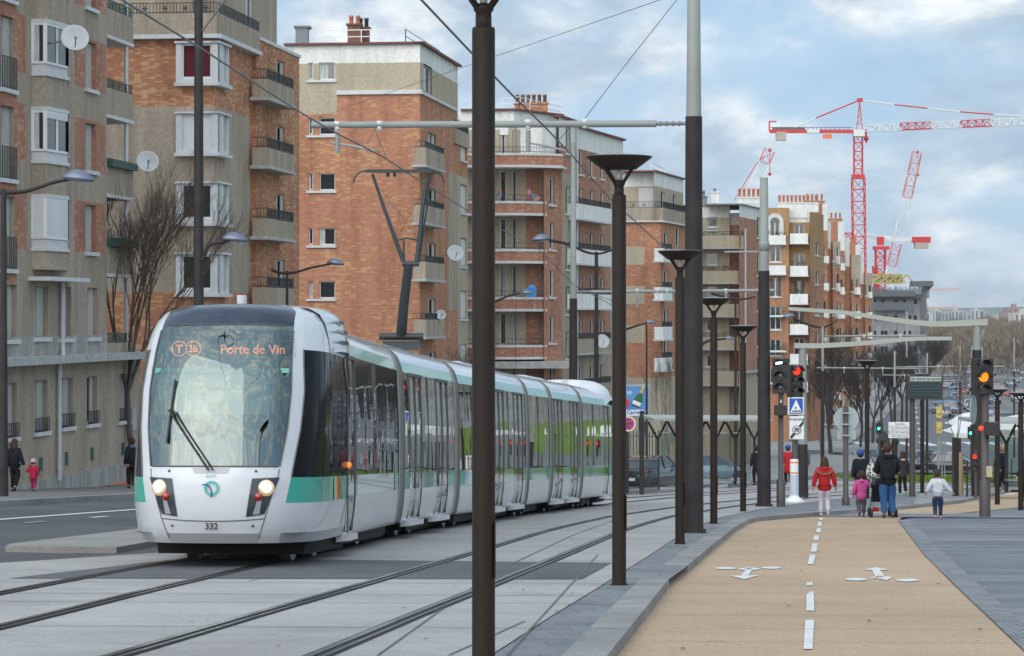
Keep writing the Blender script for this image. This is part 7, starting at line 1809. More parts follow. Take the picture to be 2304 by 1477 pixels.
# delineator bollard
b=G(1787,1131,0); r=root('reflective_bollard',b,'white plastic bollard with orange bands below the two square signs','bollard')
mb=MB(); mb.lathe(b,[(.30,0),(.31,.03),(.26,.1),(.16,.16),(.14,.2),(.001,.2)],20); mb.build('base',SIGNW,r)
mb=MB(); mb.lathe(b,[(.135,.18),(.13,1.3),(.12,1.33),(.001,1.33)],16); bo=mb.build('shaft',SIGNW,r)
for z0 in (.9,1.22,): mb=MB(); mb.lathe(b,[(.139,z0),(.139,z0+.035)],16); mb.build('orange_band',ORANGE,bo)
mb=MB(); mb.lathe(b,[(.1375,.25),(.1375,.85)],16); mb.build('reflective_sleeve',mat('sleeve_lilac',(.55,.57,.68),.4),bo)
# no-stopping sign, billboard, small post
D=92; p=P(1412,955,D); z=g(p.x,D)+.13; r=root('no_stopping_sign',(p.x,D,z),'round blue and red no-stopping sign half hidden by the second lamp post','road sign')
mb=MB(); mb.tube([(p.x,D+.05,z),(p.x,D+.05,P(0,940,D).z)],.05,10); mb.build('post',POLED,r)
mb=MB(); c=P(1413,954,D-.02); mb.lathe(c,[(.001,0),(.23,0),(.001,.001)],28,0,False,V((0,-1,0))); d_=mb.build('disc',SIGNBLU,r)
mb=MB(); n=28
for k in range(n):
    a,b=2*math.pi*k/n,2*math.pi*(k+1)/n; f_=lambda r,t:c+V((math.cos(t)*r,-.01,math.sin(t)*r)); mb.add([f_(.16,a),f_(.225,a),f_(.225,b),f_(.16,b)],[(0,1,2,3)])
for s in (1,-1): mb.bar(c+V((-.13,-.012,-.13*s)),c+V((.13,-.012,.13*s)),.01,.055)
mb.build('red_ring_and_cross',SIGNRED,d_)
mb=MB()
for k in range(n):
    a,b=2*math.pi*k/n,2*math.pi*(k+1)/n; f_=lambda r,t:c+V((math.cos(t)*r,-.008,math.sin(t)*r)); mb.add([f_(.225,a),f_(.26,a),f_(.26,b),f_(.225,b)],[(0,1,2,3)])
mb.build('white_rim',SIGNW,d_)
p=P(1444,1100,90); z=g(p.x,90)+.13; r=root('sign_post',(p.x,90,z),'plain dark post with a small side plate in front of the parked cars','post'); mb=MB(); mb.tube([(p.x,90,z),(p.x,90,P(0,925,90).z)],[.075,.06],10); mb.build('post',POLED,r)
mb=MB(); a=P(1446,978,90); mb.box(a.x,89.9,a.z,a.x+.18,89.95,a.z+.45); mb.build('side_plate',BLACKP,r)
D=150; p=P(1432,905,D); z=g(p.x,D); r=root('billboard',(p.x,D,z),'lit-framed advertising billboard with a tilted champagne bottle on blue','billboard')
mb=MB(); a=P(1385,940,D);b=P(1463,866,D); mb.box(a.x,D,a.z,b.x,D+.35,b.z); fr_=mb.build('frame',mat('billboard_frame',(.30,.31,.32),.4),r,bevel=.04)
mb=MB(); a=P(1390,922,D);b=P(1458,870,D); mb.box(a.x,D-.03,a.z,b.x,D-.005,b.z); po=mb.build('poster',mat('poster_blue',(.03,.09,.38),.5,noise=.6,col2=(.12,.35,.6),stretch=(.3,1,1.2)),fr_)
mb=MB(); a=P(1390,936,D);b=P(1458,922.5,D); mb.box(a.x,D-.03,a.z,b.x,D-.005,b.z); wb=mb.build('white_strip',SIGNW,fr_)
c=P(1431,912,D-.06); dx=V((.38,0,.92)).normalized(); mb=MB(); s=1.1
mb.lathe(c,[(.001,-.1),(.2*s,-.08),(.22*s,.3),(.17*s,.55),(.07*s,.75),(.06*s,1.0),(.075*s,1.02),(.07*s,1.12),(.001,1.13)],16,0,True,dx); mb.v=[(v[0],D-.04+(v[1]-D)*.05,v[2]) for v in mb.v]; mb.build('bottle',mat('bottle_green',(.02,.12,.04),.3),po)
mb=MB(); mb.lathe(c,[(.085*s,.72),(.075*s,1.0),(.09*s,1.02),(.08*s,1.15),(.001,1.16)],14,0,True,dx); mb.v=[(v[0],D-.05+(v[1]-D)*.05,v[2]) for v in mb.v]; mb.build('gold_foil',mat('gold_foil',(.5,.38,.1),.4),po)
mb=MB(); mb.lathe(c,[(.215*s,.0),(.225*s,.22)],14,0,True,dx); mb.v=[(v[0],D-.055+(v[1]-D)*.05,v[2]) for v in mb.v]; mb.build('label',SIGNW,po)
mb=MB(); c2=P(1404,907,D-.05); mb.lathe(c2,[(.001,0),(.3,0)],20,0,False,V((0,-1,0))); mb.build('red_roundel',SIGNRED,po)
mb=MB(); text_mesh(mb,'9',.4,c2+V((-.1,-.02,-.14)),V((1,0,0)),upv); text_mesh(mb,'ne',.42,P(1405,888,D-.05),V((1,0,0)),upv); mb.build('lettering',SIGNW,po)
mb=MB(); text_mesh(mb,'Carrefour',.3,P(1410,932,D-.05),V((1,0,0)),upv,bold=.006); mb.build('lettering',SIGNBLU,wb)
mb=MB(); c=P(1451,928,D-.05); mb.add([c+V((-.2,0,0)),c+V((-.02,0,.16)),c+V((-.02,0,-.16))],[(0,1,2)]); mb.add([c+V((.02,0,.16)),c+V((.2,0,0)),c+V((.02,0,-.16))],[(0,1,2)]); mb.build('arrow_logo',SIGNBLU,wb)
mb=MB(); mb.tube([(p.x+.3,D+.2,z),(p.x+.3,D+.2,P(0,938,D).z)],.16,10); mb.build('post',POLED,r)
# ---------- shelter, fences, railings ----------
GLS=bpy.data.materials.new('shelter_glass'); GLS.use_nodes=True; GLS.node_tree.nodes.remove(GLS.node_tree.nodes['Principled BSDF'])
a1=N(GLS,'ShaderNodeBsdfTransparent'); a1.inputs[0].default_value=(.62,.74,.72,1); a2=N(GLS,'ShaderNodeBsdfGlossy'); a2.inputs['Roughness'].default_value=.05; a3=N(GLS,'ShaderNodeMixShader'); a4=N(GLS,'ShaderNodeFresnel'); a4.inputs[0].default_value=1.7
L(GLS,a4.outputs[0],a3.inputs[0]);L(GLS,a1.outputs[0],a3.inputs[1]);L(GLS,a2.outputs[0],a3.inputs[2]);L(GLS,a3.outputs[0],GLS.node_tree.nodes['Material Output'].inputs[0])
def shelter(lab,x0,x1,yb,yt,D,ypan,n,dx=.14,frame=STEEL,roofm=BEAMG):
    a=P(x0,yb,D); b=P(x1,yb,D); z=g(a.x,D)+.13; L_=(b.x-a.x)/.96; ztop=P(0,yt,D).z
    r=root('tram_shelter',(a.x,D,z),lab,'shelter','glass tram shelters')
    d=V((1,.25,-SL*.25)).normalized(); q=lambda u,o,w:V((a.x,D,z))+d*u+V((-.24,1,0))*o+upv*w; H=ztop-z
    for k in range(n+1):
        u=L_*k/n; mb=MB(); mb.bar(q(u,0,0),q(u,0,H*.72),.12,.12); mb.tube([q(u,0,H*.7),q(u-.5,-.2,H*.97)],.05,6); mb.tube([q(u,0,H*.7),q(u+.5,.3,H*.97)],.05,6); mb.build('post',POLED,r)
    mb=MB(); mb.hexa([q(-.5,-1,H),q(L_+.5,-1,H),q(L_+.5,1.2,H+.05),q(-.5,1.2,H+.05)],[q(-.5,-1,H+.1),q(L_+.5,-1,H+.1),q(L_+.5,1.2,H+.18),q(-.5,1.2,H+.18)]); mb.build('roof',roofm,r)
    for k in range(n):
        if k==n//2: continue
        u0=L_*k/n+.1;u1=L_*(k+1)/n-.1; mb=MB(); mb.add([q(u0,.1,.15),q(u1,.1,.15),q(u1,.1,H*.8),q(u0,.1,H*.8)],[(0,1,2,3)]); mb.build('glass_panel',GLS,r)
    mb=MB(); mb.bar(q(.2,.1,.12),q(L_-.2,.1,.12),.05,.08); mb.bar(q(.2,.1,H*.8),q(L_-.2,.1,H*.8),.05,.05); mb.build('frame',frame,r)
    mb=MB(); mb.hexa([q(L_*.2,-.5,.42),q(L_*.5,-.5,.42),q(L_*.5,-.15,.42),q(L_*.2,-.15,.42)],[q(L_*.2,-.5,.48),q(L_*.5,-.5,.48),q(L_*.5,-.15,.48),q(L_*.2,-.15,.48)]); mb.build('bench',GREYP,r)
    return r
shelter('glass tram shelter with a thin grey roof behind the thick mast and lamp posts',1480,1700,1075,945,118,0,5)
shelter('glass tram shelter at the right edge behind the amber light',2215,2420,1100,952,96,0,4)
def fence(nm,lab,pts,h,m,n,rails=(.15,.9),D=None,bars=None,thick=.02):
    r=root(nm,pts[0],lab,'fence'); mb=MB(); mp=MB()
    for a,b in zip(pts,pts[1:]):
        a=V(a);b=V(b); L_=(b-a).length; k=int(L_/n)
        for t in rails: mb.bar(a+upv*h*t,b+upv*h*t,.035,.035)
        for i in range(k+1): p=a+(b-a)*(i/max(1,k)); mb.bar(p,p+upv*h,thick,thick)
    for p in pts: p=V(p); mp=MB(); mp.bar(p,p+upv*(h+.1),.07,.07); mp.build('post',m,r)
    mb.build('infill',m,r); return r
def gp(x,y,dz=0): p=G(x,y,0); return V((p.x,p.y,p.z+dz))
# railings with slanted bars by the amber signal
def barrier(lab,x0,y0,x1,y1,h,n=9):
    a=gp(x0,y0);b=gp(x1,y1); r=root('railing',a,lab,'railing','grey crossing railings'); mb=MB()
    for k in range(n): t=.12+.8*k/(n-1); mb.bar(a+upv*h*t,b+upv*h*t,.03,.022)
    mb.build('slanted_infill',POLEG,r); c=(a+b)/2
    for p in (a,b,c): mb=MB(); mb.bar(p,p+upv*(h+.02),.06,.06); mb.build('post',POLED,r)
barrier('grey railing left of the amber traffic light post',2176,1118,2208,1100,1.25)
barrier('grey railing behind and right of the amber traffic light post',2238,1095,2276,1088,1.25)
p=G(2176,1118,0); r=root('control_cabinet',p,'tall grey control cabinet left of the amber traffic light','cabinet'); q=P(2187,986,p.y+3); mb=MB(); mb.box(p.x+.05,p.y+3,p.z-.2,p.x+.22,p.y+3.5,q.z); mb.build('cabinet_body',POLED,r,bevel=.02)
# dark low fence with hoops in front of the parked cars
z_=lambda X,D:g(X,D)+.13
def fp3(x,D): p=P(x,0,D); return V((p.x,D,z_(p.x,D)))
fence('low_fence','low dark hooped fence before the parked cars by the tram tail',[fp3(1380,94),fp3(1442,98),fp3(1482,102)],1.15,RAIL,.22,rails=(.12,.45,.72,.98))
fence('park_fence','tall dark green fence with posts under the billboard',[fp3(1395,140),fp3(1440,142),fp3(1482,144)],2.6,RAILG,.35,rails=(.1,.9),thick=.05)
# tents and awnings at right
CAN=mat('tent_canvas',(.68,.69,.68),.7,noise=1,col2=(.58,.6,.6))
for i,(x0,x1,yt,ye,D,lab) in enumerate(((2135,2235,928,955,150,'white canvas market tent right of the yellow signal'),(2230,2420,932,952,128,'long white canvas awning at the right edge'),(2130,2200,952,972,144,'small lower white tent with a green hem right of the yellow signal'))):
    a=P(x0,ye,D);b=P(x1,ye,D); zt=P(0,yt,D).z; z=g(a.x,D); r=root('market_tent',(a.x,D,z),lab,'tent','white market tents')
    mb=MB(); w=b.x-a.x; n=12; dpt=3.5
    for k in range(n):
        u0,u1=k/n,(k+1)/n; f_=lambda u:(a.z+(zt-a.z)*math.sin(math.pi*min(1,max(0,u)))**.6)
        mb.add([(a.x+w*u0,D-dpt/2,a.z),(a.x+w*u1,D-dpt/2,a.z),(a.x+w*u1,D,f_(u1)),(a.x+w*u0,D,f_(u0))],[(0,1,2,3)],0,True); mb.add([(a.x+w*u0,D+dpt/2,a.z),(a.x+w*u1,D+dpt/2,a.z),(a.x+w*u1,D,f_(u1)),(a.x+w*u0,D,f_(u0))],[(0,1,2,3)],0,True)
        mb.add([(a.x+w*u0,D-dpt/2,a.z),(a.x+w*u1,D-dpt/2,a.z),(a.x+w*u1,D-dpt/2,a.z-.25),(a.x+w*u0,D-dpt/2,a.z-.25)],[(0,1,2,3)])
    mb.build('canopy',CAN,r); mb=MB()
    for u in (0.02,.98): 
        for o in (-dpt/2,dpt/2): mb=MB(); mb.tube([(a.x+w*u,D+o,z),(a.x+w*u,D+o,a.z)],.04,6); mb.build('leg',STEEL,r)
# ---------- cars ----------
TYRE=mat('tyre',(.015,.015,.015),.8); RIM=mat('rim',(.3,.3,.31),.3,metal=.8); CGL=glass('car_glass',(.03,.04,.05),.05); HLAMP=mat('car_headlamp',(.5,.52,.55),.15,coat=1); TLAMP=mat('car_taillamp',(.4,.02,.02),.2,coat=1)
CP={}
def car(loc,rz,colr,label,group='cars on the crossing and beside it',van=False,s=1.0):
    key=tuple(colr)
    if key not in CP: CP[key]=mat('car_paint_%d'%len(CP),colr,.25,metal=.3,coat=1)
    pm=CP[key]; r=root('car',loc,label,'car',group,rz=rz)
    if van: prof=[(-2.2,.45,.95),(-2.25,.9,1.0),(-2.1,1.15,1.9),(-1.2,1.25,2.0),(1.9,1.25,2.0),(2.2,1.2,1.85),(2.25,.5,1)]
    # body lower: cross sections along x (front at +x)
    W_=.86; st=[(-2.05,.42,.62,.70),(-1.98,.30,.86,.80),(-1.4,.22,.93,.86),(-.4,.2,.94,.87),(.7,.2,.92,.87),(1.4,.22,.84,.84),(1.9,.28,.70,.76),(2.06,.38,.56,.64)]
    if van: st=[(x,a,b+.12,w) for x,a,b,w in st]
    mb=MB(); rings=[]
    for (x,z0,z1,w) in st: rings.append([(x,-w*.94,z0),(x,-w,(z0+z1)*.5),(x,-w*.93,z1),(x,0,z1+.03),(x,w*.93,z1),(x,w,(z0+z1)*.5),(x,w*.94,z0)])
    m=7
    for k in range(len(st)-1): mb.add(rings[k]+rings[k+1],[(i,i+1,m+i+1,m+i) for i in range(m-1)],0,True)
    mb.add(rings[0],[tuple(range(m))]); mb.add(rings[-1],[tuple(range(m-1,-1,-1))])
    body=mb.build('body',pm,r,world=False)
    rt0,rt1,rh=(-1.75,1.0,1.46) if not van else (-2.0,1.3,1.85)
    c0=[(rt0-.12,.80,.90),(rt0+.35,.62,rh-.04),(-.3,.64,rh),(.35,.62,rh-.05),(rt1+.15,.78,.90)]
    mb=MB(); gr=[[(x,-w,z),(x,-w*.96,z+.01),(x,w*.96,z+.01),(x,w,z)] for x,w,z in c0]
    gl=MB(); roofp=MB(); base=.9
    # glasshouse: side panels, screens
    for s_ in (-1,1):
        gl.add([(c0[0][0]+.1,s_*.80,base),(c0[4][0],s_*.79,base),(c0[3][0],s_*.625,c0[3][2]),(c0[2][0],s_*.645,c0[2][2]-.02),(c0[1][0],s_*.625,c0[1][2])],[(0,1,2,3,4)])
    gl.add([(c0[3][0],-.6,c0[3][2]),(c0[3][0],.6,c0[3][2]),(c0[4][0]+.05,.76,base-.02),(c0[4][0]+.05,-.76,base-.02)],[(0,1,2,3)])
    gl.add([(c0[1][0],-.6,c0[1][2]),(c0[1][0],.6,c0[1][2]),(c0[0][0],.76,base-.02),(c0[0][0],-.76,base-.02)],[(0,1,2,3)])
    gl.build('window_glass',CGL,r,world=False)
    for k in (1,2): 
        a,b=c0[k],c0[k+1]; roofp.add([(a[0]-.03,-a[1]-.01,a[2]),(b[0]+.02,-b[1]-.01,b[2]),(b[0]+.02,b[1]+.01,b[2]),(a[0]-.03,a[1]+.01,a[2])],[(0,1,2,3)]); 
    for s_ in (-1,1):
        roofp.bar((c0[3][0],s_*.62,c0[3][2]),(c0[4][0],s_*.79,base),.05,.05); roofp.bar((c0[1][0],s_*.62,c0[1][2]),(c0[0][0]+.05,s_*.79,base),.09,.07); roofp.bar((-.25,s_*.65,c0[2][2]-.02),(-.2,s_*.80,base),.05,.05)
    roofp.build('roof',pm,r,world=False)
    for (x,y) in ((1.32,.78),(1.32,-.78),(-1.3,.78),(-1.3,-.78)):
        mb=MB(); mb.lathe((x,y,.31),[(.001,-.1),(.31,-.09),(.31,.09),(.001,.1)],16,0,False,V((0,1,0))); w_=mb.build('wheel',TYRE,r,world=False); mb=MB(); mb.lathe((x,y+(.1 if y>0 else -.1),.31),[(.19,-.012),(.19,.012),(.001,.02)],12,0,False,V((0,1,0))); mb.build('rim',RIM,w_,world=False)
    for s_ in (-1,1):
        mb=MB(); mb.ball((1.93,s_*.6,.66),.14,8,0,(.7,1.1,.6)); mb.build('headlight',HLAMP,r,world=False)
        mb=MB(); mb.box(-2.03,s_*.62-.1,.68,-1.95,s_*.62+.1,.86); mb.build('tail_light',TLAMP,r,world=False)
        mb=MB(); mb.box(.75,s_*.9-.07,.93,.9,s_*.9+.07,1.05); mb.build('wing_mirror',pm,r,world=False)
    mb=MB(); mb.box(2.045,-.26,.42,2.075,.26,.53); mb.box(-2.085,-.26,.5,-2.04,.26,.61); mb.build('number_plate',SIGNW,r,world=False)
    mb=MB(); mb.box(2.0,-.45,.3,2.05,.45,.40); mb.build('grille',BLACKP,r,world=False)
    if s!=1: r.scale=(s,)*3
    return r
def cloc(x,D): p=P(x,0,D); return V((p.x,D,(g(p.x,D) if D<200 else gz(D)+.05)))
cars=[(2108,215,math.pi+.1,(.015,.018,.025),'black car crossing behind the grass island, rear to the left'),(2150,205,-.35,(.02,.022,.028),'dark car pulling away at the right end of the grass island'),
(1892,215,-1.9,(.05,.16,.24),'small turquoise car waiting behind the round sign'),(1835,222,-1.7,(.16,.22,.34),'blue-grey car waiting right of the man with the red light behind him'),(1957,225,-1.8,(.10,.13,.18),'slate blue car between the round sign and the man in black'),(2060,222,-2.4,(.14,.18,.25),'grey-blue car half hidden right of the man in black'),
(2167,470,1.75,(.5,.52,.55),'pale car climbing the far road above the tents'),
(1398,112,.9,(.17,.2,.26),'blue-grey parked car nearest the tram tail'),(1437,116,.9,(.12,.15,.19),'grey parked car right of the blue-grey one behind the fence'),(1462,112,1.1,(.02,.02,.025),'black parked car at the right end of the parked row'),(1597,150,.4,(.2,.26,.3),'pale blue car seen through the glass shelter')]
for x,D,rz,cc_,lab in cars: car(cloc(x,D),rz,cc_,lab)
# cluster of traffic in the far distance
R=random.Random(4); pal=[(.5,.5,.52),(.1,.1,.12),(.35,.04,.04),(.15,.2,.3),(.6,.6,.6),(.25,.25,.27)]
nm_=['white','black','red','blue','white','grey']
n=0; seen=[]
for k in range(52):
    D=300+R.uniform(0,330); X=(R.uniform(2110,2330)-CX)/F*D; i=R.randrange(6); 
    car((X,D,gz(D)+.05),R.choice([-1.7,1.5,-1.6,.2,2.9]),pal[i],'distant car in the traffic beyond the tents at right',group='distant traffic')
# motorbikes parked by the far brick row
def moto(loc,rz,lab):
    r=root('motorbike',loc,lab,'motorbike','motorbikes parked at the kerb',rz=rz)
    for x in (-.62,.62):
        mb=MB(); mb.lathe((x,0,.3),[(.22,-.05),(.3,-.05),(.31,0),(.3,.05),(.22,.05)],14,0,True,V((0,1,0))); mb.build('wheel',TYRE,r,world=False)
    mb=MB(); mb.tube([(-.6,0,.35),(-.2,0,.45),(.25,0,.75),(.6,0,.35)],[.06,.13,.14,.05],8); mb.build('frame',BLACKP,r,world=False)
    mb=MB(); mb.ball((.15,0,.82),.2,8,0,(1.3,.7,.7)); mb.build('fuel_tank',CP[(.05,.16,.24)] if (.05,.16,.24) in CP else BLACKP,r,world=False)
    mb=MB(); mb.tube([(-.75,0,.85),(-.3,0,.8),(0,0,.82)],[.07,.11,.09],8); mb.build('saddle',TYRE,r,world=False)
    mb=MB(); mb.tube([(.35,-.35,1.02),(.4,0,1.0),(.35,.35,1.02)],.025,6); mb.tube([(.42,0,1.0),(.62,0,.4)],.035,6); mb.ball((.5,0,.92),.1,8); mb.build('handlebar',GREYP,r,world=False)
moto(cloc(1866,215),1.2,'parked motorbike left of the round sign, nearer one'); moto(cloc(1873,222),1.4,'parked motorbike left of the round sign, farther one')

# big round sign seen on edge & bin, litter
p=G(2053,1117,0); r=root('plain_post',p,'plain thin dark post right of the woman in the padded coat','post'); mb=MB(); mb.lathe(p,[(.075,0),(.065,P(0,845,p.y).z-p.z)],12); mb.build('post',POST,r)
# dark conical bins / kiosks along the far avenue
for i,(x,D) in enumerate(((1990,170),(2005,176))):
    q=cloc(x,D); r=root('advertising_column',q,['dark street kiosk column left of the direction sign','second dark kiosk column just left of the direction sign'][i],'column'); mb=MB(); mb.lathe(q,[(.5,0),(.5,.2),(.42,.25),(.42,2.2),(.55,2.3),(.5,2.5),(.1,2.9),(.001,3.0)],16); mb.build('column',POLED,r)
# right-hand lawn and shrubs beyond the frame edge
flatpoly('park_lawn',[(19,80),(24.5,110),(33,150),(44,199),(130,199),(120,80)],.05,GRASS)
mb=MB(); mb.add([(52,226,gz(226)+.06),(150,226,gz(226)+.06),(210,420,gz(226)+.06),(100,420,gz(226)+.06)],[(0,1,2,3)]); struct('far_lawn',mb,GRASS)
mb=MB(); R=random.Random(31)
for k in range(60):
    Y=R.uniform(150,300); X=Y*R.uniform(.22,.5); z0=g(X,Y) if Y<200 else gz(Y); hh=R.uniform(8,12); rad=R.uniform(2.5,4)
    mb.tube([(X,Y,z0),(X+.2,Y,z0+hh*.6)],[.18,.1],5,cap=False)
    for j in range(170):
        a=R.uniform(0,6.28); e=R.uniform(-.7,1.57); rr=rad*R.uniform(.3,1)**.6; c=V((X+math.cos(a)*math.cos(e)*rr,Y+math.sin(a)*math.cos(e)*rr,z0+hh-rad+math.sin(e)*rr)); d=V((R.uniform(-.6,.6),R.uniform(-.6,.6),1))*R.uniform(.6,1.3); w=V((.05,.04,0))
        mb.add([c-w,c+w,c+d],[(0,1,2)])
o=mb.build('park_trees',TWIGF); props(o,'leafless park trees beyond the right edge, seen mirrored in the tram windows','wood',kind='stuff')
# ---------- people: one skinned body each, clothes as children ----------
SKIN=mat('skin',(.42,.24,.17),.6); HAIRB=mat('hair_brown',(.06,.03,.02),.8,noise=30,col2=(.03,.016,.01),stretch=(1,1,.2)); HAIRD=mat('hair_dark',(.015,.012,.011),.8)
def skin(name,m,verts,edges,radii,par,sub=2,rootv=0,label=None):
    me=bpy.data.meshes.new(name); me.from_pydata([tuple(v) for v in verts],edges,[]); me.materials.append(m)
    o=bpy.data.objects.new(name,me); COL.objects.link(o); o.parent=par
    md=o.modifiers.new('Skin','SKIN'); md.use_smooth_shade=True
    if not me.skin_vertices:
        bpy.context.view_layer.objects.active=o
    for i,r in enumerate(radii):
        sv=me.skin_vertices[0].data[i]; sv.radius=(r,r) if not isinstance(r,tuple) else r; sv.use_root=(i==rootv)
    s=o.modifiers.new('Subsurf','SUBSURF'); s.levels=sub; s.render_levels=sub
    if label: o['label']=label
    return o
def cloth(name,col,n=12,rough=.85): 
    k=tuple(.6*c for c in col); return mat(name,col,rough,noise=n,col2=k,contrast=.5,bump=.3,bscale=14,spec=.2)
def person(loc,rz,H,label,top,legs,shoes,hair,pose,coat=.5,hood=None,longhair=False,hat=None,bulk=1.0,child=False,group=None,gloves=None,hem=None):
    """faces +Y in its own frame. pose: sh (shoulder-to-hand points) and legs, in units of height"""
    r=root('person',loc,label,'person',group,rz=rz); h=H; hd=.075 if not child else .088
    hipz=.50 if not child else .46; shz=.80 if not child else .76; nk=.845 if not child else .80; hz=.93 if not child else .91
    b=bulk
    L=lambda p:(p[0]*h,p[1]*h,p[2]*h)
    pel=(0,0,hipz+.03); ch=(0,.0,.70 if not child else .65); neck=(0,0,nk); head=(pose.get('hx',0),pose.get('hy',.01),hz)
    vs=[pel,(0,0,.60),ch,neck,(0,.005,nk+.03),head,(head[0],head[1]+.0,hz+.035)]; rd=[.075,.065,.08,.032,.032,.062,.04]; ed=[(0,1),(1,2),(2,3),(3,4),(4,5),(5,6)]
    def add(p,r_,pr): vs.append(p); rd.append(r_); ed.append((pr,len(vs)-1)); return len(vs)-1
    arms={}
    for s in (-1,1):
        A=pose['armR'] if s>0 else pose['armL']
        sh=(s*.095*b,0,shz); i=add(sh,.034,2); e=add(A[0],.027,i); w=add(A[1],.019,e)
        d=V(A[1])-V(A[0]); d.normalize(); pl=V(A[1])+d*.03; ip=add(tuple(pl),.02,w); arms[s]=(sh,A[0],A[1])
        side=d.cross(V((0,1,0))); side=side.normalized() if side.length>.1 else V((1,0,0))
        for k in range(4):
            o=side*((k-1.5)*.010); f1=pl+d*.018+o; f2=pl+d*(.036-.004*abs(k-1.2))+o*1.15+V((0,.008,0)); i1=add(tuple(f1),.0058,ip); add(tuple(f2),.0048,i1)
        t1=pl-d*.005+V((0,.02,0)); i1=add(tuple(t1),.0062,ip); add(tuple(t1+d*.016+V((0,.006,0))),.005,i1)
    lg={}
    for s in (-1,1):
        A=pose['legR'] if s>0 else pose['legL']; hp=(s*.05*b,0,hipz); i=add(hp,.055,0); k=add(A[0],.038,i); a=add(A[1],.024,k); f=add(A[2],.018,a); lg[s]=(hp,A[0],A[1],A[2])
    skin('body',SKIN,[L(v) for v in vs],ed,[q*h for q in rd],r)
    # trousers
    tv=[(0,0,hipz+.045),(0,0,hipz+.005)]; tr_=[.075*b,.078*b]; te=[(0,1)]
    for s in (-1,1):
        hp,kn,an,ft=lg[s]; w=legs.get('w',1.0)
        a0=len(tv); tv.append((hp[0],hp[1],hp[2]-.03)); tr_.append(.060*b*w); te.append((1,a0)); tv.append(kn); tr_.append(.046*w); te.append((a0,a0+1)); m=(V(kn)+V(an))/2; tv.append(tuple(m)); tr_.append(.042*w); te.append((a0+1,a0+2)); tv.append(tuple(V(an)+(V(kn)-V(an))*.06)); tr_.append(.037*w); te.append((a0+2,a0+3))
    skin('trousers',legs['m'],[L(v) for v in tv],te,[q*h for q in tr_],r)
    for s in (-1,1):
        hp,kn,an,ft=lg[s]; a=V(an); f=V(ft); mid=(a+f)/2; heel=a-(f-a)*.35; z=V((0,0,-.012))
        skin('shoe',shoes,[L(heel+z),L(a+z*1.4),L(mid+z*1.2),L(f+z*.6)],[(0,1),(1,2),(2,3)],[.022*h,.026*h,.023*h,.018*h],r,sub=1,rootv=1)
    # coat
    zb=hem if hem else hipz-.02
    cv=[(0,0,zb-.03),(0,0,(zb+ .62)/2),(0,0,.62),(0,0,.72 if not child else .68),(0,0,nk-.025)]; cr=[(.112*b,.09*b),(.098*b,.082*b),(.088*b,.075*b),(.095*b,.07*b),(.045,.045)]; ce=[(0,1),(1,2),(2,3),(3,4)]
    cr=[(a*h,c*h) for a,c in cr]
    for s in (-1,1):
        sh,e,w=arms[s]; a0=len(cv); cv+= [(sh[0]*.92,0,shz-.005),e,tuple(V(e)+(V(w)-V(e))*1.02)]; cr+=[(.045*b*h,)*2,(.040*b*h,)*2,(.031*b*h,)*2]; ce+=[(3,a0),(a0,a0+1),(a0+1,a0+2)]
    ct=skin('coat',top,[L(v) for v in cv],ce,cr,r,rootv=2)
    if hood:
        skin('hood',hood,[L((0,-.055,nk-.055)),L((0,-.065,nk-.02)),L((0,-.03,nk+.005))],[(0,1),(1,2)],[(.055*h,.03*h),(.07*h,.035*h),(.05*h,.03*h)],ct,sub=2)
    # hair, face
    hc=V(L(head)); R_=hd*h
    mb=MB(); mb.ball(hc+V((0,-.012*h,.010*h)),R_*.98,14,0,(.86,.98,1.08))
    if longhair: mb.ball(hc+V((0,-.035*h,-.055*h)),R_*1.1,12,0,(.95,.65,1.2))
    mb.build('hair',hair,r,world=False)
    mb=MB(); mb.ball(hc+V((0,R_*.86,-.012*h)),.012*h,6,0,(.8,1,1.2)); 
    for s in (-1,1): mb.ball(hc+V((s*R_*.84,0,-.012*h)),.013*h,6,0,(.5,.8,1.3))
    mb.build('nose_and_ears',SKIN,r,world=False)
    mb=MB(); 
    for s in (-1,1): mb.ball(hc+V((s*.024*h,R_*.80,.006*h)),.006*h,6)
    mb.build('eyes',BLACKT,r,world=False)
    if hat: mb=MB(); mb.ball(hc+V((0,-.004*h,.026*h)),R_*1.10,14,0,(.95,1,.9)); mb.build('hat',hat,r,world=False)
    return r
WALK=dict(armL=((-.135,-.03,.63),(-.15,.02,.48)),armR=((.135,-.01,.63),(.15,.04,.49)),legL=((-.055,.04,.27),(-.055,.02,.045),(-.06,.09,.02)),legR=((.055,.03,.28),(.055,-.10,.085),(.06,-.07,.02)))
def pose(**k): d=dict(WALK); d.update(k); return d
CH_=dict(armL=((-.14,-.03,.60),(-.17,.0,.47)),armR=((.14,-.01,.60),(.17,.03,.47)))
dz=-.1
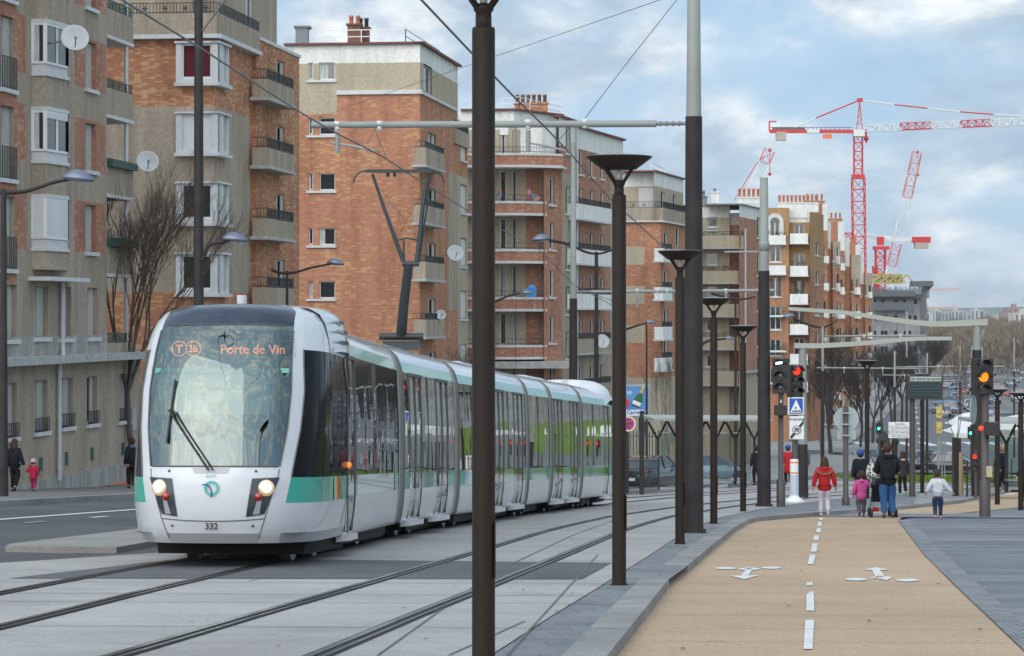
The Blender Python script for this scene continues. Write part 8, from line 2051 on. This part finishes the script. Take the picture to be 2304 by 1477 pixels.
RED=cloth('coat_red',(.50,.025,.03)); PINK=cloth('coat_pink',(.62,.10,.33)); BLK=cloth('coat_black',(.016,.018,.025)); WHJ=cloth('jacket_white',(.68,.68,.74)); JEAN=cloth('jeans_blue',(.045,.12,.30),8); JEAND=cloth('jeans_dark',(.025,.05,.11),8); WHT=cloth('trousers_white',(.62,.58,.66),6); GRT=cloth('trousers_grey',(.12,.12,.135),8); BKT=cloth('trousers_black',(.014,.014,.017),8); SHW=mat('shoe_white',(.5,.47,.48),.6); SHD=mat('shoe_dark',(.03,.025,.022),.6); SHP=mat('shoe_pink',(.5,.2,.25),.6); SHG=mat('shoe_green',(.1,.6,.15),.6); FUR=mat('fur_trim',(.20,.13,.10),.95); FURL=mat('fur_pale',(.45,.37,.27),.95); PUFF=cloth('padded_coat',(.05,.045,.05)); NAVY=cloth('coat_navy',(.02,.03,.07)); BLUH=cloth('blue_hood',(.05,.1,.32)); MAG=cloth('coat_crimson',(.42,.02,.06)); MAGP=cloth('trousers_crimson',(.35,.02,.09)); PKH=cloth('hat_pink',(.6,.35,.5)); GRC=cloth('coat_grey',(.12,.12,.13))
b=G(1855,1163,dz); p=person(b,-.05,1.50,'girl in a red hooded coat and white trousers walking away along the dashed line',RED,dict(m=WHT,w=1.05),SHW,HAIRB,pose(armL=((-.155,-.01,.66),(-.185,.0,.50)),armR=((.155,-.01,.66),(.185,.02,.50))),hood=RED,longhair=True,bulk=1.22,hem=.44)
mb=MB(); n=14
for k in range(n):
    a=math.pi*(k/n)*1.0; b2=math.pi*((k+1)/n); q=lambda t:V((-math.cos(t)*.20,-.135-.03*math.sin(t),1.20-.12*math.sin(t)))
    mb.tube([q(a),q(b2)],.022,6)
mb.build('fur_trim',FUR,p,world=False)
b=G(1938,1163,dz); p=person(b,.05,1.16,'small child in a pink hooded coat holding a hand out to the man in black',PINK,dict(m=GRT,w=1.15),SHD,HAIRB,pose(armL=((-.15,-.02,.60),(-.17,.04,.46)),armR=((.17,.02,.66),(.285,.05,.71)),legL=((-.06,.03,.25),(-.06,-.12,.10),(-.06,-.08,.02)),legR=((.06,.04,.25),(.06,.04,.045),(.065,.11,.02))),hood=PINK,child=True,bulk=1.25,hem=.37)
b=G(1997,1166,dz); person(b,.05,1.86,'man in a black jacket and blue jeans pushing a stroller away',BLK,dict(m=JEAN,w=1.2),SHD,HAIRB,pose(armL=((-.145,.04,.64),(-.10,.14,.60)),armR=((.145,.05,.64),(.10,.15,.60)),legL=((-.05,.01,.27),(-.045,-.01,.045),(-.05,.06,.02)),legR=((.06,.05,.27),(.075,.02,.045),(.08,.09,.02)),hx=-.005),hood=BLK,bulk=1.2,hem=.43)
b0=b
b=G(2110,1168,dz); person(b,-.1,1.22,'child in a white jacket and dark jeans running with arms held out',WHJ,dict(m=JEAND,w=1.05),SHP,HAIRB,pose(armL=((-.17,-.03,.64),(-.22,.0,.53)),armR=((.18,-.01,.64),(.29,.02,.53)),legL=((-.055,.03,.25),(-.05,-.07,.06),(-.055,-.01,.02)),legR=((.055,.04,.25),(.06,.03,.045),(.065,.1,.02)),hx=-.01),child=True,bulk=1.28,hem=.455)
D=84; q=P(1936,0,D); person((q.x,D,g(q.x,D)-.02),.1,1.62,'woman in a black coat and blue patterned hood beyond the pink child, carrying a bag',BLK,dict(m=BKT),SHD,HAIRD,pose(),hat=BLUH,bulk=1.3,hem=.40)
c=P(1962,1062,D-3); r=root('shoulder_bag',c,'black and white patterned bag between the pink child and the man in black','bag'); mb=MB(); mb.ball(c,.27,12,0,(.7,.5,1.1)); mb.build('bag_body',mat('bag_pattern',(.6,.58,.52),.8,noise=9,col2=(.05,.05,.05),contrast=.06),r); mb=MB(); mb.tube([c+V((-.12,0,.2)),c+V((-.05,0,.5)),c+V((.1,0,.2))],.02,6); mb.build('strap',BLK,r)
q=G(2031,1117,0); person(q,.1,1.58,'woman in a dark padded coat with bright green shoes, right of the man in black',PUFF,dict(m=BKT,w=.9),SHG,HAIRB,pose(),hood=FURL,longhair=True,bulk=1.05,hem=.42)
q=G(2312,1128,0); person(q,.5,1.62,'woman in a black coat with a pale fur hood cut by the right edge',BLK,dict(m=BKT),SHD,HAIRD,pose(armL=((-.15,.02,.63),(-.21,.05,.48))),hood=FURL,bulk=1.15,hem=.42)
D=100; q=P(2255,0,D); person((q.x,D,g(q.x,D)+.1),.9,1.72,'balding man in a navy coat by the glass shelter at right',NAVY,dict(m=BKT),SHD,SKIN,pose(armL=((-.14,.06,.64),(-.1,.14,.56))),bulk=1.15)
D=112; q=P(1773,0,D); person((q.x,D,g(q.x,D)+.2),0,1.66,'person in a long red coat and blue hood partly behind the signal post',RED,dict(m=BKT),SHD,HAIRD,pose(),hat=BLUH,bulk=1.15,hem=.3)
q=P(1806,0,D); person((q.x,D,g(q.x,D)+.2),0,1.78,'man in a grey jacket and jeans behind the end-of-zone plate',GRC,dict(m=JEAN),SHD,HAIRD,pose(),bulk=1.15)
q=P(1702,0,D); person((q.x,D,g(q.x,D)+.2),.3,1.65,'dark-clothed person waiting at the shelter left of the second mast',BLK,dict(m=BKT),SHD,HAIRD,pose(),bulk=1.15,hem=.38)
# left pavement
def lside(x,D): p=P(x,0,D); return V((p.x,D,g(p.x,D)+.14))
person(lside(33,80.5),-.3,1.58,'woman in black holding the hand of a small child on the left pavement',BLK,dict(m=BKT,w=1.0),SHD,HAIRB,pose(armR=((.14,.0,.63),(.19,.03,.50)),armL=((-.14,-.02,.63),(-.15,0,.47))),longhair=True,bulk=1.15,hem=.44)
person(lside(75,80.5),-.2,.98,'toddler in a crimson coat and pink hat on the left pavement',MAG,dict(m=MAGP),SHD,HAIRB,pose(armL=((-.16,.02,.62),(-.26,.04,.62)),legR=((.055,.03,.25),(.055,-.09,.09),(.06,-.05,.03))),child=True,hat=PKH,bulk=1.3,hem=.38)
person(lside(297,88),.6,1.66,'person in dark clothes with a blue scarf walking beside the tram nose',BLK,dict(m=BKT),SHD,HAIRD,pose(),hood=BLUH,bulk=1.15)
# stroller in front of the man
b=V((b0.x,b0.y+1.05,-SL*(b0.y+1.05)+dz)); r=root('stroller',b,'black stroller with small wheels pushed by the man in the black jacket','stroller')
for (x,y) in ((-.27,-.35),(.27,-.35),(-.22,.4),(.22,.4)):
    mb=MB(); mb.lathe(b+V((x*1.15,y,.11)),[(.06,-.03),(.11,-.03),(.115,0),(.11,.03),(.06,.03)],14,0,True,V((1,0,0))); mb.build('wheel',TYRE,r)
mb=MB()
for s in (-1,1):
    mb.tube([b+V((s*.28,-.35,.12)),b+V((s*.24,.0,.5)),b+V((s*.24,-.55,1.02))],.015,6); mb.tube([b+V((s*.24,.42,.12)),b+V((s*.24,-.05,.6))],.015,6)
mb.tube([b+V((-.24,-.55,1.02)),b+V((.24,-.55,1.02))],.018,6); mb.build('frame',GREYP,r)
mb=MB(); mb.hexa([b+V((-.27,-.2,.4)),b+V((.27,-.2,.4)),b+V((.24,.4,.35)),b+V((-.24,.4,.35))],[b+V((-.3,-.4,.85)),b+V((.3,-.4,.85)),b+V((.24,.1,.55)),b+V((-.24,.1,.55))]); mb.build('seat',BLK,r,bevel=.03)
mb=MB(); mb.ball(b+V((0,-.15,.8)),.3,12,0,(1,.9,.75)); mb.build('hood',BLK,r); mb=MB(); mb.box(b.x-.24,b.y-.3,b.z+.16,b.x-.12,b.y-.1,b.z+.26); mb.build('brake_bag',RED,r)
# two small birds at the kerb near the building
# shorten labels that run long and add the air
for o in SC.objects:
    if o.parent is None and 'label' in o and len(o['label'].split())>16: print('LONG',o.name,o['label'])
HZM=bpy.data.materials.new('haze'); HZM.use_nodes=True; _n=HZM.node_tree; _n.nodes.remove(_n.nodes['Principled BSDF'])
pv=_n.nodes.new('ShaderNodeVolumePrincipled'); pv.inputs['Color'].default_value=(.88,.92,.97,1); pv.inputs['Density'].default_value=.00007; pv.inputs['Anisotropy'].default_value=.2
_n.links.new(pv.outputs[0],_n.nodes['Material Output'].inputs['Volume'])
mb=MB(); mb.box(-6900,-200,-12.6,10600,12200,95); hz=mb.build('haze',HZM); hz['kind']='stuff'; hz['label']='faint blue haze hanging over the whole street and valley'
